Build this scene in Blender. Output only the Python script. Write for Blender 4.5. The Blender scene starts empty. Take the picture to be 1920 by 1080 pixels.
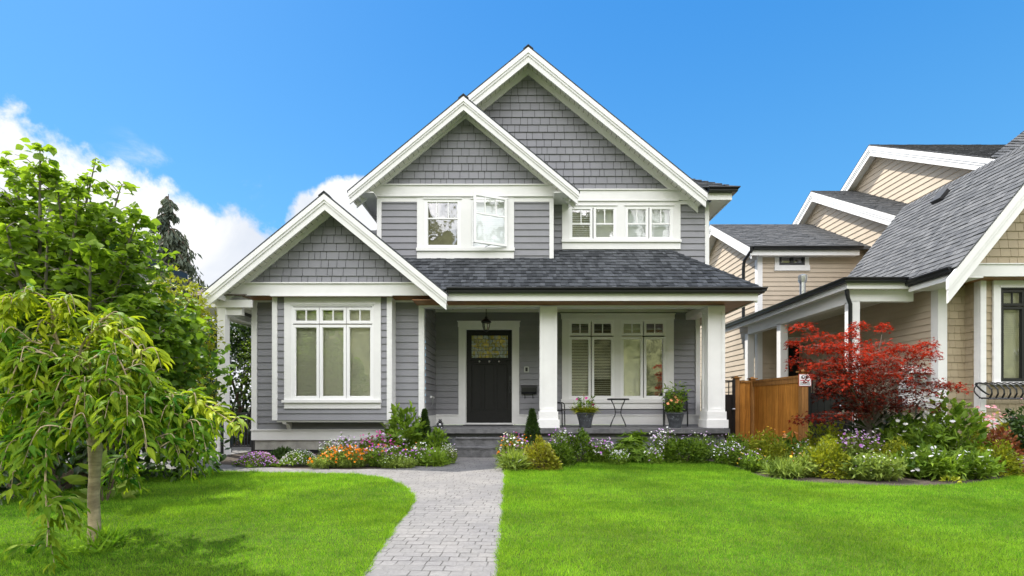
import bpy, bmesh, math, random
import numpy as np
from mathutils import Vector

scene = bpy.context.scene
C = scene.collection

# ------------------------------------------------------------------ camera
F, CX, HY, EYE = 915.0, 972.0, 762.0, 0.893      # focal length, vanishing point and horizon (1920 px frame), eye height
cam_d = bpy.data.cameras.new("camera")
cam = bpy.data.objects.new("camera", cam_d); C.objects.link(cam)
cam.location = (0, 0, EYE); cam.rotation_euler = (math.radians(90), 0, 0)
cam_d.sensor_width = 36.0; cam_d.lens = F / 1920 * 36
cam_d.shift_x = (960 - CX) / 1920; cam_d.shift_y = (HY - 540) / 1920
cam_d.clip_start = 0.05; cam_d.clip_end = 2000
scene.camera = cam
scene.view_settings.view_transform = 'Standard'; scene.view_settings.look = 'None'
scene.view_settings.exposure = 1.44; scene.view_settings.gamma = 1.0
scene.cycles.transparent_max_bounces = 16
scene.cycles.max_bounces = 6

# ------------------------------------------------------------------ sun and sky
SUN = Vector((-0.55, 0.42, 1.0)).normalized()      # towards the sun: behind the house, to the left
elev = math.asin(SUN.z); azim = math.atan2(SUN.x, SUN.y)
sd = bpy.data.lights.new("sun", 'SUN'); sd.energy = 2.7; sd.angle = math.radians(0.55); sd.color = (1.0, 0.95, 0.86)
so = bpy.data.objects.new("sun", sd); C.objects.link(so); so.location = (-20, 20, 40)
so.rotation_euler = SUN.to_track_quat('Z', 'Y').to_euler()

world = bpy.data.worlds.new("World"); scene.world = world; world.use_nodes = True

class NT:
    """small helper to write node trees"""
    def __init__(s, tree):
        s.t = tree; s.n = tree.nodes; s.l = tree.links
    def add(s, typ, **kw):
        n = s.n.new(typ)
        for k, v in kw.items(): setattr(n, k, v)
        return n
    def link(s, a, b): s.l.new(a, b)
    def put(s, sock, v):
        if isinstance(v, bpy.types.NodeSocket): s.l.new(v, sock)
        else: sock.default_value = v
    def m(s, op, a, b=None, c=None, clamp=False):
        n = s.add('ShaderNodeMath', operation=op, use_clamp=clamp)
        s.put(n.inputs[0], a)
        if b is not None: s.put(n.inputs[1], b)
        if c is not None: s.put(n.inputs[2], c)
        return n.outputs[0]
    def smooth(s, v, a, b):
        n = s.add('ShaderNodeMapRange', interpolation_type='SMOOTHSTEP')
        s.put(n.inputs[0], v); n.inputs[1].default_value = a; n.inputs[2].default_value = b
        return n.outputs[0]
    def mix(s, f, a, b, blend='MIX'):
        n = s.add('ShaderNodeMix', data_type='RGBA', blend_type=blend)
        s.put(n.inputs[0], f); s.put(n.inputs[6], c4(a)); s.put(n.inputs[7], c4(b))
        return n.outputs[2]
    def noise(s, vec, scale, detail=4, rough=0.55, dist=0.0, dim='3D'):
        n = s.add('ShaderNodeTexNoise', noise_dimensions=dim)
        if vec is not None: s.link(vec, n.inputs['Vector'])
        n.inputs['Scale'].default_value = scale; n.inputs['Detail'].default_value = detail
        n.inputs['Roughness'].default_value = rough; n.inputs['Distortion'].default_value = dist
        return n.outputs['Fac']
def c4(v):
    if isinstance(v, bpy.types.NodeSocket): return v
    return (v[0], v[1], v[2], 1.0) if len(v) == 3 else v

w = NT(world.node_tree); w.n.clear()
out = w.add('ShaderNodeOutputWorld'); bg = w.add('ShaderNodeBackground')
sky = w.add('ShaderNodeTexSky', sky_type='NISHITA'); sky.sun_disc = False
sky.sun_elevation = elev; sky.sun_rotation = azim; sky.air_density = 1.0; sky.dust_density = 0.6; sky.ozone_density = 2.5
tc = w.add('ShaderNodeTexCoord'); vec = tc.outputs['Generated']
sp = w.add('ShaderNodeSeparateXYZ'); w.link(vec, sp.inputs[0])
dx, dy, dz = sp.outputs
ady = w.m('MAXIMUM', w.m('ABSOLUTE', dy), 0.02)
u = w.m('DIVIDE', dx, ady); v = w.m('DIVIDE', dz, ady)
front = w.smooth(dy, 0.02, 0.12)
n_big = w.noise(vec, 3.2, 8, 0.6, 0.3)
n_fine = w.noise(vec, 11.0, 8, 0.62, 0.2)
n_det = w.noise(vec, 34.0, 6, 0.6, 0.3)
wob = w.m('ADD', w.m('ADD', w.m('MULTIPLY', w.m('SUBTRACT', n_big, 0.5), 0.26), w.m('MULTIPLY', w.m('SUBTRACT', n_fine, 0.5), 0.20)), w.m('MULTIPLY', w.m('SUBTRACT', n_det, 0.5), 0.07))
# the big cumulus bank on the left: everything under a line falling to the right
line = w.m('SUBTRACT', 0.605, w.m('MULTIPLY', w.m('ADD', u, 1.062), 0.44))
d1 = w.m('ADD', w.m('SUBTRACT', line, v), wob)
m1 = w.m('MULTIPLY', w.smooth(d1, -0.012, 0.045), w.smooth(w.m('ADD', u, wob), -0.30, -0.42))
# the smaller puff beside the gable
du = w.m('ADD', u, 0.352); dv = w.m('SUBTRACT', v, 0.360)
r = w.m('SQRT', w.m('ADD', w.m('MULTIPLY', du, du), w.m('MULTIPLY', dv, dv)))
m2 = w.smooth(w.m('SUBTRACT', w.m('ADD', 0.122, w.m('MULTIPLY', wob, 0.35)), r), -0.003, 0.016)
# thin wisps
wisp_n = w.noise(vec, 6.0, 8, 0.65, 0.6)
du3 = w.m('ADD', u, 0.66); dv3 = w.m('SUBTRACT', v, 0.49)
r3 = w.m('SQRT', w.m('ADD', w.m('MULTIPLY', w.m('MULTIPLY', du3, du3), 0.5), w.m('MULTIPLY', w.m('MULTIPLY', dv3, dv3), 2.0)))
m3 = w.m('MULTIPLY', w.m('MULTIPLY', w.smooth(wisp_n, 0.53, 0.80), w.smooth(r3, 0.19, 0.05)), 0.75)
mask = w.m('MULTIPLY', w.m('MAXIMUM', w.m('MAXIMUM', m1, m2), m3), front)
skyg = w.mix(w.smooth(dz, 0.05, 0.75), (0.36, 1.28, 2.30), (0.050, 0.655, 1.90))
SKY_TINT = w.mix(0.80, w.mix(1.0, sky.outputs[0], (0.40, 0.60, 0.70), 'MULTIPLY'), skyg)
shade_n = w.noise(vec, 5.0, 6, 0.55, 0.4)
cl_col = w.mix(w.smooth(shade_n, 0.30, 0.58), (1.95, 2.08, 2.32), (2.75, 2.75, 2.75))
col = w.mix(mask, SKY_TINT, cl_col)
# unseen bright cloud added behind the viewer as fill light for the facade
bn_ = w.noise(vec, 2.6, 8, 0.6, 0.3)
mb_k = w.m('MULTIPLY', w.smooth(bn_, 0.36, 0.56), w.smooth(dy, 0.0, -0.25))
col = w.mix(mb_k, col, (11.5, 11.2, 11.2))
# the tree tops of the street behind the viewer, seen only mirrored in the windows
tn = w.noise(vec, 3.4, 9, 0.72, 0.5); tn2 = w.noise(vec, 30.0, 8, 0.8, 0.4)
tree_h = w.m('ADD', 0.36, w.m('ADD', w.m('MULTIPLY', w.m('SUBTRACT', tn, 0.5), 1.0), w.m('MULTIPLY', w.m('SUBTRACT', tn2, 0.5), 0.55)))
tm = w.m('MULTIPLY', w.smooth(w.m('SUBTRACT', tree_h, dz), -0.01, 0.03), w.smooth(dy, -0.25, -0.45))
tree_c = w.mix(w.smooth(tn2, 0.36, 0.66), (0.22, 0.26, 0.13), (1.7, 1.75, 0.85))
tree_c = w.mix(w.smooth(w.noise(vec, 18.0, 8, 0.75, 0.3), 0.60, 0.68), tree_c, (5.0, 5.2, 5.4))
col = w.mix(tm, col, tree_c)
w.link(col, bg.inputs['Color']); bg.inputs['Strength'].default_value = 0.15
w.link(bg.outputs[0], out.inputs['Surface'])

# ------------------------------------------------------------------ helpers
def P(px, py, D):
    """point seen at pixel (px, py) of the 1920 frame at depth D"""
    return Vector(((px - CX) * D / F, D, EYE - (py - HY) * D / F))
def XX(px, D): return (px - CX) * D / F
def ZZ(py, D): return EYE - (py - HY) * D / F
def G(px, py):
    D = EYE * F / (py - HY); return ((px - CX) * D / F, D)

ORIGIN = {}
def empty(name, loc, label, cat, group=None):
    o = bpy.data.objects.new(name, None); C.objects.link(o); o.location = loc; o.empty_display_size = 0.2
    o['label'] = label; o['category'] = cat
    if group: o['group'] = group
    ORIGIN[o.name] = Vector(loc)
    return o
def tag(o, label, cat, group=None):
    o['label'] = label; o['category'] = cat
    if group: o['group'] = group
    return o
def link_obj(name, me, mat, parent, org):
    o = bpy.data.objects.new(name, me); C.objects.link(o)
    if mat is not None: me.materials.append(mat)
    if parent is not None:
        o.parent = parent
    else:
        o.location = org
    ORIGIN[o.name] = Vector(org)
    return o

class MB:
    def __init__(s): s.v = []; s.f = []; s.t = []
    def face(s, pts, tint=0.5):
        b = len(s.v); s.v += [tuple(p) for p in pts]; s.f.append(tuple(range(b, b + len(pts)))); s.t.append(tint)
    def box(s, x0, x1, y0, y1, z0, z1, tint=0.5):
        if x0 > x1: x0, x1 = x1, x0
        if y0 > y1: y0, y1 = y1, y0
        if z0 > z1: z0, z1 = z1, z0
        b = len(s.v)
        s.v += [(x0,y0,z0),(x1,y0,z0),(x1,y1,z0),(x0,y1,z0),(x0,y0,z1),(x1,y0,z1),(x1,y1,z1),(x0,y1,z1)]
        for q in ((0,3,2,1),(4,5,6,7),(0,1,5,4),(1,2,6,5),(2,3,7,6),(3,0,4,7)):
            s.f.append(tuple(b + i for i in q)); s.t.append(tint)
        return s
    def prism(s, outline, fn, d0, d1, tint=0.5):
        """outline of (a, b) extruded between d0 and d1; fn(a, b, d) -> point"""
        n = len(outline); b = len(s.v)
        s.v += [tuple(fn(a, c, d0)) for a, c in outline] + [tuple(fn(a, c, d1)) for a, c in outline]
        s.f.append(tuple(b + i for i in range(n))); s.f.append(tuple(b + n + i for i in reversed(range(n)))); s.t += [tint, tint]
        for i in range(n):
            j = (i + 1) % n
            s.f.append((b + i, b + n + i, b + n + j, b + j)); s.t.append(tint)
        return s
    def xz(s, outline, y0, y1, tint=0.5): return s.prism(outline, lambda a, c, d: (a, d, c), y0, y1, tint)
    def yz(s, outline, x0, x1, tint=0.5): return s.prism(outline, lambda a, c, d: (d, a, c), x0, x1, tint)
    def xy(s, outline, z0, z1, tint=0.5): return s.prism(outline, lambda a, c, d: (a, c, d), z0, z1, tint)
    def tube(s, pts, rad, n=8, tint=0.5, cap=True):
        pts = [Vector(p) for p in pts]
        if not hasattr(rad, '__len__'): rad = [rad] * len(pts)
        rings = []; ref = None
        for i, p in enumerate(pts):
            t = (pts[min(i + 1, len(pts) - 1)] - pts[max(i - 1, 0)])
            if t.length < 1e-9: t = Vector((0, 0, 1))
            t.normalize()
            if ref is None: ref = Vector((1, 0, 0)) if abs(t.x) < 0.8 else Vector((0, 1, 0))
            a = (ref - t * ref.dot(t)).normalized(); bb = t.cross(a); ref = a
            b0 = len(s.v)
            for k in range(n):
                ang = 2 * math.pi * k / n
                s.v.append(tuple(p + (a * math.cos(ang) + bb * math.sin(ang)) * rad[i]))
            rings.append(b0)
        for i in range(len(rings) - 1):
            for k in range(n):
                k2 = (k + 1) % n
                s.f.append((rings[i] + k, rings[i] + k2, rings[i + 1] + k2, rings[i + 1] + k)); s.t.append(tint)
        if cap:
            s.f.append(tuple(rings[0] + k for k in reversed(range(n)))); s.f.append(tuple(rings[-1] + k for k in range(n))); s.t += [tint, tint]
        return s
    def lathe(s, prof, c=(0, 0, 0), n=24, tint=0.5, sx=1.0, sy=1.0):
        rings = []
        for r_, z in prof:
            b = len(s.v)
            for k in range(n):
                a = 2 * math.pi * k / n
                s.v.append((c[0] + sx * r_ * math.cos(a), c[1] + sy * r_ * math.sin(a), c[2] + z))
            rings.append(b)
        for i in range(len(rings) - 1):
            for k in range(n):
                k2 = (k + 1) % n
                s.f.append((rings[i] + k, rings[i] + k2, rings[i + 1] + k2, rings[i + 1] + k)); s.t.append(tint)
        s.f.append(tuple(rings[0] + k for k in reversed(range(n)))); s.f.append(tuple(rings[-1] + k for k in range(n))); s.t += [tint, tint]
        return s
    def ball(s, c, r, n=12, m=8, sz=1.0, sx=1.0, sy=1.0):
        prof = [(max(1e-4, r * math.sin(math.pi * i / m)), -r * sz * math.cos(math.pi * i / m)) for i in range(m + 1)]
        return s.lathe(prof, c, n, 0.5, sx, sy)
    def build(s, name, mat, parent=None, smooth=False, org=None):
        if parent is not None: org = ORIGIN[parent.name]
        elif org is None: org = Vector((0, 0, 0))
        else: org = Vector(org)
        me = bpy.data.meshes.new(name)
        me.from_pydata([(a - org.x, b - org.y, c - org.z) for a, b, c in s.v], [], s.f)
        at = me.attributes.new('tint', 'FLOAT', 'FACE'); at.data.foreach_set('value', s.t)
        if smooth:
            me.polygons.foreach_set('use_smooth', [True] * len(me.polygons))
            try: me.set_sharp_from_angle(angle=math.radians(38))
            except Exception: pass
        me.update()
        return link_obj(name, me, mat, parent, org)

def np_mesh(name, verts, tris, tint, mat, parent=None, org=(0, 0, 0), smooth=False):
    """fast mesh from arrays; tint is per vertex"""
    if parent is not None: org = ORIGIN[parent.name]
    verts = np.asarray(verts, np.float32) - np.array(org, np.float32)
    tris = np.asarray(tris, np.int32)
    me = bpy.data.meshes.new(name); nv, nt = len(verts), len(tris)
    me.vertices.add(nv); me.vertices.foreach_set('co', verts.ravel())
    me.loops.add(nt * 3); me.loops.foreach_set('vertex_index', tris.ravel())
    me.polygons.add(nt); me.polygons.foreach_set('loop_start', np.arange(0, nt * 3, 3, dtype=np.int32))
    try: me.polygons.foreach_set('loop_total', np.full(nt, 3, np.int32))
    except Exception: pass
    at = me.attributes.new('tint', 'FLOAT', 'POINT'); at.data.foreach_set('value', np.asarray(tint, np.float32))
    if smooth: me.polygons.foreach_set('use_smooth', np.ones(nt, bool))
    me.update(calc_edges=True); me.validate()
    return link_obj(name, me, mat, parent, Vector(org))

def interval(poly, z):
    """a-extent of a convex outline at height z"""
    xs = []; n = len(poly)
    for i in range(n):
        (a0, z0), (a1, z1) = poly[i], poly[(i + 1) % n]
        if abs(z0 - z) < 1e-9: xs.append(a0)
        if (z0 - z) * (z1 - z) < 0: xs.append(a0 + (a1 - a0) * (z - z0) / (z1 - z0))
    return (min(xs), max(xs)) if xs else None

RNG = random.Random(7)
def courses(mb, poly, fn, exp, t=0.019, z_start=None, tabs=None, holes=(), tint=(0.5, 0.5), gap=0.006, tvar=0.0, irregular=0.0):
    """rows of lap boards (tabs None) or of single shingles over a convex outline; fn(a, z, n) -> point"""
    zlo = min(p[1] for p in poly); zhi = max(p[1] for p in poly)
    z = zlo if z_start is None else z_start
    while z + exp < zlo: z += exp
    while z < zhi - 1e-4:
        a, b = max(z, zlo), min(z + exp, zhi)
        cuts = [a, b]
        for h in holes:
            for q in (h[2], h[3]):
                if a + 1e-4 < q < b - 1e-4: cuts.append(q)
        cuts.sort()
        rt = RNG.uniform(*tint)
        for a_, b_ in zip(cuts[:-1], cuts[1:]):
            if b_ - a_ < 1e-4: continue
            lo = interval(poly, a_ + 1e-5); hi = interval(poly, b_ - 1e-5)
            if not lo or not hi: continue
            def nn(q): return 0.002 + t * (1 - (q - z) / exp)
            if tabs is None:
                segs = [(min(lo[0], hi[0]), max(lo[1], hi[1]))]
                for h in holes:
                    if h[3] > a_ + 1e-5 and h[2] < b_ - 1e-5:
                        ns = []
                        for s0, s1 in segs:
                            if h[0] > s0: ns.append((s0, min(s1, h[0])))
                            if h[1] < s1: ns.append((max(s0, h[1]), s1))
                        segs = [q for q in ns if q[1] - q[0] > 1e-4]
                for s0, s1 in segs:
                    cl = lambda x, iv: min(max(x, iv[0]), iv[1])
                    q = [(cl(s0, lo), a_, nn(a_)), (cl(s1, lo), a_, nn(a_)), (cl(s1, hi), b_, nn(b_)), (cl(s0, hi), b_, nn(b_))]
                    mb.face([fn(*p) for p in q], rt)
                    if a_ == cuts[0]:
                        mb.face([fn(q[0][0], a_, 0.0), fn(q[1][0], a_, 0.0), fn(*q[1]), fn(*q[0])], rt)
            else:
                s0 = min(lo[0], hi[0]) - RNG.uniform(0, tabs[1]); s1 = max(lo[1], hi[1])
                while s0 < s1:
                    wd = RNG.uniform(*tabs); e = s0 + wd - gap
                    cl = lambda x, iv: min(max(x, iv[0]), iv[1])
                    l0, l1, h0, h1 = cl(s0, lo), cl(e, lo), cl(s0, hi), cl(e, hi)
                    if l1 - l0 > 1e-4 or h1 - h0 > 1e-4:
                        tt = RNG.uniform(*tint); k = RNG.uniform(0, tvar); dz_ = RNG.uniform(-irregular, irregular) if a_ > zlo + .02 else 0
                        al = a_ + dz_
                        mb.face([fn(l0, al, nn(a_) + k), fn(l1, al, nn(a_) + k), fn(h1, b_, nn(b_) + k), fn(h0, b_, nn(b_) + k)], tt)
                        mb.face([fn(l0, al, 0), fn(l1, al, 0), fn(l1, al, nn(a_) + k), fn(l0, al, nn(a_) + k)], tt)
                        mb.face([fn(l0, al, 0), fn(l0, al, nn(a_) + k), fn(h0, b_, nn(b_) + k), fn(h0, b_, 0)], tt)
                        mb.face([fn(l1, al, nn(a_) + k), fn(l1, al, 0), fn(h1, b_, 0), fn(h1, b_, nn(b_) + k)], tt)
                    s0 += wd
        z += exp

def front_fn(y): return lambda a, z, n: (a, y - n, z)
def left_fn(x): return lambda a, z, n: (x - n, a, z)      # wall that looks towards -X; a runs along Y
def right_fn(x): return lambda a, z, n: (x + n, a, z)

# ------------------------------------------------------------------ materials
MAT = {}
def material(name, base, rough=0.6, var=0.0, nscale=6.0, bump=0.0, bscale=40.0, tint=0.0, dark=None, spec=0.5, metal=0.0, trans=0.0, grain=None, weather=0.0):
    """painted / natural surface; tint: how far the per-face or per-leaf attribute shifts from `base` to `dark`"""
    m = bpy.data.materials.new(name); m.use_nodes = True; t = NT(m.node_tree); t.n.clear()
    o = t.add('ShaderNodeOutputMaterial'); b = t.add('ShaderNodeBsdfPrincipled')
    geo = t.add('ShaderNodeNewGeometry'); pos = geo.outputs['Position']
    colr = c4(base)
    if tint:
        a = t.add('ShaderNodeAttribute', attribute_name='tint')
        colr = t.mix(a.outputs['Fac'], dark, base)
    if var:
        f = t.noise(pos, nscale, 6, 0.6)
        lo = tuple(1 - var for _ in range(3)); hi = tuple(1 + var for _ in range(3))
        colr = t.mix(1.0, colr, t.mix(t.smooth(f, 0.3, 0.7), lo, hi), 'MULTIPLY')
    if weather:
        mp = t.add('ShaderNodeMapping'); mp.inputs['Scale'].default_value = (9, 9, 0.8); t.link(pos, mp.inputs['Vector'])
        f = t.noise(mp.outputs[0], 1.0, 8, 0.7)
        colr = t.mix(t.m('MULTIPLY', t.smooth(f, 0.52, 0.8), weather), colr, tuple(c * 0.62 for c in base[:3]))
    if grain:
        mp = t.add('ShaderNodeMapping'); mp.inputs['Scale'].default_value = grain; t.link(pos, mp.inputs['Vector'])
        f = t.noise(mp.outputs[0], 1.0, 6, 0.65, 0.6)
        colr = t.mix(t.smooth(f, 0.25, 0.75), t.mix(1.0, colr, (0.62, 0.60, 0.58), 'MULTIPLY'), t.mix(1.0, colr, (1.2, 1.2, 1.2), 'MULTIPLY'))
    t.put(b.inputs['Base Color'], colr)
    b.inputs['Roughness'].default_value = rough; b.inputs['Metallic'].default_value = metal
    b.inputs['Specular IOR Level'].default_value = spec
    if bump:
        bn = t.add('ShaderNodeBump'); bn.inputs['Strength'].default_value = bump; bn.inputs['Distance'].default_value = 0.01
        t.link(t.noise(pos, bscale, 6, 0.65), bn.inputs['Height']); t.link(bn.outputs[0], b.inputs['Normal'])
    if trans:
        tr = t.add('ShaderNodeBsdfTranslucent')
        t.put(tr.inputs['Color'], t.mix(1.0, colr, (1.5, 1.45, 0.7), 'MULTIPLY'))
        mx = t.add('ShaderNodeMixShader'); mx.inputs[0].default_value = trans
        t.link(b.outputs[0], mx.inputs[1]); t.link(tr.outputs[0], mx.inputs[2]); t.link(mx.outputs[0], o.inputs['Surface'])
    else:
        t.link(b.outputs[0], o.inputs['Surface'])
    MAT[name] = m
    return m

material('white_paint', (0.775, 0.772, 0.765), 0.45, 0.03, 3.0, 0.05, 60, weather=0.06)
material('window_vinyl', (0.84, 0.84, 0.84), 0.35)
material('grey_siding', (0.244, 0.245, 0.266), 0.55, 0.06, 2.0, 0.10, 90, tint=1, dark=(0.214, 0.216, 0.236), weather=0.12)
material('grey_shingle', (0.232, 0.234, 0.258), 0.6, 0.05, 2.0, 0.12, 80, tint=1, dark=(0.188, 0.190, 0.212), weather=0.10)
material('joint_shade', (0.075, 0.075, 0.082), 0.9)  # dark sheet, its colour stands for the shade in the gable shingle gaps
material('roof_dark', (0.103, 0.110, 0.120), 0.9, 0.25, 60, 0.5, 160, tint=1, dark=(0.028, 0.031, 0.035), spec=0.2)
material('roof_grey', (0.140, 0.143, 0.149), 0.9, 0.20, 60, 0.5, 160, tint=1, dark=(0.080, 0.084, 0.091), spec=0.2)
material('roof_brown', (0.20, 0.165, 0.13), 0.9, 0.3, 30, 0.5, 120, tint=1, dark=(0.07, 0.055, 0.045), spec=0.2)
material('black_metal', (0.012, 0.013, 0.015), 0.32, 0.1, 8.0)
material('matte_black', (0.016, 0.016, 0.017), 0.5, 0.1, 10.0)
material('door_black', (0.013, 0.013, 0.013), 0.45, 0.1, 10.0, spec=0.25)
material('cedar_soffit', (0.30, 0.135, 0.045), 0.5, 0.15, 4, grain=(2, 30, 2))
material('cedar_fence', (0.56, 0.245, 0.045), 0.6, 0.12, 3, 0.15, 60, tint=1, dark=(0.42, 0.170, 0.030), grain=(26, 26, 1.6), spec=0.2)
material('cedar_post', (0.34, 0.165, 0.05), 0.65, 0.12, 3, 0.15, 60, grain=(26, 26, 1.6), spec=0.2)
material('concrete', (0.36, 0.35, 0.32), 0.85, 0.2, 5.0, 0.3, 60, weather=0.4)
material('slab_grey', (0.115, 0.115, 0.118), 0.8, 0.3, 7.0, 0.6, 30)
material('skirt_grey', (0.16, 0.17, 0.185), 0.6, 0.08, 4.0)
material('beige_siding', (0.52, 0.438, 0.335), 0.6, 0.05, 2.0, 0.08, 90, tint=1, dark=(0.485, 0.405, 0.31))
material('beige_shingle', (0.40, 0.33, 0.22), 0.65, 0.06, 2.0, 0.10, 80, tint=1, dark=(0.335, 0.27, 0.18))
material('interior', (0.06, 0.055, 0.045), 0.9)
material('interior_tan', (0.26, 0.235, 0.18), 0.9)
material('blind_tan', (0.86, 0.83, 0.68), 0.6)
material('blind_white', (0.88, 0.90, 0.93), 0.6)
material('galvanised', (0.62, 0.63, 0.64), 0.28, 0.1, 10, metal=1.0)
material('grey_plastic', (0.30, 0.33, 0.34), 0.45)
material('pot_glaze', (0.055, 0.060, 0.068), 0.28, 0.35, 14, 0.1, 30)
material('pot_ornament', (0.20, 0.22, 0.24), 0.4, 0.2, 20)
material('knob_silver', (0.75, 0.74, 0.70), 0.3, metal=0.6)
material('silver_trim', (0.48, 0.49, 0.50), 0.35, metal=0.8)
material('mesh_fabric', (0.035, 0.036, 0.040), 0.75)
material('rubber_mat', (0.035, 0.035, 0.037), 0.9, 0.2, 50, 0.4, 120)
material('sign_white', (0.80, 0.80, 0.80), 0.5)
material('sign_red', (0.62, 0.03, 0.05), 0.5)
material('sign_ink', (0.02, 0.02, 0.022), 0.5)
material('soil', (0.050, 0.036, 0.025), 0.95, 0.4, 25, 0.9, 45)
material('stone', (0.27, 0.27, 0.27), 0.85, 0.25, 6, 0.6, 20)
material('lawn_base', (0.060, 0.100, 0.010), 0.95, 0.35, 12, 0.5, 60, spec=0.1)
material('ground', (0.10, 0.11, 0.06), 0.95, 0.3, 1.0)
material('asphalt', (0.05, 0.05, 0.052), 0.9, 0.2, 20, 0.3, 90)
# foliage
material('grass_blade', (0.285, 0.460, 0.034), 0.6, 0.28, 1.1, tint=1, dark=(0.072, 0.205, 0.014), trans=0.40, spec=0.08)
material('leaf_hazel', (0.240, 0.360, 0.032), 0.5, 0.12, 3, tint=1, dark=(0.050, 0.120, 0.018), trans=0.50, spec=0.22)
material('leaf_cherry', (0.430, 0.490, 0.026), 0.6, 0.10, 3, tint=1, dark=(0.040, 0.150, 0.010), trans=0.40, spec=0.14)
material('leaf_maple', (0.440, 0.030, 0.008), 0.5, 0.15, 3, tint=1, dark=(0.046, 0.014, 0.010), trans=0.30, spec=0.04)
material('leaf_dark', (0.062, 0.115, 0.020), 0.35, 0.2, 2.0, tint=1, dark=(0.013, 0.032, 0.007), trans=0.25, spec=0.5)
material('leaf_mid', (0.250, 0.375, 0.040), 0.5, 0.15, 4, tint=1, dark=(0.052, 0.115, 0.014), trans=0.32, spec=0.2)
material('leaf_box', (0.165, 0.260, 0.022), 0.5, 0.15, 4, tint=1, dark=(0.036, 0.080, 0.009), trans=0.25, spec=0.2)
material('leaf_yellow', (0.370, 0.390, 0.026), 0.5, 0.15, 4, tint=1, dark=(0.100, 0.145, 0.014), trans=0.32, spec=0.2)
material('leaf_bronze', (0.330, 0.370, 0.030), 0.5, 0.15, 5, tint=1, dark=(0.130, 0.095, 0.018), trans=0.28, spec=0.2)
material('leaf_rust', (0.300, 0.095, 0.030), 0.5, 0.2, 5, tint=1, dark=(0.130, 0.035, 0.018), trans=0.2, spec=0.3)
material('leaf_grey_green', (0.300, 0.385, 0.075), 0.55, 0.15, 4, tint=1, dark=(0.085, 0.145, 0.025), trans=0.3, spec=0.15)
material('leaf_conifer', (0.060, 0.110, 0.018), 0.6, 0.15, 5, tint=1, dark=(0.018, 0.042, 0.008), trans=0.15, spec=0.3)
material('leaf_fir', (0.170, 0.195, 0.140), 0.7, 0.2, 0.8, tint=1, dark=(0.066, 0.085, 0.066), trans=0.15, spec=0.1)
material('bark_cherry', (0.46, 0.36, 0.23), 0.8, 0.25, 14, 0.8, 35, grain=(5, 5, 30))
material('bark_brown', (0.105, 0.075, 0.050), 0.9, 0.3, 12, 0.6, 50)
material('bark_grey', (0.17, 0.15, 0.125), 0.85, 0.25, 10, 0.5, 50)
material('stem_green', (0.120, 0.165, 0.045), 0.7)
for nm, a, b in (('petal_white', (0.82, 0.82, 0.80), (0.62, 0.60, 0.64)), ('petal_lilac', (0.58, 0.24, 0.66), (0.38, 0.10, 0.50)),
                 ('petal_pale_lilac', (0.70, 0.52, 0.78), (0.52, 0.32, 0.64)), ('petal_magenta', (0.60, 0.10, 0.34), (0.36, 0.03, 0.22)),
                 ('petal_orange', (0.90, 0.30, 0.012), (0.80, 0.16, 0.008)), ('petal_peach', (0.85, 0.42, 0.20), (0.80, 0.28, 0.16)),
                 ('petal_pink', (0.66, 0.36, 0.41), (0.56, 0.20, 0.27)), ('petal_yellow', (0.82, 0.60, 0.04), (0.70, 0.42, 0.03)),
                 ('petal_violet', (0.42, 0.26, 0.62), (0.24, 0.12, 0.42))):
    material(nm, a, 0.6, 0.06, 8, tint=1, dark=b, trans=0.25, spec=0.2)

def soffit_material(name, axis, period, base=(0.74, 0.73, 0.66)):
    m = bpy.data.materials.new(name); m.use_nodes = True; t = NT(m.node_tree); b = t.n['Principled BSDF']
    geo = t.add('ShaderNodeNewGeometry'); s = t.add('ShaderNodeSeparateXYZ'); t.link(geo.outputs['Position'], s.inputs[0])
    f = t.m('FRACT', t.m('DIVIDE', s.outputs[axis], period))
    t.put(b.inputs['Base Color'], t.mix(t.m('LESS_THAN', f, 0.10), base, tuple(c * 0.42 for c in base)))
    b.inputs['Roughness'].default_value = 0.6
    MAT[name] = m
soffit_material('soffit_white', 0, 0.095)

def glass_material(name, refl=0.14, tintc=(0.92, 0.95, 0.93), rough=0.0, wob=0.25):
    m = bpy.data.materials.new(name); m.use_nodes = True; t = NT(m.node_tree); t.n.clear()
    o = t.add('ShaderNodeOutputMaterial'); tr = t.add('ShaderNodeBsdfTransparent'); tr.inputs[0].default_value = (*tintc, 1)
    gl = t.add('ShaderNodeBsdfGlossy'); gl.inputs['Roughness'].default_value = rough; gl.inputs['Color'].default_value = (1, 1, 1, 1)
    geo = t.add('ShaderNodeNewGeometry')
    bn = t.add('ShaderNodeBump'); bn.inputs['Strength'].default_value = wob; bn.inputs['Distance'].default_value = 0.02
    t.link(t.noise(geo.outputs['Position'], 2.2, 2, 0.4), bn.inputs['Height']); t.link(bn.outputs[0], gl.inputs['Normal'])
    lw = t.add('ShaderNodeLayerWeight'); lw.inputs['Blend'].default_value = 0.35
    fac = t.m('ADD', refl, t.m('MULTIPLY', lw.outputs['Fresnel'], 0.75), clamp=True)
    mx = t.add('ShaderNodeMixShader'); t.link(fac, mx.inputs[0]); t.link(tr.outputs[0], mx.inputs[1]); t.link(gl.outputs[0], mx.inputs[2])
    t.link(mx.outputs[0], o.inputs['Surface']); MAT[name] = m
glass_material('glass', 0.06)
glass_material('glass_mirror', 0.20)
glass_material('glass_strong', 0.34, wob=0.08)
glass_material('glass_lantern', 0.06, (0.85, 0.85, 0.8))

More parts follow.
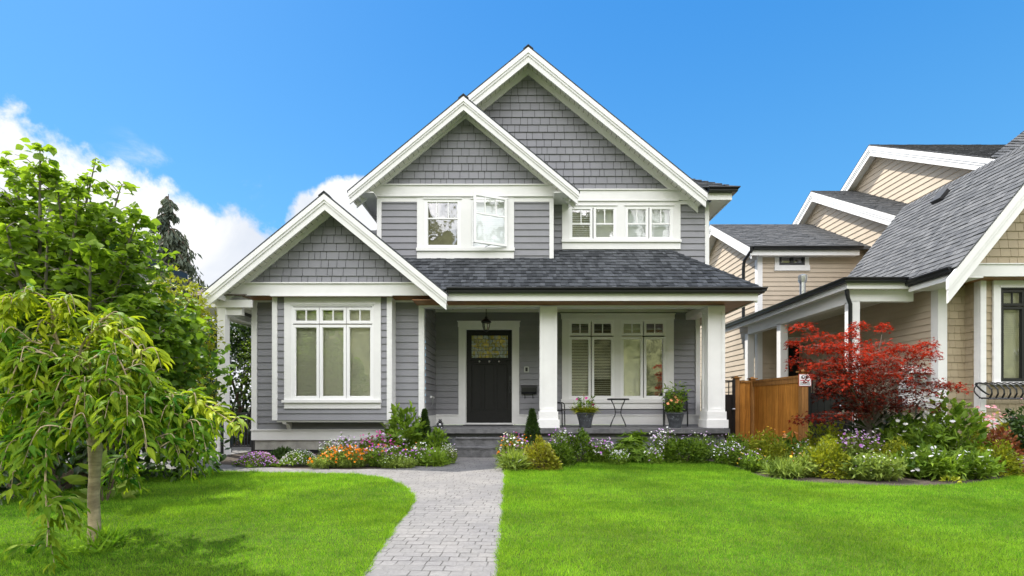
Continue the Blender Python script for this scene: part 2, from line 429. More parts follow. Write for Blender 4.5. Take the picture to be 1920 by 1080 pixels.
def leaded_glass():
    m = bpy.data.materials.new('leaded_glass'); m.use_nodes = True; t = NT(m.node_tree); b = t.n['Principled BSDF']
    geo = t.add('ShaderNodeNewGeometry'); mp = t.add('ShaderNodeMapping'); t.link(geo.outputs['Position'], mp.inputs['Vector'])
    mp.inputs['Rotation'].default_value = (math.radians(90), 0, 0)
    br = t.add('ShaderNodeTexBrick'); t.link(mp.outputs[0], br.inputs['Vector']); br.inputs['Scale'].default_value = 1.0
    br.inputs['Brick Width'].default_value = 0.13; br.inputs['Row Height'].default_value = 0.085; br.inputs['Mortar Size'].default_value = 0.005
    br.inputs['Color1'].default_value = (0.12, 0.15, 0.04, 1); br.inputs['Color2'].default_value = (0.58, 0.44, 0.06, 1); br.inputs['Mortar'].default_value = (0.02, 0.02, 0.02, 1)
    br.offset = 0.37; br.squash = 0.6; br.squash_frequency = 2
    n = t.noise(geo.outputs['Position'], 9.0, 5, 0.6, 1.0)
    colr = t.mix(t.smooth(n, 0.42, 0.62), br.outputs['Color'], (0.30, 0.36, 0.40))
    colr = t.mix(br.outputs['Fac'], colr, (0.02, 0.02, 0.02))
    t.put(b.inputs['Base Color'], colr); b.inputs['Roughness'].default_value = 0.12; b.inputs['Specular IOR Level'].default_value = 0.8
    bn = t.add('ShaderNodeBump'); bn.inputs['Strength'].default_value = 0.35; t.link(n, bn.inputs['Height']); t.link(bn.outputs[0], b.inputs['Normal'])
    MAT['leaded_glass'] = m
leaded_glass()

def paver_material():
    m = bpy.data.materials.new('pavers'); m.use_nodes = True; t = NT(m.node_tree); b = t.n['Principled BSDF']
    geo = t.add('ShaderNodeNewGeometry'); pos = geo.outputs['Position']
    nz = t.add('ShaderNodeTexNoise'); nz.inputs['Scale'].default_value = 7.0; nz.inputs['Detail'].default_value = 3; t.link(pos, nz.inputs['Vector'])
    va = t.add('ShaderNodeVectorMath', operation='MULTIPLY_ADD'); t.link(nz.outputs['Color'], va.inputs[0])
    va.inputs[1].default_value = (0.022, 0.022, 0); t.link(pos, va.inputs[2])
    mp = t.add('ShaderNodeMapping'); mp.inputs['Rotation'].default_value = (0, 0, math.radians(2.0)); t.link(va.outputs[0], mp.inputs['Vector'])
    br = t.add('ShaderNodeTexBrick'); t.link(mp.outputs[0], br.inputs['Vector']); br.inputs['Scale'].default_value = 1.0
    br.inputs['Brick Width'].default_value = 0.112; br.inputs['Row Height'].default_value = 0.083
    br.inputs['Mortar Size'].default_value = 0.0042; br.inputs['Mortar Smooth'].default_value = 0.35; br.inputs['Bias'].default_value = -0.1
    br.offset = 0.43; br.squash = 0.78; br.squash_frequency = 3
    br.inputs['Color1'].default_value = (0.202, 0.195, 0.189, 1); br.inputs['Color2'].default_value = (0.168, 0.163, 0.158, 1); br.inputs['Mortar'].default_value = (0.070, 0.066, 0.060, 1)
    f1 = t.noise(pos, 1.6, 6, 0.6); f2 = t.noise(pos, 38, 5, 0.7)
    colr = t.mix(1.0, br.outputs['Color'], t.mix(t.smooth(f1, 0.3, 0.7), (0.86, 0.86, 0.88), (1.10, 1.09, 1.06)), 'MULTIPLY')
    colr = t.mix(1.0, colr, t.mix(t.smooth(f2, 0.3, 0.7), (0.86, 0.85, 0.85), (1.1, 1.1, 1.1)), 'MULTIPLY')
    # in places the joint is filled with sand of the paver's own colour
    f3 = t.noise(pos, 5.0, 3, 0.5)
    fill = t.m('MULTIPLY', t.m('MULTIPLY', br.outputs['Fac'], t.smooth(f3, 0.45, 0.6)), 0.8)
    colr = t.mix(fill, colr, (0.20, 0.193, 0.185))
    t.put(b.inputs['Base Color'], colr); b.inputs['Roughness'].default_value = 0.85
    bn = t.add('ShaderNodeBump'); bn.inputs['Strength'].default_value = 0.7; bn.inputs['Distance'].default_value = 0.012
    h = t.m('ADD', t.m('MULTIPLY', t.m('SUBTRACT', 1.0, br.outputs['Fac']), 0.8), t.m('MULTIPLY', f2, 0.35))
    t.link(h, bn.inputs['Height']); t.link(bn.outputs[0], b.inputs['Normal'])
    MAT['pavers'] = m
paver_material()
# ------------------------------------------------------------------ ground, path, lawns, beds
def struct(o): o['kind'] = 'structure'; return o
mb = MB(); mb.face([(-400, -150, -0.03), (400, -150, -0.03), (400, 700, -0.03), (-400, 700, -0.03)]); struct(mb.build('ground', MAT['ground']))

def flat(name, poly, z, mat):
    bm = bmesh.new(); vs = [bm.verts.new((x, y, z)) for x, y in poly]; f = bm.faces.new(vs)
    if f.normal.z < 0: f.normal_flip()
    bmesh.ops.triangulate(bm, faces=bm.faces[:])
    me = bpy.data.meshes.new(name); bm.to_mesh(me); bm.free()
    me.attributes.new('tint', 'FLOAT', 'FACE')
    return struct(link_obj(name, me, mat, None, Vector((0, 0, 0))))
def smooth_line(pts, n=6):
    """Catmull-Rom through the points"""
    o = []; p = [pts[0]] + list(pts) + [pts[-1]]
    for i in range(1, len(p) - 2):
        for k in range(n):
            t = k / n
            o.append(tuple(0.5 * ((2 * p[i][j]) + (-p[i-1][j] + p[i+1][j]) * t + (2*p[i-1][j] - 5*p[i][j] + 4*p[i+1][j] - p[i+2][j]) * t*t + (-p[i-1][j] + 3*p[i][j] - 3*p[i+1][j] + p[i+2][j]) * t**3) for j in range(2)))
    o.append(tuple(pts[-1])); return o

LAWN_L = smooth_line([G(290, 881), G(400, 884), G(520, 887), (G(640, 889)), G(700, 894), G(742, 905), G(768, 922), G(774, 937), G(768, 952), G(742, 985), G(712, 1028), G(678, 1078), (-0.85, 2.3), (-0.95, 1.6)], 5)
PATH_R = [G(951, 858), G(949, 885), G(945, 950), G(938, 1020), G(932, 1085), (-0.12, 1.6)]
BED_R = smooth_line([G(955, 884), G(1000, 882), G(1060, 872), G(1140, 864), G(1240, 863), G(1330, 866), G(1390, 880), G(1430, 894), G(1500, 903), G(1600, 909), G(1700, 911), G(1800, 908), G(1860, 901), G(1915, 890), G(1990, 876)], 5)
lawn_l = [(-9.5, -2.0), (-9.5, 7.2)] + [G(290, 881)] + LAWN_L + [(-0.95, -2.0)]
lawn_r = [(-0.12, -2.0)] + list(reversed(PATH_R[1:])) + BED_R + [(11.5, 7.9), (11.5, -2.0)]
flat('lawn', lawn_l, 0.0, MAT['lawn_base']); flat('lawn', lawn_r, 0.0, MAT['lawn_base'])
path = [(-0.98, -2.5)] + [(-0.97, 1.6)] + list(reversed(LAWN_L)) + [(-9.5, 7.0), (-9.5, 16.0), (-5.35, 16.0), (-5.35, 8.75), (-4.6, 7.55), (-3.3, 7.05), (-2.4, 6.95), (-1.7, 7.1), (-1.15, 7.7), (-1.15, 9.05), (-0.1, 9.05)] + PATH_R + [(-0.1, -2.5)]
flat('path', path, -0.004, MAT['pavers'])
# beds: soil slightly mounded
def bed(name, poly):
    bm = bmesh.new(); vs = [bm.verts.new((x, y, -0.012)) for x, y in poly]
    bm.faces.new(vs); bmesh.ops.triangulate(bm, faces=bm.faces[:])
    me = bpy.data.meshes.new(name); bm.to_mesh(me); bm.free(); me.attributes.new('tint', 'FLOAT', 'FACE')
    return struct(link_obj(name, me, MAT['soil'], None, Vector((0, 0, 0))))
bed('soil', [(-5.35, 8.75), (-4.6, 7.55), (-3.3, 7.05), (-2.4, 6.95), (-1.7, 7.1), (-1.15, 7.7), (-1.15, 9.2), (-1.8, 9.6), (-5.35, 9.6)])
bed('soil', [(-0.1, 9.15), PATH_R[0], PATH_R[1]] + BED_R + [(11.5, 7.9), (11.5, 12), (-0.1, 12)])
mb = MB(); mb.face([(-60, -14, -0.02), (60, -14, -0.02), (60, -6, -0.02), (-60, -6, -0.02)]); struct(mb.build('street', MAT['asphalt']))

# ------------------------------------------------------------------ the grey house
WL, BAY, GLW, RLW = 9.45, 9.18, 9.05, 8.70      # low wing: wall, bay window, gable wall, rake
DW = 10.76                                       # recessed porch wall
UL, RUL = 9.79, 9.45                             # upper bay: wall, rake
UR, RM = 10.08, 9.70                             # main upper wall, main rake
EXP = 0.1306
house = empty('grey_house', (-0.6, 10.0, 0), 'grey two-storey house with white trimmed gables and a covered front porch', 'house')
def part(mb, name, mat, parent=None, smooth=False): return mb.build(name, MAT[mat], parent or house, smooth)

def chevron(mb, cx, za, m, xl, xr, d0, d1, y0, y1, tint=0.5):
    if xl is not None: mb.xz([(xl, za - m*(cx-xl) - d1), (cx, za - d1), (cx, za - d0), (xl, za - m*(cx-xl) - d0)], y0, y1, tint)
    if xr is not None: mb.xz([(cx, za - d1), (xr, za - m*(xr-cx) - d1), (xr, za - m*(xr-cx) - d0), (cx, za - d0)], y0, y1, tint)

def gable(cx, za, m, xl, xr, yr, yw, yback, z_base, d_rake, d_frieze, sh_seed, inset=0.0, tri_l=None, tri_r=None, parent=None, wallmat='grey_shingle', roofmat='roof_dark', ridge_cap=True):
    """front gable: roof, stepped rake boards, vented soffit, frieze and shingled wall"""
    par = parent or house
    b = MB(); chevron(b, cx, za + 0.004, m, xl - 0.02, xr + 0.02, -0.012, 0.02, yr - 0.03, yr + 0.03)
    chevron(b, cx, za + 0.004, m, xl + inset, xr - inset * .8, -0.012, 0.02, yr + 0.03, yback)
    if ridge_cap: chevron(b, cx, za + 0.022, m, cx - 0.10, cx + 0.10, -0.014, 0.004, yr - 0.04, yback)
    part(b, 'gable_roof', roofmat, par)
    b = MB()
    k = d_rake / 0.30
    chevron(b, cx, za, m, xl, xr, 0.02, 0.125 * k, yr - 0.035, yr + 0.02)
    chevron(b, cx, za, m, xl + 0.012, xr - 0.012, 0.125 * k, 0.175 * k, yr - 0.018, yr + 0.02)
    chevron(b, cx, za, m, xl + 0.018, xr - 0.018, 0.175 * k, d_rake, yr, yr + 0.03)
    part(b, 'rake_board', 'white_paint', par)
    b = MB(); chevron(b, cx, za, m, xl + 0.03, xr - 0.03, 0.150, 0.165, yr + 0.03, yw); part(b, 'soffit', 'soffit_white', par)
    b = MB(); chevron(b, cx, za, m, xl + 0.05, xr - 0.05, 0.165, d_frieze, yw - 0.035, yw); part(b, 'frieze', 'white_paint', par)
    hw_ = (za - d_frieze - z_base) / m
    poly = [(cx - hw_ - .1, z_base), (cx + hw_ + .1, z_base), (cx + 0.06, za - d_frieze + 0.02), (cx - 0.06, za - d_frieze + 0.02)]
    b = MB(); b.xz([(p[0], p[1]) for p in poly], yw, yw + 0.05, 0.0); part(b, 'joint_shade', 'joint_shade', par); b = MB()
    courses(b, poly, front_fn(yw), 0.152, 0.020, tabs=(0.09, 0.25), tint=(0.5, 1.0), gap=0.010)
    part(b, 'gable_shingles', wallmat, par)

# window made of casing, sashes, panes, blind and a dark room behind
def window(fn, x0, x1, z0, z1, sashes, pane='glass', frame='window_vinyl', blind=None, casing=None, sill=None, parent=None, room='interior', depth=0.45, name='window', open_sash=None, fw=0.045):
    def bx(b, a0, a1, c0, c1, n0, n1, t=0.5): b.prism([(a0, c0), (a1, c0), (a1, c1), (a0, c1)], lambda a, c, d: fn(a, c, d), n0, n1, t)
    par = parent or house
    b = MB(); j = 0.03
    bx(b, x0, x0 + j, z0, z1, -0.06, 0.028); bx(b, x1 - j, x1, z0, z1, -0.06, 0.028)
    bx(b, x0 + j, x1 - j, z1 - j, z1, -0.06, 0.028); bx(b, x0 + j, x1 - j, z0, z0 + j, -0.06, 0.028)
    xs = sorted(set(round(s[0], 4) for s in sashes)); zs = sorted(set(round(s[2], 4) for s in sashes))
    win = part(b, name, frame, par)
    for s in sashes:
        sx0, sx1, sz0, sz1, vb, hb = s[:6]
        b = MB()
        bx(b, sx0, sx0 + fw, sz0, sz1, -0.03, 0.030); bx(b, sx1 - fw, sx1, sz0, sz1, -0.03, 0.030)
        bx(b, sx0 + fw, sx1 - fw, sz1 - fw, sz1, -0.03, 0.030); bx(b, sx0 + fw, sx1 - fw, sz0, sz0 + fw, -0.03, 0.030)
        for q in vb: bx(b, q[0] - 0.010, q[0] + 0.010, q[1], q[2], 0.004, 0.024)
        for q in hb: bx(b, sx0 + fw, sx1 - fw, q - 0.014, q + 0.014, 0.002, 0.026)
        # glazing bead
        ib = fw + 0.010
        for (a0, a1, c0, c1) in ((sx0 + fw, sx0 + ib, sz0 + fw, sz1 - fw), (sx1 - ib, sx1 - fw, sz0 + fw, sz1 - fw), (sx0 + ib, sx1 - ib, sz1 - ib, sz1 - fw), (sx0 + ib, sx1 - ib, sz0 + fw, sz0 + ib)):
            bx(b, a0, a1, c0, c1, -0.01, 0.016)
        part(b, 'sash', frame, win)
        b = MB(); b.face([fn(sx0 + fw, sz0 + fw, 0.004), fn(sx1 - fw, sz0 + fw, 0.004), fn(sx1 - fw, sz1 - fw, 0.004), fn(sx0 + fw, sz1 - fw, 0.004)])
        part(b, 'pane', s[6] if len(s) > 6 else pane, win)
    if blind:
        for (a0, a1, c0, c1, tilt, bm_, sp) in blind:
            b = MB(); z = c0
            while z < c1:
                h = sp * 0.56
                ca, sa = math.cos(tilt) * h, math.sin(tilt) * h
                b.face([fn(a0, z - sa, -0.075 + ca), fn(a1, z - sa, -0.075 + ca), fn(a1, z + sa, -0.075 - ca), fn(a0, z + sa, -0.075 - ca)])
                z += sp
            part(b, 'blind', bm_, win)
    b = MB()
    for pts in ([(x0, z0, -depth), (x1, z0, -depth), (x1, z1, -depth), (x0, z1, -depth)], [(x0, z0, 0), (x0, z0, -depth), (x0, z1, -depth), (x0, z1, 0)],
                [(x1, z0, 0), (x1, z0, -depth), (x1, z1, -depth), (x1, z1, 0)], [(x0, z0, 0), (x1, z0, 0), (x1, z0, -depth), (x0, z0, -depth)], [(x0, z1, 0), (x1, z1, 0), (x1, z1, -depth), (x0, z1, -depth)]):
        b.face([fn(*p) for p in pts])
    part(b, 'interior', room, win)
    if casing:
        cl, cr, ct, cb = casing[:4]
        b = MB(); bx(b, cl, x0, cb, ct, 0, 0.034); bx(b, x1, cr, cb, ct, 0, 0.034); bx(b, x0, x1, z1, ct, 0, 0.034)
        for q in casing[4:]:
            bx(b, *q)
        part(b, 'casing', 'white_paint', win)
    if sill:
        b = MB()
        for q in sill: bx(b, *q)
        part(b, 'sill', 'white_paint', win)
    return win

def sash_grid(D, cols, rows, vb=1, vrow=None, pane=None):
    """cols: list of (px0, px1); rows: list of (py_top, py_bot, n vertical bars)"""
    o = []
    for c in cols:
        for rr in rows:
            x0, x1, z1, z0 = XX(c[0], D), XX(c[1], D), ZZ(rr[0], D), ZZ(rr[1], D)
            bars = [(x0 + (x1 - x0) * (i + 1) / (rr[2] + 1), z0 + 0.045, z1 - 0.045) for i in range(rr[2])]
            o.append((x0, x1, z0, z1, bars, [], *((pane,) if pane else ())))
    return o

# ---- low left wing
zb = ZZ(806, WL); zt = ZZ(557, WL)
xl, xr = XX(474.7, WL), XX(794.5, WL)
b = MB(); courses(b, [(xl, zb), (xr, zb), (xr, zt), (xl, zt)], front_fn(WL), EXP, tint=(0.3, 1), holes=[(XX(525, BAY), XX(726, BAY), ZZ(784, BAY), zt)])
part(b, 'siding_wall', 'grey_siding')
b = MB(); b.box(xl - .02, xl + 0.085, WL - 0.03, WL + 0.1, zb, zt); b.box(xr - 0.095, xr + 0.012, WL - 0.03, WL + 0.09, zb, zt)
b.box(xl + .085, xr - .095, WL - 0.028, WL, ZZ(567, WL), zt + .02)
part(b, 'corner_trim', 'white_paint')
zbb = ZZ(825, WL)
b = MB(); b.box(xl - .02, xr + .012, WL - 0.035, WL + 0.05, zbb, zb - 0.012); b.box(xl - .03, xr + .02, WL - 0.055, WL + 0.05, zb - 0.012, zb + 0.012)
part(b, 'base_board', 'white_paint')
b = MB(); b.box(xl + 0.04, xr, WL + 0.0, WL + 0.2, -0.05, zbb); part(b, 'foundation', 'concrete')
b = MB(); b.box(xl + .03, XX(600, WL), WL - .03, WL, 0, ZZ(843, WL)); part(b, 'drain_board', 'black_metal')
# side walls of the wing (left end and recess towards the door)
b = MB(); courses(b, [(WL + .1, zbb), (15, zbb), (15, zt), (WL + .1, zt)], left_fn(xl), EXP, z_start=zb); part(b, 'siding_wall', 'grey_siding')
b = MB(); courses(b, [(WL + .09, ZZ(778, DW)), (DW, ZZ(778, DW)), (DW, 3.06), (WL + .09, 3.06)], right_fn(xr), EXP, tint=(.3, 1)); part(b, 'siding_wall', 'grey_siding')
b = MB(); b.box(xr - .05, xr + .03, WL + .09, DW, 0.45, ZZ(778, DW)); part(b, 'base_board', 'white_paint')
# box bay window
bx0, bx1 = XX(513.5, BAY), XX(733.5, BAY); bz0, bz1 = ZZ(788, BAY), ZZ(556, BAY)
wx0, wx1, wz0, wz1 = XX(547.6, BAY), XX(701.4, BAY), ZZ(750, BAY), ZZ(572, BAY)
b = MB(); courses(b, [(bx0, bz0), (bx1, bz0), (bx1, bz1), (bx0, bz1)], front_fn(BAY), EXP, tint=(.3, 1), holes=[(wx0, wx1, wz0, wz1)])
b.box(bx0, bx1, BAY + .002, WL, bz0 - 0.0, bz0 + 0.02)
b.face([(bx1, BAY, bz0), (bx1, WL, bz0), (bx1, WL, bz1), (bx1, BAY, bz1)]); b.face([(bx0, BAY, bz0), (bx0, WL, bz0), (bx0, WL, bz1), (bx0, BAY, bz1)])
part(b, 'bay_siding', 'grey_siding')
b = MB(); b.box(bx0 - .02, bx0 + .075, BAY - .03, BAY + .06, bz0, bz1); b.box(bx1 - .075, bx1 + .02, BAY - .03, BAY + .06, bz0, bz1)
b.box(bx1, bx1 + .02, BAY + .06, WL, bz0, bz1); b.box(bx0 - .02, bx0, BAY + .06, WL, bz0, bz1)
b.box(bx0 + .05, bx1 - .05, BAY + .01, BAY + .05, bz0 - .035, bz0)
part(b, 'bay_trim', 'white_paint')
cols = [(550.2, 599.5), (600.5, 650), (651, 700)]
cz = ZZ(556, BAY)
window(front_fn(BAY), wx0, wx1, wz0, wz1, sash_grid(BAY, cols, [(577, 607, 1), (609.5, 748, 0)]),
       pane='glass_mirror', blind=[(XX(549, BAY), XX(600, BAY), wz0, wz1, 1.22, 'blind_tan', .03), (XX(600.3, BAY), XX(650.4, BAY), wz0, wz1 - .12, 1.5, 'blind_tan', .03), (XX(650.7, BAY), XX(701, BAY), wz0, wz1, 1.22, 'blind_tan', .03)],
       casing=(XX(534.3, BAY), XX(714.8, BAY), cz, wz0, (wx0 - .01, wx1 + .01, wz1 - .002, wz1 + .022, .034, .05)),
       sill=[(XX(531.3, BAY), XX(716, BAY), ZZ(755, BAY), wz0, 0, .075), (XX(534.3, BAY), XX(714.8, BAY), ZZ(766, BAY), ZZ(755, BAY), 0, .036)])
for px in (532, 722):                              # scroll brackets under the bay
    x = XX(px, BAY); b = MB()
    b.yz([(BAY + .01, bz0 - .03), (WL, bz0 - .03), (WL, bz0 - .19), (WL - .05, bz0 - .185), (WL - .085, bz0 - .15), (WL - .10, bz0 - .105), (WL - .14, bz0 - .085), (BAY + .03, bz0 - .075)], x - .035, x + .035)
    part(b, 'bracket', 'white_paint')
# gable over the wing
cx, za, m_ = XX(608.7, RLW), ZZ(362.5, RLW), 0.822
gxl, gxr = XX(381, RLW), XX(838.5, RLW)
zbase = ZZ(533, GLW)
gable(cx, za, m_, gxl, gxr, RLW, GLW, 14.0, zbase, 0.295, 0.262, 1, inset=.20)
b = MB(); zb2 = ZZ(555, GLW)
xa = cx - (za - .17 - zbase) / m_; xb = cx + (za - .17 - zbase) / m_; da = (zbase - zb2) / m_
b.xz([(xa - da, zb2), (xb + da, zb2), (xb, zbase), (xa, zbase)], GLW - .045, GLW + .03)
b.box(xa + .06, xb - .06, GLW - .075, GLW - .04, zbase, zbase + .022)
b.box(XX(510, GLW), XX(737, GLW), GLW - .07, GLW - .045, zb2 - .018, zb2 + .004)
part(b, 'band_board', 'white_paint')
b = MB(); b.box(xa - da, xb + da, GLW - .03, WL + .2, zb2 + .0, zb2 + .02); part(b, 'eave_soffit', 'cedar_soffit')
b = MB()                                            # white return under the left eave, running back
xr0 = XX(418, 8.85)
b.box(gxl + .20, gxl + .23, RLW + .05, 13.5, 2.83, za - m_ * (cx - gxl - .2) - .02)
b.xz([(gxl + .23, zb2 - .02), (xl, zb2 - .02), (xl, zb2 + .02), (gxl + .23, zb2 + .02)], GLW, 13.5)
part(b, 'eave_return', 'white_paint')
# downpipe that crosses from the eave to the wall
b = MB(); b.tube([P(436, 566, 9.3), P(437, 575, 9.3), P(443, 582, 9.32), P(460, 589, 9.36), P(479, 596, 9.5)], .032, 10); part(b, 'downspout', 'black_metal', smooth=True)

# ---- side porch on the left of the house
SP = 9.0
b = MB(); b.xz([(XX(338, SP), ZZ(563.5, SP)), (XX(390, SP), ZZ(563.5, SP)), (XX(390, SP), ZZ(557, SP)), (XX(336, SP), ZZ(557, SP))], SP - .10, SP); part(b, 'gutter', 'black_metal')
b = MB(); b.box(XX(340, SP), XX(472, SP), SP + .003, SP + .04, ZZ(576, SP), ZZ(562, SP)); b.box(XX(341, SP), XX(341, SP) + .04, SP + .04, 14, ZZ(576, SP), ZZ(562, SP)); part(b, 'fascia', 'white_paint')
b = MB(); b.box(XX(341, SP) + .04, xl, SP + .04, 14, ZZ(574, SP), ZZ(573, SP) + .01); part(b, 'eave_soffit', 'soffit_white')
b = MB()
fnr = lambda a, s, n: (a, SP - .07 + s * .90, ZZ(556, SP) + s * .436 + n)
courses(b, [(XX(338, SP), 0), (-5.0, 0), (-5.0, 1.3), (XX(338, SP) + .6, 1.3)], fnr, .14, .012, tabs=(.12, .3), tint=(0, 1), tvar=.006)
part(b, 'porch_roof', 'roof_brown')
px0, px1 = XX(405.9, SP), XX(420.8, SP); ps = px1 - px0
b = MB(); b.box(px0, px1, SP + .02, SP + .02 + ps, -.05, ZZ(576, SP)); b.box(px0 - .018, px1 + .018, SP + .002, SP + .038 + ps, -.05, ZZ(841, SP)); part(b, 'post', 'white_paint')
b = MB(); b.box(px1, xl, SP + .06, SP + .15, ZZ(589.5, SP), ZZ(575, SP)); b.box(px1 - .13, px1 - .01, SP + .16, 13.5, ZZ(589.5, SP), ZZ(575, SP)); part(b, 'beam', 'white_paint')
b = MB(); b.tube([(px1 - .02, SP - .04, 0.02), (px1 - .02, SP - .04, ZZ(775, SP))], .028, 8); part(b, 'downspout', 'black_metal', smooth=True)

# ---- porch: recessed wall, door, window
zpb = ZZ(778, DW); zpt = 3.06; xpr = XX(1311, DW)
dx0, dx1 = XX(873, DW), XX(961, DW)
qx0, qx1, qz0, qz1 = XX(1066, DW), XX(1248.7, DW), ZZ(748.5, DW), ZZ(600.5, DW)
qm0, qm1 = XX(1152, DW), XX(1163, DW)
b = MB(); courses(b, [(xr, zpb), (xpr, zpb), (xpr, zpt), (xr, zpt)], front_fn(DW), EXP, tint=(.3, 1), holes=[(dx0, dx1, 0, ZZ(618, DW)), (qx0, qm0, qz0, qz1), (qm1, qx1, qz0, qz1)])
part(b, 'siding_wall', 'grey_siding')
b = MB()
for a0, a1 in ((xr, XX(860, DW)), (XX(973.5, DW), xpr)):
    b.box(a0, a1, DW - .036, DW + .02, ZZ(795.5, DW), zpb - .015); b.box(a0, a1, DW - .055, DW + .02, zpb - .015, zpb + .01)
part(b, 'base_board', 'white_paint')
b = MB(); b.box(xpr - .085, xpr + .01, DW - .035, DW + .08, zpb + .01, zpt); part(b, 'corner_trim', 'white_paint')
b = MB(); b.box(xr, xpr, DW - .04, DW, ZZ(584, DW - .1), zpt); part(b, 'wall_trim', 'white_paint')
b = MB(); courses(b, [(DW + .08, .1), (18, .1), (18, 5.3), (DW + .08, 5.3)], right_fn(xpr), EXP); part(b, 'siding_wall', 'grey_siding')
# door
b = MB(); cx0, cx1 = XX(860, DW), XX(973.5, DW)
b.box(cx0, dx0, DW - .036, DW + .02, ZZ(795.5, DW), ZZ(613.5, DW)); b.box(dx1, cx1, DW - .036, DW + .02, ZZ(795.5, DW), ZZ(613.5, DW))
b.box(dx0, dx1, DW - .036, DW + .02, ZZ(618.5, DW), ZZ(613.5, DW))
b.box(cx0 - .012, cx1 + .012, DW - .045, DW + .02, ZZ(613.5, DW), ZZ(603.5, DW)); b.box(cx0 - .03, cx1 + .03, DW - .06, DW + .02, ZZ(603.5, DW), ZZ(602.2, DW))
b.box(dx0, dx0 + .015, DW + .02, DW + .08, ZZ(793, DW), ZZ(618.5, DW)); b.box(dx1 - .015, dx1, DW + .02, DW + .08, ZZ(793, DW), ZZ(618.5, DW))
part(b, 'door_casing', 'white_paint')
yd = DW + .035
door = MB(); e0, e1, e2, e3 = dx0 + .015, dx1 - .015, ZZ(792.5, DW), ZZ(618.8, DW)
gx0, gx1, gz0, gz1 = XX(884, DW), XX(952, DW), ZZ(670.5, DW), ZZ(628.7, DW)
pz0, pz1 = ZZ(770, DW), ZZ(683, DW)
pcols = [(XX(884.5, DW), XX(904, DW)), (XX(908, DW), XX(927.3, DW)), (XX(931.5, DW), XX(951, DW))]
door.box(e0, gx0, yd, yd + .045, e2, e3); door.box(gx1, e1, yd, yd + .045, e2, e3)
door.box(gx0, gx1, yd, yd + .045, gz1, e3); door.box(gx0, gx1, yd, yd + .045, pz1, gz0); door.box(gx0, gx1, yd, yd + .045, e2, pz0)
door.box(pcols[0][1], pcols[1][0], yd, yd + .045, pz0, pz1); door.box(pcols[1][1], pcols[2][0], yd, yd + .045, pz0, pz1)
for a0, a1 in pcols:
    door.box(a0, a1, yd + .022, yd + .04, pz0, pz1)
    door.xz([(a0 + .03, pz0 + .03), (a1 - .03, pz0 + .03), (a1 - .03, pz1 - .03), (a0 + .03, pz1 - .03)], yd + .010, yd + .03)
d_o = part(door, 'front_door', 'door_black')
b = MB(); b.box(gx0, gx1, yd + .015, yd + .03, gz0, gz1); part(b, 'door_glass', 'leaded_glass', d_o)
b = MB(); b.box(gx0 - .04, gx1 + .04, yd - .05, yd, ZZ(675, DW), ZZ(672.5, DW))
for i in range(4):
    q = gx0 + (gx1 - gx0) * (i + .5) / 4; b.box(q - .05, q + .05, yd - .03, yd, ZZ(679, DW), ZZ(675, DW))
part(b, 'door_shelf', 'door_black', d_o)
for px in (899, 917.5, 935.7):
    b = MB(); b.ball((XX(px, DW), yd - .035, ZZ(677.7, DW)), .021); part(b, 'knob', 'knob_silver', d_o, True)
b = MB(); hx = XX(956.8, DW); b.box(hx - .03, hx + .03, yd - .014, yd, ZZ(713, DW), ZZ(705, DW)); b.box(hx - .025, hx + .025, yd - .012, yd, ZZ(737, DW), ZZ(716, DW))
b.tube([(hx, yd - .01, ZZ(718, DW)), (hx, yd - .055, ZZ(720, DW)), (hx, yd - .06, ZZ(728, DW)), (hx, yd - .02, ZZ(734, DW))], .011, 8)
part(b, 'door_handle', 'matte_black', d_o)
b = MB(); b.box(dx0 - .03, dx1 + .03, DW - .09, DW + .09, ZZ(796.5, DW), ZZ(792.8, DW)); part(b, 'threshold', 'white_paint')
b = MB(); b.box(dx0, dx1, DW + .09, DW + .1, .4, 2.6); part(b, 'door_backing', 'interior')
# porch window: two pairs under one head casing
ct, cb = ZZ(599, DW), qz0
win = window(front_fn(DW), qx0, qm0, qz0, qz1, sash_grid(DW, [(1067.2, 1107.5), (1109.2, 1150)], [(602.5, 629.5, 1), (632, 747, 0)]), pane='glass', room='interior',
       blind=[(qx0 + .02, XX(1108.3, DW), qz0, qz1, .62, 'blind_tan', .034), (XX(1108.7, DW), qm0 - .02, qz0 + .47, qz1, .45, 'blind_tan', .034), (XX(1108.7, DW), qm0 - .02, qz0, qz0 + .46, .12, 'blind_tan', .044)],
       casing=(XX(1053.6, DW), qm1, ct, cb))
window(front_fn(DW), qm1, qx1, qz0, qz1, sash_grid(DW, [(1164.5, 1205)], [(602.5, 629.5, 1), (632, 747, 0)]) + sash_grid(DW, [(1207, 1247.5)], [(602.5, 629.5, 1), (632, 747, 0)], pane='glass_strong'), pane='glass_mirror', room='interior',
       blind=[(qm1 + .02, XX(1205.8, DW), qz0, qz1, 1.5, 'blind_tan', .012)],
       casing=(qm1, XX(1262.5, DW), ct, cb, (XX(1052, DW), XX(1264, DW), ct, ZZ(589.5, DW), 0, .045), (XX(1050.5, DW), XX(1265.5, DW), ZZ(589.5, DW), ZZ(588, DW), 0, .06)),
       sill=[(XX(1051.5, DW), XX(1264.5, DW), ZZ(755.5, DW), qz0, 0, .07), (XX(1053.6, DW), XX(1262.5, DW), ZZ(766.5, DW), ZZ(755.5, DW), 0, .036)])
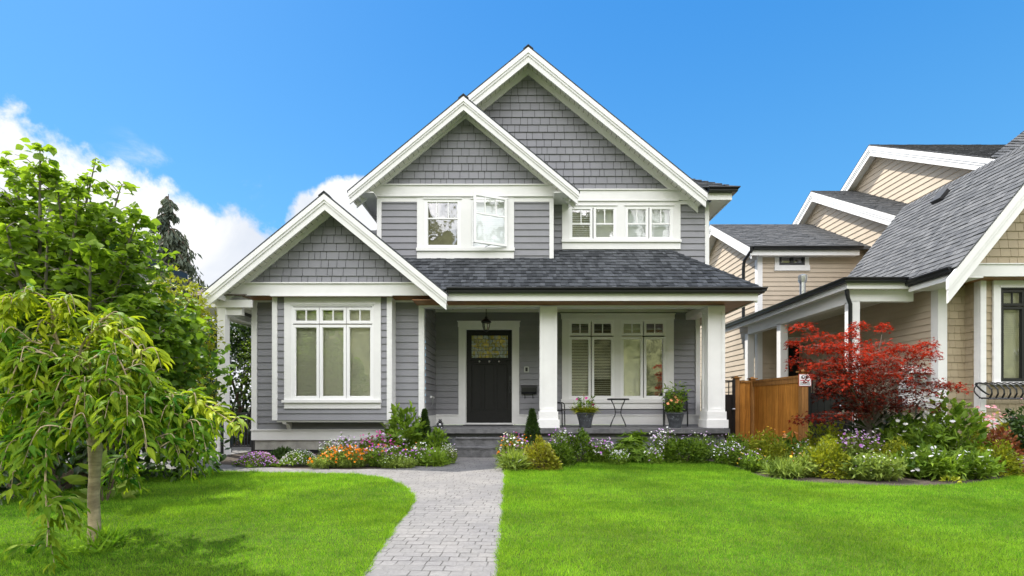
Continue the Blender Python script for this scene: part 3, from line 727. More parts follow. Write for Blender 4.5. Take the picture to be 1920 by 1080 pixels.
# wind chime stem seen in the window is left to the room; slab and steps
SZ = 0.478
b = MB(); b.xz([(xr + .05, SZ - .085), (3.93, SZ - .085), (3.93, SZ), (xr + .05, SZ)], 9.06, 9.30); b.box(xr + .03, 3.93, 9.30, DW + .02, SZ - .08, SZ + .002)
slab = part(b, 'porch_slab', 'slab_grey')
b = MB(); b.box(xr + .03, 3.88, 9.20, 9.26, .30, SZ - .085); b.box(xr + .03, 3.88, 9.23, 9.28, -.03, .285); b.box(XX(853, 8.9) - .09, XX(853, 8.9) - .03, 9.17, 9.23, -.03, .30); b.box(3.80, 3.885, 9.17, 9.23, -.03, .30)
part(b, 'porch_skirt', 'skirt_grey')
s0, s1 = XX(853, 8.85), XX(959, 8.85)
for zt_, yf in ((ZZ(821, 8.85), 8.85), (ZZ(838.5, 8.56), 8.56)):
    b = MB(); n = 26
    for i in range(n):                               # rock-faced riser, smooth tread
        xa_, xb_ = s0 + (s1 - s0) * i / n, s0 + (s1 - s0) * (i + 1) / n
        for k in range(4):
            za_, zb_ = zt_ - .02 - .15 * k / 4, zt_ - .02 - .15 * (k + 1) / 4
            r_ = random.Random(int(i * 31 + k * 7 + yf * 100))
            q = r_.uniform(0, .012)
            b.face([(xa_, yf + q, zb_), (xb_, yf + q, zb_), (xb_, yf + q, za_), (xa_, yf + q, za_)])
    b.box(s0, s1, yf - .012, 9.24, zt_ - .022, zt_); b.box(s0 + .003, s1 - .003, yf + .013, 9.2, -.03, zt_ - .022)
    part(b, 'step', 'slab_grey')
# columns
BD = 9.27
zc1 = ZZ(574.4, BD)
for cxp in (1028.5, 1343.6):
    c0 = XX(cxp, BD); h = .1625; y0, y1 = BD, BD + 2 * h
    b = MB(); t_ = .018
    b.box(c0 - h + t_, c0 + h - t_, y0 + t_, y1 - t_, SZ, zc1)                         # core
    zl, zh = ZZ(768, BD), ZZ(583, BD); zs = ZZ(771.5, BD)
    for sx in (-1, 1):
        xo = c0 + sx * h
        for (a0, a1) in ((y0, y0 + .055), (y1 - .055, y1)): b.box(xo, xo - sx * t_, a0, a1, zs, zc1)
        b.box(xo, xo - sx * t_, y0 + .055, y1 - .055, zs, zl + .02); b.box(xo, xo - sx * t_, y0 + .055, y1 - .055, zh, zc1)
    for yo, dy_ in ((y0, 1), (y1, -1)):
        for a0, a1 in ((c0 - h + t_, c0 - h + .055), (c0 + h - .055, c0 + h - t_)): b.box(a0, a1, yo, yo + dy_ * t_, zs, zc1)
        b.box(c0 - h + .055, c0 + h - .055, yo, yo + dy_ * t_, zs, zl + .02); b.box(c0 - h + .055, c0 + h - .055, yo, yo + dy_ * t_, zh, zc1)
    col_ = part(b, 'column', 'white_paint')
    b = MB(); q = .02; b.box(c0 - h - q, c0 + h + q, y0 - q, y1 + q, ZZ(787, BD), zs)
    q = .045; b.box(c0 - h - q, c0 + h + q, y0 - q, y1 + q, SZ + .008, ZZ(787, BD)); part(b, 'plinth', 'white_paint', col_)
# beams, ceiling, eave
zbm0, zbm1 = ZZ(575, 9.33), ZZ(563, 8.85)
b = MB(); b.box(xr - .05, XX(1360, 9.3), 9.33, 9.55, zbm0, zbm1 + .12); b.box(XX(1360, 9.3) - .26, XX(1360, 9.3) - .02, 9.55, DW, zbm0, zbm1 + .12)
b.box(xr - .05, XX(1360, 9.3) + .005, 9.315, 9.33, zbm0 + .09, zbm1 + .12)
part(b, 'beam', 'white_paint')
b = MB(); b.box(xr, 3.95, 9.5, DW, 3.05, 3.07); part(b, 'porch_ceiling', 'cedar_soffit')
EX = XX(1421.5, 8.85)
zf0, zf1 = ZZ(563.8, 8.85), ZZ(549, 8.85)
b = MB(); b.box(XX(830, 8.85), EX, 8.85, 8.88, zf0, zf1 + .03); b.box(EX - .03, EX, 8.88, 13, zf0, zf1 + .03); b.box(EX - .05, EX, 8.88, 8.9, zf0 - .03, zf0); part(b, 'fascia', 'white_paint')
b = MB(); b.box(xr - .1, EX - .03, 8.88, 9.34, zf0 + .015, zf0 + .03); b.box(3.9, EX - .03, 9.34, 13, zf0 + .015, zf0 + .03); part(b, 'eave_soffit', 'cedar_soffit')
# K-style gutter along the front and round the corner
gp = [(0, 0), (-.075, 0), (-.085, .02), (-.088, .045), (-.12, .075), (-.12, .095), (0, .095)]
gz = ZZ(550.8, 8.85)
b = MB(); b.prism([(8.85 + p[0], gz + p[1]) for p in gp], lambda a, c, d: (d, a, c), XX(838, 8.8), EX)
b.prism([(EX - p[0], gz + p[1]) for p in gp], lambda a, c, d: (a, d, c), 8.85, 13)
corner = [(EX - p[0], 8.85 + p[0], gz + p[1]) for p in gp]
for i in range(len(gp) - 1):
    p, q = gp[i], gp[i + 1]
    b.face([(EX, 8.85 + p[0], gz + p[1]), (EX - p[0], 8.85 + p[0], gz + p[1]), (EX - q[0], 8.85 + q[0], gz + q[1]), (EX, 8.85 + q[0], gz + q[1])])
    b.face([(EX - p[0], 8.85, gz + p[1]), (EX - p[0], 8.85 + p[0], gz + p[1]), (EX - q[0], 8.85 + q[0], gz + q[1]), (EX - q[0], 8.85, gz + q[1])])
part(b, 'gutter', 'black_metal')
# porch roof: front slope, right slope and hip caps
ey, ez = 8.77, ZZ(543.5, 8.77); sl = math.atan(.86); cs, sn = math.cos(sl), math.sin(sl)
ex1 = EX + .10; L = (UR - ey) / cs
run = UR - ey
b = MB()
fnr = lambda a, s, n: (a, ey + s * cs - n * sn, ez + s * sn + n * cs)
poly = [(-1.62, 0), (ex1, 0), (ex1 - run, L), (-2.5, L)]
b.face([fnr(a, s, 0) for a, s in poly], 0.2)
courses(b, poly, fnr, .128, .012, tabs=(.055, .125), tint=(0.08, 0.92), gap=.002, tvar=.009, irregular=.006)
fnr2 = lambda a, s, n: (ex1 - s * cs + n * sn, a, ez + s * sn + n * cs)
poly = [(ey, 0), (14, 0), (14, L), (ey + run, L)]
b.face([fnr2(a, s, 0) for a, s in poly], 0.2)
courses(b, poly, fnr2, .128, .012, tabs=(.055, .125), tint=(0.08, 0.92), gap=.002, tvar=.009, irregular=.006)
roof = part(b, 'porch_roof', 'roof_dark')
b = MB(); hp0 = Vector((ex1, ey, ez)); hp1 = Vector((ex1 - run, UR, ez + L * sn)); n = 13
dirv = (hp1 - hp0) / n; side1 = Vector((-.10, 0, -.0)); side2 = Vector((0, .10, 0))
for i in range(n):
    a, c = hp0 + dirv * (i - .15), hp0 + dirv * (i + 1)
    up0, up1 = Vector((0, 0, .036)), Vector((0, 0, .016)); t_ = random.Random(i).uniform(.05, .6)
    for sd_ in (side1, side2):
        sdn = sd_ * 1.0; dn = Vector((0, 0, 0.0))
        if sd_ is side1: w0 = Vector((-.095, -.0, 0)); 
        else: w0 = Vector((0, .095, 0))
        b.face([a + up0, c + up1, c + w0 + up1 * .9, a + w0 + up0 * .9], t_)
        b.face([a + up0, a + w0 + up0 * .9, a + w0, a], t_)
part(b, 'hip_cap', 'roof_dark', roof)

# ---- upper left bay with its own gable
ux0, ux1 = XX(708.5, UL), XX(1036.8, UL); uz0, uz1 = 2.9, ZZ(376.5, UL)
uL0, uL1 = XX(796, UL), XX(864.5, UL); uR0, uR1 = XX(884, UL), XX(951, UL); vz0, vz1 = ZZ(466, UL), ZZ(374.5, UL)
b = MB(); courses(b, [(ux0, uz0), (ux1, uz0), (ux1, uz1), (ux0, uz1)], front_fn(UL), EXP, z_start=uz0 - .03, tint=(.3, 1), holes=[(uL0, uL1, vz0, vz1), (uR0, uR1, vz0, vz1)])
part(b, 'siding_wall', 'grey_siding')
b = MB(); courses(b, [(UL, uz0), (16, uz0), (16, 5.3), (UL, 5.3)], left_fn(ux0), EXP); part(b, 'siding_wall', 'grey_siding')
b = MB(); b.box(ux1 - .02, ux1 - .005, UL, UR, uz0, 5.2); part(b, 'return_wall', 'grey_siding')
b = MB(); b.box(ux0 - .012, ux0 + .078, UL - .03, UL + .06, uz0, uz1); part(b, 'corner_trim', 'white_paint'); b = MB(); b.box(ux1 - .072, ux1 + .012, UL - .03, UL + .06, uz0, uz1); part(b, 'corner_trim', 'white_paint')
ccx, cza, cm = XX(869.2, RUL), ZZ(180.5, RUL), .826
cxl, cxr = XX(653.8, RUL), XX(1085.2, RUL)
ub = ZZ(349.5, UL)
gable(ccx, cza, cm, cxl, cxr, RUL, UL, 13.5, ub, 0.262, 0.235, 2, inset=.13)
b = MB(); ub2 = ZZ(368.5, UL); q0 = ccx - (cza - .165 - ub) / cm; q1 = ccx + (cza - .165 - ub) / cm; qd = (ub - ub2) / cm
b.xz([(q0 - qd, ub2), (q1 + qd, ub2), (q1, ub), (q0, ub)], UL - .045, UL + .02); b.box(q0 + .06, q1 - .06, UL - .07, UL - .04, ub, ub + .022)
b.box(ux0 - .02, ux1 + .03, UL - .06, UL - .045, ub2 - .02, ub2 + .005); b.box(ux0 - .012, ux1 + .012, UL - .0275, UL + .02, uz1 - .03, ub2 - .01)
part(b, 'band_board', 'white_paint')
b = MB(); b.box(cxl + .16, ux0, RUL + .05, 13.5, ub2 - .05, ub2 - .03); part(b, 'eave_soffit', 'white_paint'); b = MB(); b.box(ux1, cxr - .16, RUL + .05, UR, ub2 - .05, ub2 - .03); part(b, 'eave_soffit', 'white_paint')
b = MB(); b.box(cxl + .13, cxl + .16, RUL + .03, 13.5, 4.97, cza - cm * (ccx - cxl - .13) - .02); part(b, 'fascia', 'white_paint'); b = MB(); b.box(cxr - .16, cxr - .13, RUL + .03, UR, 4.97, cza - cm * (cxr - .13 - ccx) - .02); part(b, 'fascia', 'white_paint')
hb = ZZ(410.5, UL)
def usash(x0, x1, pane):
    return (x0, x1, vz0 + .012, vz1 - .012, [(x0 + (x1 - x0) / 3, hb, vz1 - .05), (x0 + (x1 - x0) * 2 / 3, hb, vz1 - .05)], [hb], pane)
ucl, ucr, uct, ucb = XX(782.5, UL), XX(963.8, UL), ub2 - .02, vz0
window(front_fn(UL), uL0, uL1, vz0, vz1, [usash(uL0 + .02, uL1 - .02, 'glass_mirror')], room='interior_tan', casing=(ucl, uR0, uct, ucb, (uL0 - .02, uL1 + .02, vz1, vz1 + .02, .034, .05)), depth=.2)
wn = window(front_fn(UL), uR0, uR1, vz0, vz1, [], room='interior', blind=[(uR0 + .03, uR1 - .03, vz0, vz1, 1.4, 'blind_white', .04)],
       casing=(uR0, ucr, uct, ucb, (uR0 - .02, uR1 + .02, vz1, vz1 + .02, .034, .05)),
       sill=[(XX(781.5, UL), XX(965, UL), ZZ(472, UL), vz0, 0, .07), (ucl, ucr, ZZ(486, UL), ZZ(472, UL), 0, .036)])
# the opened casement: hinged on its right edge, swung out towards the street
ang = math.radians(23); hx_, hy_ = uR1 - .02, UL - .04; sw = uR1 - uR0 - .03
ofn = lambda a, c, d: (hx_ - a * math.cos(ang) + d * math.sin(ang), hy_ - a * math.sin(ang) - d * math.cos(ang), c)
b = MB(); fw = .045; z0_, z1_ = vz0 + .012, vz1 - .005
def obx(b, a0, a1, c0, c1, n0, n1): b.prism([(a0, c0), (a1, c0), (a1, c1), (a0, c1)], ofn, n0, n1)
obx(b, 0, fw, z0_, z1_, 0, .05); obx(b, sw - fw, sw, z0_, z1_, 0, .05); obx(b, fw, sw - fw, z0_, z0_ + fw, 0, .05); obx(b, fw, sw - fw, z1_ - fw, z1_, 0, .05)
obx(b, fw, sw - fw, hb - .014, hb + .014, .012, .042)
for k in (1, 2): obx(b, sw * k / 3 - .01, sw * k / 3 + .01, hb + .014, z1_ - fw, .012, .042)
part(b, 'sash', 'window_vinyl', wn)
b = MB(); b.face([ofn(fw, z0_ + fw, .025), ofn(sw - fw, z0_ + fw, .025), ofn(sw - fw, z1_ - fw, .025), ofn(fw, z1_ - fw, .025)]); part(b, 'pane', 'glass', wn)
b = MB(); b.tube([(uR0 + .25, UL, vz0 + .02), ofn(sw * .45, z0_ + .02, 0)], .008, 6); part(b, 'stay', 'silver_trim', wn)

# ---- main upper wall, large gable
rx1 = XX(1327.6, UR); rz0, rz1 = 3.0, ZZ(383, UR)
A0, A1, B0, B1 = XX(1067, UR), XX(1155.5, UR), XX(1171.3, UR), XX(1261, UR); tz0, tz1 = ZZ(451, UR), ZZ(388, UR)
b = MB(); courses(b, [(ux1 - .02, rz0), (rx1, rz0), (rx1, rz1), (ux1 - .02, rz1)], front_fn(UR), EXP, z_start=rz0 - .05, tint=(.3, 1), holes=[(A0, A1, tz0, tz1), (B0, B1, tz0, tz1)])
part(b, 'siding_wall', 'grey_siding')
b = MB(); courses(b, [(UR, rz0), (18, rz0), (18, 5.2), (UR, 5.2)], right_fn(rx1), EXP); part(b, 'siding_wall', 'grey_siding')
b = MB(); b.box(rx1 - .07, rx1 + .012, UR - .03, UR + .07, rz0, rz1 + .06); part(b, 'corner_trim', 'white_paint')
mcx, mza, mm = XX(990.5, RM), ZZ(88.5, RM), .815
mxr = XX(1325.5, RM); mxl = -1.9
mb_ = ZZ(358.5, UR)
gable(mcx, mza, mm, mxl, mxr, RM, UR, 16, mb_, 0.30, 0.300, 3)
b = MB(); mb2 = ZZ(377, UR); q1 = mcx + (mza - .165 - mb_) / mm; qd = (mb_ - mb2) / mm
b.xz([(ux1, mb2), (q1 + qd, mb2), (q1, mb_), (ux1, mb_)], UR - .045, UR + .02); b.box(ux1, q1 - .05, UR - .07, UR - .04, mb_, mb_ + .022); b.box(ux1, q1 - .0, UR - .06, UR - .045, mb2 - .02, mb2 + .004)
b.box(ux1, rx1 - .07, UR - .028, UR, rz1 - .01, mb2 - .01)
part(b, 'band_board', 'white_paint')
hbar = ZZ(420.5, UR)
def rsash(p0, p1, pane):
    x0, x1 = XX(p0, UR), XX(p1, UR)
    return (x0, x1, tz0 + .01, tz1 - .01, [((x0 + x1) / 2, hbar, tz1 - .05)], [hbar], pane)
rc = (XX(1053.7, UR), XX(1275, UR), mb2 - .02, tz0)
window(front_fn(UR), A0, A1, tz0, tz1, [rsash(1068, 1110.5, 'glass_mirror'), rsash(1112.5, 1154.5, 'glass_mirror')], blind=[(A0, A0 + .46, tz0, tz1, .9, 'blind_white', .04), (A0 + .47, A1, tz0, tz1, 1.35, 'blind_white', .04)], room='interior_tan',
       casing=(rc[0], B0, rc[2], rc[3], (A0 - .02, A1 + .02, tz1 + .01, tz1 + .03, .034, .05)))
window(front_fn(UR), B0, B1, tz0, tz1, [rsash(1172.3, 1215, 'glass'), rsash(1217, 1260, 'glass')], blind=[(B0, B1, tz0, tz1, 1.45, 'blind_white', .04)],
       casing=(B0, rc[1], rc[2], rc[3], (B0 - .02, B1 + .02, tz1 + .01, tz1 + .03, .034, .05)),
       sill=[(XX(1052.5, UR), XX(1276, UR), ZZ(455.4, UR), tz0, 0, .07), (rc[0], rc[1], ZZ(468, UR), ZZ(455.4, UR), 0, .036)])
# eave return on the right: hip roof behind the gable
HE = 9.80; hxe = XX(1372.5, HE); hz0, hz1 = ZZ(374.5, HE), ZZ(362.5, HE)
b = MB(); b.box(rx1 - .25, hxe, HE, HE + .03, hz0, hz1 + .03); b.box(hxe - .03, hxe, HE + .03, 17, hz0, hz1 + .03); part(b, 'fascia', 'white_paint')
b = MB(); b.box(rx1, hxe - .03, HE + .03, 17, hz0 + .012, hz0 + .03); part(b, 'eave_soffit', 'white_paint')
b = MB(); gz2 = hz1 + .002
b.prism([(HE + p[0], gz2 + p[1]) for p in gp], lambda a, c, d: (d, a, c), rx1 - .12, hxe); b.prism([(hxe - p[0], gz2 + p[1]) for p in gp], lambda a, c, d: (a, d, c), HE, 17)
for i in range(len(gp) - 1):
    p, q = gp[i], gp[i + 1]
    b.face([(hxe, HE + p[0], gz2 + p[1]), (hxe - p[0], HE + p[0], gz2 + p[1]), (hxe - q[0], HE + q[0], gz2 + q[1]), (hxe, HE + q[0], gz2 + q[1])])
    b.face([(hxe - p[0], HE, gz2 + p[1]), (hxe - p[0], HE + p[0], gz2 + p[1]), (hxe - q[0], HE + q[0], gz2 + q[1]), (hxe - q[0], HE, gz2 + q[1])])
part(b, 'gutter', 'black_metal')
he0 = Vector((hxe + .06, HE - .06, gz2 + .085)); sl2 = math.atan(.70); c2, s2 = math.cos(sl2), math.sin(sl2)
b = MB()
f1 = lambda a, s, n: (a, he0.y + s * c2 - n * s2, he0.z + s * s2 + n * c2)
f2 = lambda a, s, n: (he0.x - s * c2 + n * s2, a, he0.z + s * s2 + n * c2)
R_ = 2.6
p1 = [(he0.x - .8, 0), (he0.x, 0), (he0.x - .8, .8 / c2)]
courses(b, p1, f1, .128, .014, tabs=(.09, .24), tint=(.1, .9), tvar=.008)
p2 = [(he0.y, 0), (17, 0), (17, R_ / c2), (he0.y + R_, R_ / c2)]
b.face([f2(*q, 0) for q in p2], .3); courses(b, p2, f2, .128, .014, tabs=(.12, .3), tint=(.1, .9), tvar=.008)
for i in range(14):
    a = he0 + Vector((-1, 1, .70)) * (i * .10); c = a + Vector((-1, 1, .70)) * .118
    b.face([a + Vector((.0, 0, .04)), a + Vector((-.11, 0, .035)), c + Vector((-.11, 0, .018)), c + Vector((0, 0, .02))], random.Random(i).uniform(.2, .8))
    b.face([a + Vector((.0, 0, .04)), a + Vector((-.11, 0, .035)), a + Vector((-.11, 0, .0)), a], .2)
part(b, 'hip_roof', 'roof_dark')
# little roof behind the low gable, left of the upper bay
b = MB(); f3 = lambda a, s, n: (a, 11.2 + s * .9, ZZ(440, 11.2) + s * .436 + n)
courses(b, [(-4.6, 0), (-3.0, 0), (-3.0, .9), (-3.5, .9)], f3, .128, .012, tabs=(.1, .24), tint=(.2, .9)); b.box(-4.6, -3.0, 11.15, 11.22, ZZ(440, 11.2) - .12, ZZ(440, 11.2)); part(b, 'rear_roof', 'roof_grey')
# ------------------------------------------------------------------ the beige house on the right
nb = empty('beige_house', (10.5, 11.5, 0), 'beige neighbouring house with steep grey roofs and black window frames', 'house')
def npart(mb, name, mat, parent=None, smooth=False): return mb.build(name, MAT[mat], parent or nb, smooth)
NX, ND = 8.10, 9.42          # side wall plane (looks towards the grey house) and its front corner
NB_, NG, NR = 9.12, 8.90, 8.45   # bay front, gable wall, rake
BX = 8.64                    # left side of the projecting front bay
# side wall, front strip, bay
b = MB(); courses(b, [(ND, -.1), (14.2, -.1), (14.2, 3.9), (ND, 3.9)], left_fn(NX), EXP, tint=(.2, 1), z_start=-.1); npart(b, 'siding_wall', 'beige_siding')
b = MB(); b.box(NX - .025, NX + .15, ND - .03, ND + .0, -.1, 3.5); b.box(NX - .028, NX, ND, ND + .13, -.1, 3.5); npart(b, 'corner_trim', 'white_paint')
b = MB(); b.box(NX, BX + .1, ND + .02, ND + .1, -.1, 3.6); courses(b, [(NX + .15, -.1), (BX, -.1), (BX, 3.35), (NX + .15, 3.35)], front_fn(ND + .02), .142, .014, tabs=(.10, .19), tint=(.4, 1), gap=.006, irregular=.004); npart(b, 'shingle_wall', 'beige_shingle')
b = MB(); courses(b, [(NB_ + .02, -.1), (ND + .02, -.1), (ND + .02, 3.35), (NB_ + .02, 3.35)], left_fn(BX), .142, .014, tabs=(.10, .19), tint=(.4, 1), gap=.006, irregular=.004); b.box(BX, BX + .03, NB_ + .02, ND, -.1, 3.35); npart(b, 'shingle_wall', 'beige_shingle')
nz1 = ZZ(518, NB_)
nwx0, nwx1, nwz0, nwz1 = XX(1873.5, NB_), XX(1990, NB_), ZZ(716, NB_), ZZ(540, NB_)
nbz = ZZ(755, NB_)
b = MB(); b.box(BX + .01, 11.0, NB_ + .02, NB_ + .05, .2, nbz)
for a0, a1 in ((BX + .08, nwx0 - .12), (nwx1 + .12, 11.0)):
    courses(b, [(a0, nbz - .3), (a1, nbz - .3), (a1, nz1), (a0, nz1)], front_fn(NB_ + .02), .142, .014, tabs=(.10, .19), tint=(.4, 1), gap=.006, irregular=.004)
courses(b, [(nwx0 - .12, nbz - .3), (nwx1 + .12, nbz - .3), (nwx1 + .12, nwz0), (nwx0 - .12, nwz0)], front_fn(NB_ + .02), .142, .014, tabs=(.10, .19), tint=(.4, 1), gap=.006)
npart(b, 'bay_wall', 'beige_shingle')
b = MB(); b.box(BX - .02, BX + .085, NB_ - .02, NB_ + .02, nbz - .3, nz1); b.box(BX - .025, BX, NB_ + .02, NB_ + .11, nbz - .3, nz1)
b.box(BX - .03, 11, NB_ - .02, NB_ + .02, nbz - .55, nbz - .3); npart(b, 'corner_trim', 'white_paint')
b = MB(); b.box(BX - .0, 11, NB_ + .03, NB_ + .3, -.1, nbz - .55); npart(b, 'foundation', 'concrete')
sx0, sx1 = XX(1875, NB_), XX(1917, NB_); sx2 = XX(1919, NB_); sx3 = XX(1961, NB_)
sg = []
for a0, a1 in ((sx0, sx1), (sx2, sx3)):
    for r0, r1, vb in ((544.5, 574, 1), (576, 714, 0)):
        z1_, z0_ = ZZ(r0, NB_), ZZ(r1, NB_)
        sg.append((a0, a1, z0_, z1_, [((a0 + a1) / 2, z0_ + .04, z1_ - .04)] if vb else [], []))
nwx1 = sx3 + .02
window(front_fn(NB_), nwx0, nwx1, nwz0, nwz1, sg, pane='glass_mirror', frame='black_metal', blind=[(nwx0, nwx1, nwz0, nwz1, 1.2, 'blind_tan', .036)], parent=nb, fw=.04,
       casing=(XX(1860, NB_), nwx1 + .13, nz1, nwz0, (nwx0 - .02, nwx1 + .02, nwz1, nwz1 + .025, .034, .05)), sill=[(XX(1858, NB_), nwx1 + .15, nwz0 - .06, nwz0, 0, .06)])
# front gable: steep roof, rake, shingles, band
m2 = 1.25; rdx, rdz = 9.60, EYE + 4.95
zr = lambda x: rdz - m2 * (rdx - x)
gex = 7.42                                            # eave edge at the rake
b = MB()
chevron(b, rdx, rdz - .01, m2, 7.58, 11.8, 0.0, .10, NR, 12.15); npart(b, 'roof_deck', 'roof_grey')
fsl = math.atan(m2); c2, s2 = math.cos(fsl), math.sin(fsl)
Lr = (rdx - 7.56) / c2
f1 = lambda a, s, n: (7.56 + s * c2 - n * s2, a, zr(7.56) + s * s2 + n * c2)
b = MB(); courses(b, [(NR - .04, 0), (12.18, 0), (12.18, Lr), (NR - .04, Lr)], f1, .128, .013, tabs=(.07, .17), tint=(.05, 1), gap=.002, tvar=.009, irregular=.006); npart(b, 'gable_roof', 'roof_grey')
b = MB(); n = 28
for i in range(n):
    y0 = NR - .04 + (12.2 - NR) * i / n; y1 = y0 + (12.2 - NR) / n * 1.12
    for sgn in (-1, 1):
        b.face([(rdx, y0, rdz + .035), (rdx, y1, rdz + .015), (rdx + sgn * .09, y1, rdz + .015 - .11), (rdx + sgn * .09, y0, rdz + .035 - .11)], random.Random(i).uniform(.2, .9))
    b.face([(rdx - .09, y0, rdz - .075), (rdx, y0, rdz + .035), (rdx + .09, y0, rdz - .075), (rdx, y0, rdz - .0)], .2)
npart(b, 'ridge_cap', 'roof_grey')
b = MB(); chevron(b, rdx, rdz, m2, gex - .0, 11.9, .03, .20, NR - .03, NR + .02); chevron(b, rdx, rdz, m2, gex + .012, 11.9, .20, .28, NR - .015, NR + .02); chevron(b, rdx, rdz, m2, gex + .018, 11.9, .28, .46, NR, NR + .03); npart(b, 'rake_board', 'white_paint')
b = MB(); chevron(b, rdx, rdz, m2, 7.72, 11.8, .26, .28, NR + .03, NG); npart(b, 'soffit', 'soffit_white')
gz0 = ZZ(497, NG)
hw_ = (rdz - .42 - gz0) / m2
b = MB(); b.xz([(rdx - hw_, gz0 - .2), (rdx + hw_, gz0 - .2), (rdx + .01, rdz - .44), (rdx - .01, rdz - .44)], NG + .005, NG + .05)
courses(b, [(rdx - hw_, gz0), (rdx + hw_, gz0), (rdx + .05, rdz - .45), (rdx - .05, rdz - .45)], front_fn(NG + .005), .155, .015, tabs=(.12, .22), tint=(.4, 1), gap=.007); npart(b, 'gable_shingles', 'beige_shingle')
b = MB(); b.box(rdx - hw_ - .12, 11, NG - .04, NG + .05, ZZ(519, NG), gz0); b.box(rdx - hw_ - .05, 11, NG - .06, NG + .02, gz0, gz0 + .02); npart(b, 'band_board', 'white_paint')
b = MB(); b.box(NX - .1, 11, NG + .02, ND + .1, ZZ(521, NG), ZZ(521, NG) + .02); npart(b, 'eave_soffit', 'cedar_soffit')
# main eave: fascia, gutter
nez = EYE + 2.325
b = MB(); b.box(7.60, 7.63, NR + .05, 9.51, nez - .10, nez + .04); b.box(7.63, NX, NR + .05, 9.51, nez - .08, nez - .06); npart(b, 'fascia', 'white_paint')
b = MB(); b.prism([(7.60 + q[0], nez + .02 + q[1]) for q in gp], lambda a, c, d: (a, d, c), NR + .06, 9.51); npart(b, 'gutter', 'black_metal')
# small roof vent
b = MB(); vf = lambda a, s, n: f1(a, s, n)
sv = (9.30 - 7.56) / c2
b.prism([(10.60, sv - .12), (10.86, sv - .12), (10.86, sv + .14), (10.60, sv + .14)], vf, .0, .09); npart(b, 'roof_vent', 'matte_black')
# covered side porch
pe, pf = 6.33, 9.49; pz = EYE + 2.49
b = MB(); b.box(pe + .06, 7.60, pf, pf + .03, pz - .20, pz - .085); b.box(pe + .06, pe + .09, pf + .03, 15.2, pz - .20, pz - .085); npart(b, 'fascia', 'white_paint')
b = MB()
g0 = pz - .095
b.prism([(pf + q[0], g0 + q[1]) for q in gp], lambda a, c, d: (d, a, c), pe + .06, 7.50); b.prism([(pe + .06 + q[0], g0 + q[1]) for q in gp], lambda a, c, d: (a, d, c), pf, 15.2)
for i in range(len(gp) - 1):
    q, r_ = gp[i], gp[i + 1]; ox = pe + .06
    b.face([(ox, pf + q[0], g0 + q[1]), (ox + q[0], pf + q[0], g0 + q[1]), (ox + r_[0], pf + r_[0], g0 + r_[1]), (ox, pf + r_[0], g0 + r_[1])])
    b.face([(ox + q[0], pf, g0 + q[1]), (ox + q[0], pf + q[0], g0 + q[1]), (ox + r_[0], pf + r_[0], g0 + r_[1]), (ox + r_[0], pf, g0 + r_[1])])
npart(b, 'gutter', 'black_metal')
psl = .16; f2 = lambda a, s, n: (pe + s, a, pz - .02 + s * psl + n); f3 = lambda a, s, n: (a, pf - .06 + s, pz - .02 + s * psl + n)
b = MB(); courses(b, [(pf - .06, 0), (15.2, 0), (15.2, 1.8), (pf + 1.7, 1.8)], f2, .128, .012, tabs=(.1, .24), tint=(0, 1), tvar=.006)
courses(b, [(pe, 0), (7.9, 0), (7.9, 1.5), (pe + 1.5, 1.5)], f3, .128, .012, tabs=(.1, .24), tint=(0, 1), tvar=.006); npart(b, 'porch_roof', 'roof_grey')
b = MB(); b.box(pe + .09, NX, pf + .03, 14.1, pz - .19, pz - .17); npart(b, 'porch_ceiling', 'soffit_white')
b = MB(); b.box(6.56, 7.82, 9.66, 9.80, pz - .41, pz - .19); b.box(6.58, 6.76, 9.80, 14.0, pz - .43, pz - .19); npart(b, 'beam', 'white_paint')
for yy in (9.66, 12.25, 14.0):
    b = MB(); b.box(6.58, 6.76, yy, yy + .18, -.15, pz - .40); npart(b, 'post', 'white_paint')
b = MB(); b.tube([(pe + .10, 9.58, pz - .12), (pe + .12, 9.58, pz - .24), (6.47, 9.58, pz - .36), (6.53, 9.60, pz - .48), (6.53, 9.60, -.05)], .036, 10); npart(b, 'downspout', 'black_metal', smooth=True)
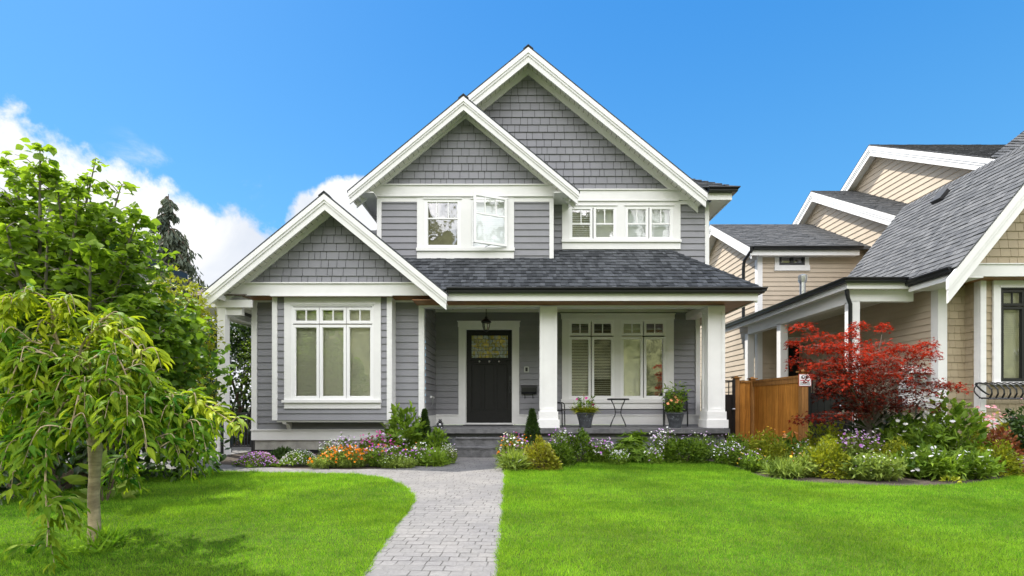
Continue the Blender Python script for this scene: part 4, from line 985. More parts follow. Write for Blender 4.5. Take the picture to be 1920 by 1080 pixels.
# low rear wing (gable end towards the grey house)
def side_gable(xr_, xw, ynear, yap, yfar, znear, zap, xend, ybase_z, ret=.04, roofname='wing_roof', near_board=True):
    """wing whose ridge runs along X and whose gable end looks towards -X"""
    ms = (zap - znear) / (yap - ynear)
    ln = math.hypot(yap - ynear, zap - znear); cc, ss = (yap - ynear) / ln, (zap - znear) / ln
    fa = lambda a, s, n: (a, ynear + s * cc - n * ss, znear + s * ss + n * cc)
    b = MB(); courses(b, [(xr_ - .03, 0), (xend, 0), (xend, ln), (xr_ - .03, ln)], fa, .128, .013, tabs=(.12, .3), tint=(.05, 1), gap=.002, tvar=.008)
    zfar = zap - ms * (yfar - yap)
    b.face([(xr_ - .03, yap, zap + .01), (xend, yap, zap + .01), (xend, yfar, zfar + .01), (xr_ - .03, yfar, zfar + .01)], .5)
    b.yz([(ynear, znear - .06), (yap, zap - .06), (yap, zap), (ynear, znear)], xr_ + .02, xend); b.yz([(yap, zap - .06), (yfar, zfar - .06), (yfar, zfar), (yap, zap)], xr_ + .02, xend)
    npart(b, roofname, 'roof_grey')
    b = MB()
    for d0, d1, xx in ((.02, .14, xr_ - .03), (.14, .20, xr_ - .015), (.20, .33, xr_)):
        b.yz([(ynear, znear - d1), (yap, zap - d1), (yap, zap - d0), (ynear, znear - d0)], xx, xr_ + .03); b.yz([(yap, zap - d1), (yfar, zfar - d1), (yfar, zfar - d0), (yap, zap - d0)], xx, xr_ + .03)
    npart(b, 'rake_board', 'white_paint')
    b = MB(); b.yz([(ynear, znear - .20), (yap, zap - .20), (yap, zap - .18), (ynear, znear - .18)], xr_ + .03, xw); b.yz([(yap, zap - .20), (yfar, zfar - .20), (yfar, zfar - .18), (yap, zap - .18)], xr_ + .03, xw); npart(b, 'soffit', 'white_paint')
    poly = [(ynear + .25, ybase_z), (yfar - .25, ybase_z), (yfar - .25, zfar - .20 + .25 * ms), (yap, zap - .20), (ynear + .25, znear - .20 + .25 * ms)]
    b = MB(); courses(b, poly, left_fn(xw), EXP * 1.25, tint=(.3, 1)); npart(b, 'siding_wall', 'beige_siding')
LW1 = 14.0
side_gable(XX(1400, LW1), XX(1400, LW1) + .32, LW1 - .25, 16.6, 19.2, ZZ(463, LW1 - .25), ZZ(421, 16.6), 10.0, -.1)
wx = XX(1400, LW1) + .32
b = MB(); wz = ZZ(470, LW1); courses(b, [(wx, -.1), (9.95, -.1), (9.95, wz), (wx, wz)], front_fn(LW1), EXP, tint=(.3, 1), z_start=-.1, holes=[(XX(1460, LW1), XX(1508, LW1), ZZ(498, LW1), ZZ(474, LW1))]); npart(b, 'siding_wall', 'beige_siding')
b = MB(); b.box(wx - .025, wx + .12, LW1 - .03, LW1, -.1, wz); b.box(wx - .028, wx, LW1, LW1 + .12, -.1, wz - .25); npart(b, 'corner_trim', 'white_paint')
ez_ = ZZ(463, LW1 - .25)
b = MB(); b.box(XX(1400, LW1) - .02, 9.6, LW1 - .27, LW1 - .24, ez_ - .24, ez_ - .05); b.box(wx, 9.6, LW1 - .24, LW1, ez_ - .22, ez_ - .20); npart(b, 'fascia', 'white_paint')
b = MB(); b.prism([(LW1 - .27 + q[0], ez_ - .10 + q[1]) for q in gp], lambda a, c, d: (d, a, c), XX(1400, LW1) + .03, 9.65); npart(b, 'gutter', 'black_metal')
b = MB(); x_ = XX(1408, LW1)
b.tube([P(1409, 462, LW1 - .3), P(1409, 470, LW1 - .3), P(1396, 488, LW1 + .05), P(1394, 500, LW1 + .1), P(1394, 600, LW1 + .1)], .045, 10); npart(b, 'downspout', 'black_metal', smooth=True)
a0, a1, z0_, z1_ = XX(1460, LW1), XX(1508, LW1), ZZ(498, LW1), ZZ(474, LW1); am = (a0 + a1) / 2
window(front_fn(LW1), a0, a1, z0_, z1_, [(a0 + .02, am, z0_ + .02, z1_ - .02, [], []), (am, a1 - .02, z0_ + .02, z1_ - .02, [], [])], pane='glass_mirror', frame='black_metal', parent=nb,
       casing=(XX(1452, LW1), XX(1516, LW1), ZZ(469, LW1), z0_), sill=[(XX(1451, LW1), XX(1517, LW1), ZZ(508, LW1), z0_, 0, .05)])
b = MB(); b.box(7.72, 8.04, LW1 - .03, LW1 - .02, 0, ZZ(640, LW1)); d_ = npart(b, 'side_door', 'door_black')
b = MB(); b.box(7.60, 7.72, LW1 - .05, LW1, 0, ZZ(632, LW1)); b.box(7.72, 8.08, LW1 - .05, LW1, ZZ(640, LW1), ZZ(632, LW1)); npart(b, 'door_casing', 'white_paint')
# middle and top wings
side_gable(9.65, 9.95, 12.3, 16.05, 19.5, ZZ(406, 12.3), ZZ(358.5, 16.05), 13.0, 2.6)
side_gable(10.80, 11.10, 10.9, 15.0, 18.5, ZZ(298, 10.9), ZZ(272, 15.0), 15.0, 5.2)
b = MB(); b.box(10.9, 15, 11.15, 11.2, 4, 6.2); npart(b, 'siding_wall', 'beige_siding')
b = MB(); b.box(9.95, 15, 12.5, 12.55, 0, 5.3); npart(b, 'siding_wall', 'beige_siding')
# taller roof at the right edge of the picture
b = MB(); f5 = lambda a, s, n: (a, 10.3 + s * .62 - n * .78, ZZ(296, 10.3) + s * .78 + n * .62)
courses(b, [(9.95, 0), (14.5, 0), (14.5, 1.9), (12.2, 1.9)], f5, .128, .013, tabs=(.12, .3), tint=(.05, 1), tvar=.008); npart(b, 'rear_roof', 'roof_grey')
# large black corner window on the middle wing, looking towards the grey house
lf = left_fn(9.95); y0, y1 = 12.62, 14.0 - .30
lz0, lz1 = ZZ(540, 12.7), ZZ(458, 13.0)
lfw = lambda a, z, n: lf(a, z, n)
window(lfw, y0, y1, 3.2, 4.45, [(y0 + .02, y1 - .02, 3.22, 4.43, [], [])], pane='glass_mirror', frame='black_metal', parent=nb, depth=.3, room='interior_tan', casing=(y0 - .10, y1 + .10, 4.60, 3.2))
# flue
b = MB(); fx, fy = XX(1505, 11.0), 11.0
b.lathe([(.06, ZZ(556, fy)), (.06, ZZ(530, fy)), (.075, ZZ(530, fy)), (.085, ZZ(526, fy)), (.085, ZZ(516.5, fy)), (.07, ZZ(515.5, fy))], (fx, fy, 0), 18)
for k in range(9): b.box(fx + .087 * math.cos(k * .7) - .004, fx + .087 * math.cos(k * .7) + .004, fy + .087 * math.sin(k * .7) - .004, fy + .087 * math.sin(k * .7) + .004, ZZ(526, fy), ZZ(517, fy))
npart(b, 'flue', 'galvanised', smooth=True)

# electricity meter in its white cabinet on the side wall
my = 9.72
meter = empty('electric_meter', (7.9, my, .9), 'grey round electricity meter in a white hooded cabinet behind the red maple', 'electric meter')
b = MB(); x0, x1 = XX(1692, my), XX(1742, my); zt_, zb_ = ZZ(700, my), ZZ(760, my)
b.box(x0, x0 + .03, my - .14, my + .1, zb_, zt_); b.box(XX(1733, my), x1, my - .14, my + .1, ZZ(800, my), zt_); b.box(x0 + .03, XX(1733, my), my + .0, my + .1, zb_, zt_); b.box(XX(1713, my) - .02, XX(1713, my), my - .03, my, zb_, zt_)
b.build('cabinet', MAT['white_paint'], meter)
b = MB(); b.prism([(my - .20, zt_ + .0), (my + .1, zt_ + .13), (my + .1, zt_ + .16), (my - .20, zt_ + .03)], lambda a, c, d: (d, a, c), x0 - .03, x1 + .06); b.build('hood', MAT['white_paint'], meter)
b = MB(); b.box(XX(1713, my), XX(1733, my), my - .05, my, ZZ(728, my), zt_); b.box(x0 + .05, XX(1710, my), my - .02, my, ZZ(714, my), ZZ(707, my)); b.box(x0 + .05, XX(1710, my), my - .02, my, ZZ(726, my), ZZ(717, my)); b.build('panel', MAT['grey_plastic'], meter)
b = MB(); b.prism([(math.cos(k * math.pi / 10) * .085, math.sin(k * math.pi / 10) * .085) for k in range(20)], lambda a, c, d: (XX(1720, my) + a, d, ZZ(712, my) + c), my - .15, my - .05)
b.prism([(math.cos(k * math.pi / 10) * .06, math.sin(k * math.pi / 10) * .06) for k in range(20)], lambda a, c, d: (XX(1720, my) + a, d, ZZ(712, my) + c), my - .165, my - .15); b.build('dial', MAT['galvanised'], meter)

# black iron window basket
ib = empty('window_basket', (XX(1900, 8.95), 8.95, ZZ(740, 8.95)), 'black iron basket of curved bars fixed below the beige house window', 'window basket')
b = MB(); zt_, zb_ = ZZ(718, 8.95), ZZ(746, 8.95); x0, x1 = XX(1845, 8.95), 10.9
nbar = 22
for i in range(nbar):
    b = MB()
    x = x0 + (x1 - x0) * i / (nbar - 1)
    pts = [(x, NB_ - .02, zt_), (x, NB_ - .10, zt_ + .01), (x, NB_ - .24, zt_ - .04), (x, NB_ - .31, zt_ - .12), (x, NB_ - .32, zt_ - .2), (x, NB_ - .27, zb_ - .02), (x, NB_ - .16, zb_ - .01)]
    for p, q in zip(pts[:-1], pts[1:]):
        b.prism([(-.016, -.004), (.016, -.004), (.016, .004), (-.016, .004)], lambda a, c, d, p=p, q=q: (p[0] + a, p[1] + (q[1] - p[1]) * d, p[2] + (q[2] - p[2]) * d + c * 2), 0, 1)
    b.build('bar', MAT['black_metal'], ib)
b = MB()
for yy, zz in ((NB_ - .03, zt_), (NB_ - .27, zb_ - .02), (NB_ - .10, zb_)): b.tube([(x0 - .02, yy, zz), (x1, yy, zz)], .014, 6)
for s_ in (0, 1):
    pts = [(x0 - .03 - .01 * s_, NB_ - .04 - a * .26, zt_ - .02 + math.sin(a * 3.1) * -.02 - a * .2 - s_ * .0) for a in (0, .2, .4, .6, .8, 1)]
    b.tube(pts, .012, 6)
pts = [(x0 - .02 - .10 * math.sin(t * math.pi), NB_ - .06 - .1 * t, zt_ - .02 - (zt_ - zb_) * t) for t in [i / 10 for i in range(11)]]; b.tube(pts, .011, 6)
b.build('rails', MAT['black_metal'], ib)

# ------------------------------------------------------------------ fences and gates
fx = 5.02; fy0, fy1 = 8.66, 10.42; fz = ZZ(714.5, 10.4)
wf = empty('cedar_fence', (fx, 9.5, 0), 'orange brown cedar board fence between the two houses', 'fence')
b = MB(); n = 17; r = random.Random(3)
for i in range(n):
    y0 = fy0 + .1 + (fy1 - fy0 - .15) * i / n; y1 = fy0 + .1 + (fy1 - fy0 - .15) * (i + 1) / n - .004
    b.box(fx - .010, fx + .012, y0, y1, -.15, fz - .03, r.uniform(0, 1))
for i in range(2):
    x0 = XX(1387, 10.45) + (fx - .04 - XX(1387, 10.45)) * i / 2
    b.box(x0, x0 + (fx - .04 - XX(1387, 10.45)) / 2 - .004, 10.44, 10.46, -.15, fz - .03, r.uniform(0, 1))
b.build('boards', MAT['cedar_fence'], wf)
b = MB(); b.box(fx - .035, fx + .035, fy0 - .02, fy1, fz - .03, fz + .012); b.box(fx - .022, fx - .008, fy0, fy1, fz - .12, fz - .03); b.box(XX(1387, 10.45), fx, 10.41, 10.48, fz - .03, fz + .012); b.build('top_rail', MAT['cedar_post'], wf)
for (x, y, hh, s) in ((fx + .0, fy0 - .06, fz + .06, .055), (fx - .01, 10.45, fz + .04, .05), (XX(1382.5, 10.4), 10.45, fz + .06, .05)):
    b = MB(); b.box(x - s, x + s, y - s, y + s, -.2, hh); b.box(x - s - .03, x + s + .03, y - s - .03, y + s + .03, hh, hh + .025); b.lathe([(s * 1.0, hh + .025), (s * .5, hh + .05), (.01, hh + .055)], (x, y, 0), 4); b.build('post', MAT['cedar_post'], wf)
def metal_gate(name, x0, x1, y, z0, zp, z1, label, cat, nb_=7, solid=True, group=None, posts=True):
    o = empty(name, ((x0 + x1) / 2, y, 0), label, cat, group)
    if solid:
        b = MB(); n = max(3, int((x1 - x0) / .055))
        for i in range(n):
            a = x0 + (x1 - x0) * i / n; b.box(a, a + (x1 - x0) / n * .97, y - (.006 if i % 2 else .0), y + .015, z0, zp)
        b.build('panel', MAT['black_metal'], o)
    b = MB(); b.box(x0, x1, y - .018, y + .018, z1 - .03, z1); b.box(x0, x1, y - .018, y + .018, z0, z0 + .03)
    if solid: b.box(x0, x1, y - .018, y + .018, zp - .015, zp + .015)
    if posts: b.box(x0 - .02, x0 + .03, y - .025, y + .025, z0 - .1, z1 + .02); b.box(x1 - .03, x1 + .02, y - .025, y + .025, z0 - .1, z1 + .02)
    b.build('frame', MAT['black_metal'], o)
    b = MB()
    for i in range(1, nb_):
        a = x0 + (x1 - x0) * i / nb_; b.box(a - .008, a + .008, y - .008, y + .008, (zp if solid else z0), z1)
    b.build('bars', MAT['black_metal'], o)
    return o
g1 = metal_gate('metal_gate', XX(1318, 10.4), XX(1377, 10.4), 10.42, .03, ZZ(741, 10.4), ZZ(713, 10.4), 'narrow black metal gate between the porch column and the cedar fence post', 'gate', 6)
b = MB(); b.tube([(XX(1372, 10.4), 10.37, ZZ(767, 10.4)), (XX(1377, 10.4), 10.37, ZZ(767, 10.4))], .02, 8); b.build('latch', MAT['galvanised'], g1)
g2 = metal_gate('metal_gate', fx + .10, XX(1588, 8.62), 8.62, .02, ZZ(738, 8.62), ZZ(702, 8.62), 'solid black metal gate half hidden by the red maple', 'gate', 9)
b = MB(); b.ball((XX(1572, 8.62), 8.57, ZZ(762, 8.62)), .03); b.box(XX(1577, 8.62), XX(1580, 8.62), 8.58, 8.62, ZZ(772, 8.62), ZZ(760, 8.62)); b.build('latch', MAT['galvanised'], g2, True)
metal_gate('metal_railing', XX(1592, 8.62), XX(1688, 8.62), 8.62, .02, .5, ZZ(745, 8.62), 'low black metal railing with open bars behind the dark green shrub', 'railing', 11, solid=False)
metal_gate('metal_gate', XX(431, 9.5), XX(475, 9.5), 9.5, .10, .5, ZZ(773.5, 9.5), 'open barred black metal gate beside the white side porch post', 'gate', 8, solid=False)
metal_gate('metal_railing', XX(325, 11.2), XX(404, 11.2), 11.2, .5, .5, ZZ(722, 11.2), 'black metal railing in front of the dark hedge, seen past the weeping tree', 'railing', 9, solid=False)
b = MB(); b.box(XX(325, 10.8), XX(333, 10.8), 10.8, 10.9, 0, ZZ(714, 10.8)); b.box(XX(322, 10.8), XX(336, 10.8), 10.77, 10.93, ZZ(714, 10.8), ZZ(714, 10.8) + .03)
b = tag(b.build('wooden_post', MAT['cedar_post'], None, org=(XX(329, 10.8), 10.85, 0)), 'brown wooden post at the end of the black railing behind the weeping tree', 'post')
# warning sign
sy = 8.535
sg_ = empty('warning_sign', (XX(1509.5, sy), sy, ZZ(712.5, sy)), 'white warning sign with red border and black camera symbol on the fence end', 'sign')
sx0, sx1, sz0, sz1 = XX(1498, sy), XX(1521, sy), ZZ(724, sy), ZZ(701.5, sy)
b = MB(); b.box(sx0, sx1, sy, sy + .004, sz0, sz1); b.build('border', MAT['sign_red'], sg_)
b = MB(); b.box(sx0 + .006, sx1 - .006, sy - .002, sy + .002, sz0 + .006, sz1 - .006); b.build('face', MAT['sign_white'], sg_)
k = F / sy
def sxp(px): return XX(px, sy)
b = MB()
def disc(cx_, cz_, r0, y0, y1, sx=1.0): b.prism([(cx_ + sx * r0 * math.cos(q * math.pi / 9), cz_ + r0 * math.sin(q * math.pi / 9)) for q in range(18)], lambda a, c, d: (a, d, c), y0, y1)
disc(sxp(1506), ZZ(707, sy), 3.3 / k, sy - .004, sy - .001, 1.15); b.build('symbol', MAT['sign_ink'], sg_); b = MB(); b.xz([(sxp(1510.5), ZZ(710, sy)), (sxp(1515), ZZ(709, sy)), (sxp(1517), ZZ(707, sy)), (sxp(1515), ZZ(705, sy)), (sxp(1510.5), ZZ(704, sy))], sy - .004, sy - .001)
b.xz([(sxp(1517), ZZ(707.4, sy)), (sxp(1519.5), ZZ(707.2, sy)), (sxp(1519.5), ZZ(706.4, sy)), (sxp(1517), ZZ(706.4, sy))], sy - .004, sy - .001)
b.build('symbol', MAT['sign_ink'], sg_); b = MB()
for j, py in enumerate((716.5, 718.5, 720.5)):
    px = 1500.5
    rr = random.Random(j)
    while px < 1518:
        wd = rr.uniform(1.0, 2.6); b.box(sxp(px), sxp(min(px + wd, 1518.5)), sy - .0035, sy - .001, ZZ(py + .5, sy), ZZ(py - .5, sy)); px += wd + .6
b.build('lettering', MAT['sign_ink'], sg_)
b = MB(); disc(sxp(1506.3), ZZ(706.6, sy), 1.7 / k, sy - .006, sy - .003, 1.1); b.build('lens', MAT['sign_white'], sg_)
b = MB()
px = 1500.5; rr = random.Random(9)
while px < 1517:
    wd = rr.uniform(1.4, 2.8); b.box(sxp(px), sxp(px + wd), sy - .0035, sy - .001, ZZ(714, sy), ZZ(712.2, sy)); px += wd + .5
b.build('lettering', MAT['sign_red'], sg_)

# ------------------------------------------------------------------ things on the porch
# lantern
lx, ly = XX(911.5, 10.0), 10.0; Lk = 10.0 / F
zl = lambda py: ZZ(py, 10.0)
lan = empty('porch_lantern', (lx, ly, zl(600)), 'black bell shaped glass lantern hanging over the front door', 'lantern')
b = MB(); b.tube([(lx, ly, 3.05), (lx, ly, zl(594))], .008, 8); b.lathe([(.05, 3.03), (.05, 3.05)], (lx, ly, 0), 14); b.build('stem', MAT['black_metal'], lan)
b = MB(); b.lathe([(.012, zl(593)), (.03, zl(595)), (.03, zl(597.5)), (.055, zl(599)), (.105, zl(603)), (.108, zl(604.5)), (.09, zl(605)), (.075, zl(606))], (lx, ly, 0), 20); b.lathe([(.045, zl(619)), (.05, zl(620)), (.03, zl(621.2)), (.008, zl(623))], (lx, ly, 0), 16)
for q in range(6):
    a = q * math.pi / 3; b.tube([(lx + .08 * math.cos(a), ly + .08 * math.sin(a), zl(605)), (lx + .072 * math.cos(a), ly + .072 * math.sin(a), zl(612)), (lx + .05 * math.cos(a), ly + .05 * math.sin(a), zl(619.5))], .005, 5)
b.build('cage', MAT['black_metal'], lan, True)
b = MB(); b.lathe([(.07, zl(605)), (.072, zl(609)), (.062, zl(614)), (.044, zl(619))], (lx, ly, 0), 20); b.build('glass_shade', MAT['glass_lantern'], lan, True)
b = MB(); b.lathe([(.012, zl(607)), (.02, zl(609)), (.018, zl(613)), (.004, zl(615))], (lx, ly, 0), 10); b.build('bulb', MAT['sign_white'], lan, True)
# mailbox
mx0, mx1, mz0, mz1 = XX(977.5, DW), XX(1006, DW), ZZ(738.5, DW), ZZ(722, DW)
mbx = empty('mailbox', ((mx0 + mx1) / 2, DW, mz0), 'black wall mounted mailbox with two hooks beside the front door', 'mailbox')
b = MB(); b.yz([(DW - .015, mz0), (DW - .09, mz0), (DW - .11, mz0 + .04), (DW - .11, mz1 - .05), (DW - .015, mz1 - .02)], mx0, mx1); b.build('box', MAT['black_metal'], mbx)
b = MB(); b.yz([(DW - .015, mz1 - .015), (DW - .118, mz1 - .05), (DW - .120, mz1 - .07), (DW - .116, mz1 - .035), (DW - .015, mz1)], mx0 - .008, mx1 + .008); b.build('lid', MAT['black_metal'], mbx)
b = MB()
for px in (984, 999): 
    x = XX(px, DW); b.tube([(x, DW - .03, mz0), (x, DW - .035, mz0 - .08), (x, DW - .06, mz0 - .10), (x, DW - .085, mz0 - .075)], .007, 6)
b.build('hook', MAT['black_metal'], mbx)
# door bell panel
b0, b1, c0, c1 = XX(983, DW), XX(991.3, DW), ZZ(698.3, DW), ZZ(687.4, DW)
bell = empty('doorbell', ((b0 + b1) / 2, DW, c0), 'small silver doorbell panel with dark centre above the mailbox', 'doorbell')
b = MB(); b.box(b0, b1, DW - .028, DW - .01, c0, c1); b.build('plate', MAT['silver_trim'], bell)
b = MB(); b.box(b0 + .022, b1 - .022, DW - .034, DW - .02, c0 + .02, c1 - .02); b.build('button', MAT['matte_black'], bell)
# doormat
mb = MB(); mb.xy([(XX(868, 10.45), 10.42), (XX(962.5, 10.45), 10.42), (XX(961, 10.6), DW - .10), (XX(873, 10.6), DW - .10)], SZ + .004, SZ + .02)
tag(mb.build('doormat', MAT['rubber_mat'], None, org=(XX(915, 10.5), 10.5, SZ)), 'thin dark doormat lying in front of the black front door', 'doormat')
# little silver hook with a tool on the recess wall
tl = empty('wall_hook', (xr + .03, 10.1, ZZ(745, 10.1)), 'small white hook with hanging chain on the recess wall left of the door', 'hook')
b = MB(); b.box(xr + .015, xr + .05, 10.02, 10.09, ZZ(746, 10.05), ZZ(742, 10.05)); b.tube([(xr + .05, 10.05, ZZ(744, 10.05)), (xr + .09, 10.07, ZZ(744.5, 10.05)), (xr + .09, 10.08, ZZ(747, 10.05))], .008, 6); b.build('bracket', MAT['white_paint'], tl)
b = MB(); b.tube([(xr + .06, 10.08, ZZ(747, 10.05)), (xr + .065, 10.09, ZZ(757, 10.05)), (xr + .05, 10.02, ZZ(761, 10.05))], .009, 6); b.build('chain', MAT['silver_trim'], tl)
# figurine
fgx, fgy = XX(825.3, 9.28), 9.28; Z0 = SZ
fig = empty('figurine', (fgx, fgy, Z0), 'small black and silver sitting animal figurine on the porch edge', 'figurine')
b = MB(); b.ball((fgx, fgy + .01, Z0 + .055), .052, sz=1.15); b.ball((fgx, fgy, Z0 + .125), .038, sz=.85); b.ball((fgx - .018, fgy - .01, Z0 + .165), .013); b.ball((fgx + .018, fgy - .01, Z0 + .165), .013); b.ball((fgx, fgy - .032, Z0 + .12), .018, sz=.7)
for s_ in (-1, 1):
    b.ball((fgx + s_ * .04, fgy - .01, Z0 + .03), .03, sz=1.2); b.tube([(fgx + s_ * .045, fgy, Z0 + .10), (fgx + s_ * .052, fgy - .03, Z0 + .07), (fgx + s_ * .03, fgy - .045, Z0 + .05)], [.016, .013, .011], 7)
b.build('body', MAT['matte_black'], fig, True)
for s_ in (-1, 1):
    b = MB(); b.ball((fgx + s_ * .034, fgy - .045, Z0 + .014), .016, sz=.8); b.build('paw', MAT['silver_trim'], fig, True)
    b = MB(); b.ball((fgx + s_ * .018, fgy - .022, Z0 + .168), .007); b.build('ear', MAT['silver_trim'], fig, True)
b = MB(); b.ball((fgx, fgy - .036, Z0 + .065), .026, sz=1.2, sy=.5); b.build('belly', MAT['silver_trim'], fig, True)
# bistro table
tx, ty = XX(1159, 10.0), 10.0
tb = empty('bistro_table', (tx, ty, SZ), 'small round black bistro table with curved legs in front of the porch window', 'table')
b = MB(); zt_ = ZZ(747.5, ty); b.lathe([(.215, zt_ - .012), (.225, zt_ - .006), (.225, zt_), (.21, zt_ + .004)], (tx, ty, 0), 28); b.lathe([(.222, zt_ - .03), (.224, zt_ - .03), (.224, zt_ - .01), (.222, zt_ - .01)], (tx, ty, 0), 28); b.build('tabletop', MAT['black_metal'], tb)
for q in range(4):
    a = q * math.pi / 2 + .55; ca, sa = math.cos(a), math.sin(a); H_ = zt_ - SZ
    pts = [(tx + ca * rr_, ty + sa * rr_, SZ + H_ * hh) for rr_, hh in ((.225, 0), (.20, .10), (.14, .28), (.085, .42), (.072, .52), (.085, .62), (.13, .78), (.175, .90), (.20, .985))]
    b = MB(); b.tube(pts, .0085, 7); b.build('leg', MAT['black_metal'], tb, True)
b = MB(); b.tube([(tx + .075 * math.cos(q * math.pi / 8), ty + .075 * math.sin(q * math.pi / 8), SZ + H_ * .52) for q in range(17)], .006, 6); b.build('ring', MAT['black_metal'], tb, True)
# chairs
def chair(cx_, cy_, rot, label):
    o = empty('porch_chair', (cx_, cy_, SZ), label, 'chair', 'black metal porch chairs')
    R = lambda x, y, z: (cx_ + x * math.cos(rot) - y * math.sin(rot), cy_ + x * math.sin(rot) + y * math.cos(rot), SZ + z)
    hw = .22
    b = MB(); b.face([R(-hw, -.20, .33), R(hw, -.20, .33), R(hw, .20, .31), R(-hw, .20, .31)]); b.face([R(-hw, -.20, .325), R(-hw, .20, .305), R(hw, .20, .305), R(hw, -.20, .325)]); b.build('seat', MAT['mesh_fabric'], o)
    b = MB()
    prof = [(.20, .31), (.215, .45), (.24, .58), (.26, .70)]
    for (y0, z0), (y1, z1) in zip(prof[:-1], prof[1:]): b.face([R(-hw, y0, z0), R(hw, y0, z0), R(hw, y1, z1), R(-hw, y1, z1)])
    b.build('backrest', MAT['mesh_fabric'], o)
    b = MB()
    for s_ in (-1, 1):
        x = s_ * hw
        b.tube([R(x, -.20, .33), R(x, .20, .31)] + [R(x, y, z) for y, z in prof], .011, 7)
    b.tube([R(-hw, .26, .70), R(-hw * .5, .265, .725), R(hw * .5, .265, .725), R(hw, .26, .70)], .012, 7); b.tube([R(-hw, -.20, .33), R(hw, -.20, .33)], .011, 7); b.build('back_frame', MAT['black_metal'], o, True)
    for s_ in (-1, 1):
        x = s_ * (hw + .015)
        b = MB(); b.tube([R(x, -.21, 0), R(x, -.205, .30), R(x, -.20, .46), R(x, -.16, .495)], .012, 7); b.build('leg', MAT['black_metal'], o, True)
        b = MB(); b.tube([R(x, .25, 0), R(x, .21, .31)], .012, 7); b.build('leg', MAT['black_metal'], o, True)
        b = MB(); b.tube([R(x, -.16, .495), R(x, -.02, .49), R(x, .14, .475), R(x, .22, .48)], .013, 7); b.build('armrest', MAT['black_metal'], o, True)
    return o
chair(XX(1038, 10.25), 10.25, math.radians(78), 'black metal porch chair partly hidden behind the white column')
chair(XX(1267, 10.25), 10.25, math.radians(-20), 'black metal porch chair behind the pot of tall lilies')
# ------------------------------------------------------------------ vegetation
rng = np.random.default_rng(11)
def unit(v): return v / np.maximum(np.linalg.norm(v, axis=-1, keepdims=True), 1e-9)
# leaf templates: verts (x across, y along, z out of plane), triangles
def tmpl_leaf(w, droop=.12, fold=.10, wide=.42):
    v = np.array([(0, 0, 0), (-w * .8, wide * .55, fold * w * 2), (-w, wide, fold * w * 2), (-w * .55, .75, fold * w), (0, 1, -droop), (w * .55, .75, fold * w), (w, wide, fold * w * 2), (w * .8, wide * .55, fold * w * 2), (0, wide, -.01), (0, .75, -droop * .45)], float)
    f = np.array([(0, 8, 1), (1, 8, 2), (2, 8, 3), (8, 9, 3), (3, 9, 4), (9, 5, 4), (8, 5, 9), (8, 6, 5), (8, 7, 6), (0, 7, 8)])
    return v, f
def tmpl_diamond(w, droop=.1, fold=.12):
    return np.array([(0, 0, 0), (-w, .45, fold * w), (0, 1, -droop), (w, .45, fold * w)], float), np.array([(0, 2, 1), (0, 3, 2)])
def tmpl_blade(w): return np.array([(-w, 0, 0), (w, 0, 0), (0, 1, -.15)], float), np.array([(0, 1, 2)])
def tmpl_maple():
    pts = [(0, 0)]
    for a, r_ in ((-115, .50), (-92, .20), (-58, .82), (-36, .28), (0, 1.0), (36, .28), (58, .82), (92, .20), (115, .50)):
        t = math.radians(a); pts.append((math.sin(t) * r_, .12 + math.cos(t) * r_))
    v = np.array([(x, y, -.22 * (x * x + max(0, y - .1) ** 2)) for x, y in pts]); v[0] = (0, .12, 0)
    return v, np.array([(0, i, i + 1) for i in range(1, 9)] + [(0, 9, 1)])
def tmpl_flower(n=6, cup=.25, inner=.35):
    v = [(0, 0, 0)]
    for i in range(2 * n):
        a = math.pi * i / n; r_ = 1.0 if i % 2 == 0 else .72
        v.append((r_ * math.cos(a), r_ * math.sin(a), cup * r_))
    return np.array(v, float), np.array([(0, i, i % (2 * n) + 1) for i in range(1, 2 * n + 1)])
LEAF_ROUND = tmpl_leaf(.42, .18, .10, .50); LEAF_OVAL = tmpl_leaf(.27, .15, .12, .45); LEAF_LANCE = tmpl_leaf(.15, .20, .16, .38); LEAF_LONG = tmpl_leaf(.13, .20, .12, .5)
DIAM = tmpl_diamond(.30); DIAM_S = tmpl_diamond(.16); BLADE = tmpl_blade(.06); MAPLE = tmpl_maple(); FLOWER = tmpl_flower(); DAISY = tmpl_flower(9, .06); POPPY = tmpl_flower(4, .7)
def scatter(tm, pos, axis, nrm, size, tint, widthk=1.0):
    tv, tf = tm; n = len(pos)
    y = unit(axis); x = unit(np.cross(y, nrm)); z = np.cross(x, y)
    s = size[:, None, None]
    v = pos[:, None, :] + s * (tv[None, :, 0:1] * widthk * x[:, None, :] + tv[None, :, 1:2] * y[:, None, :] + tv[None, :, 2:3] * z[:, None, :])
    f = tf[None] + (np.arange(n) * len(tv))[:, None, None]
    return v.reshape(-1, 3), f.reshape(-1, 3), np.repeat(tint, len(tv))
def join(*parts):
    vs, fs, ts = [], [], []; o = 0
    for v, f, t in parts:
        vs.append(v); fs.append(f + o); ts.append(t); o += len(v)
    return np.concatenate(vs), np.concatenate(fs), np.concatenate(ts)
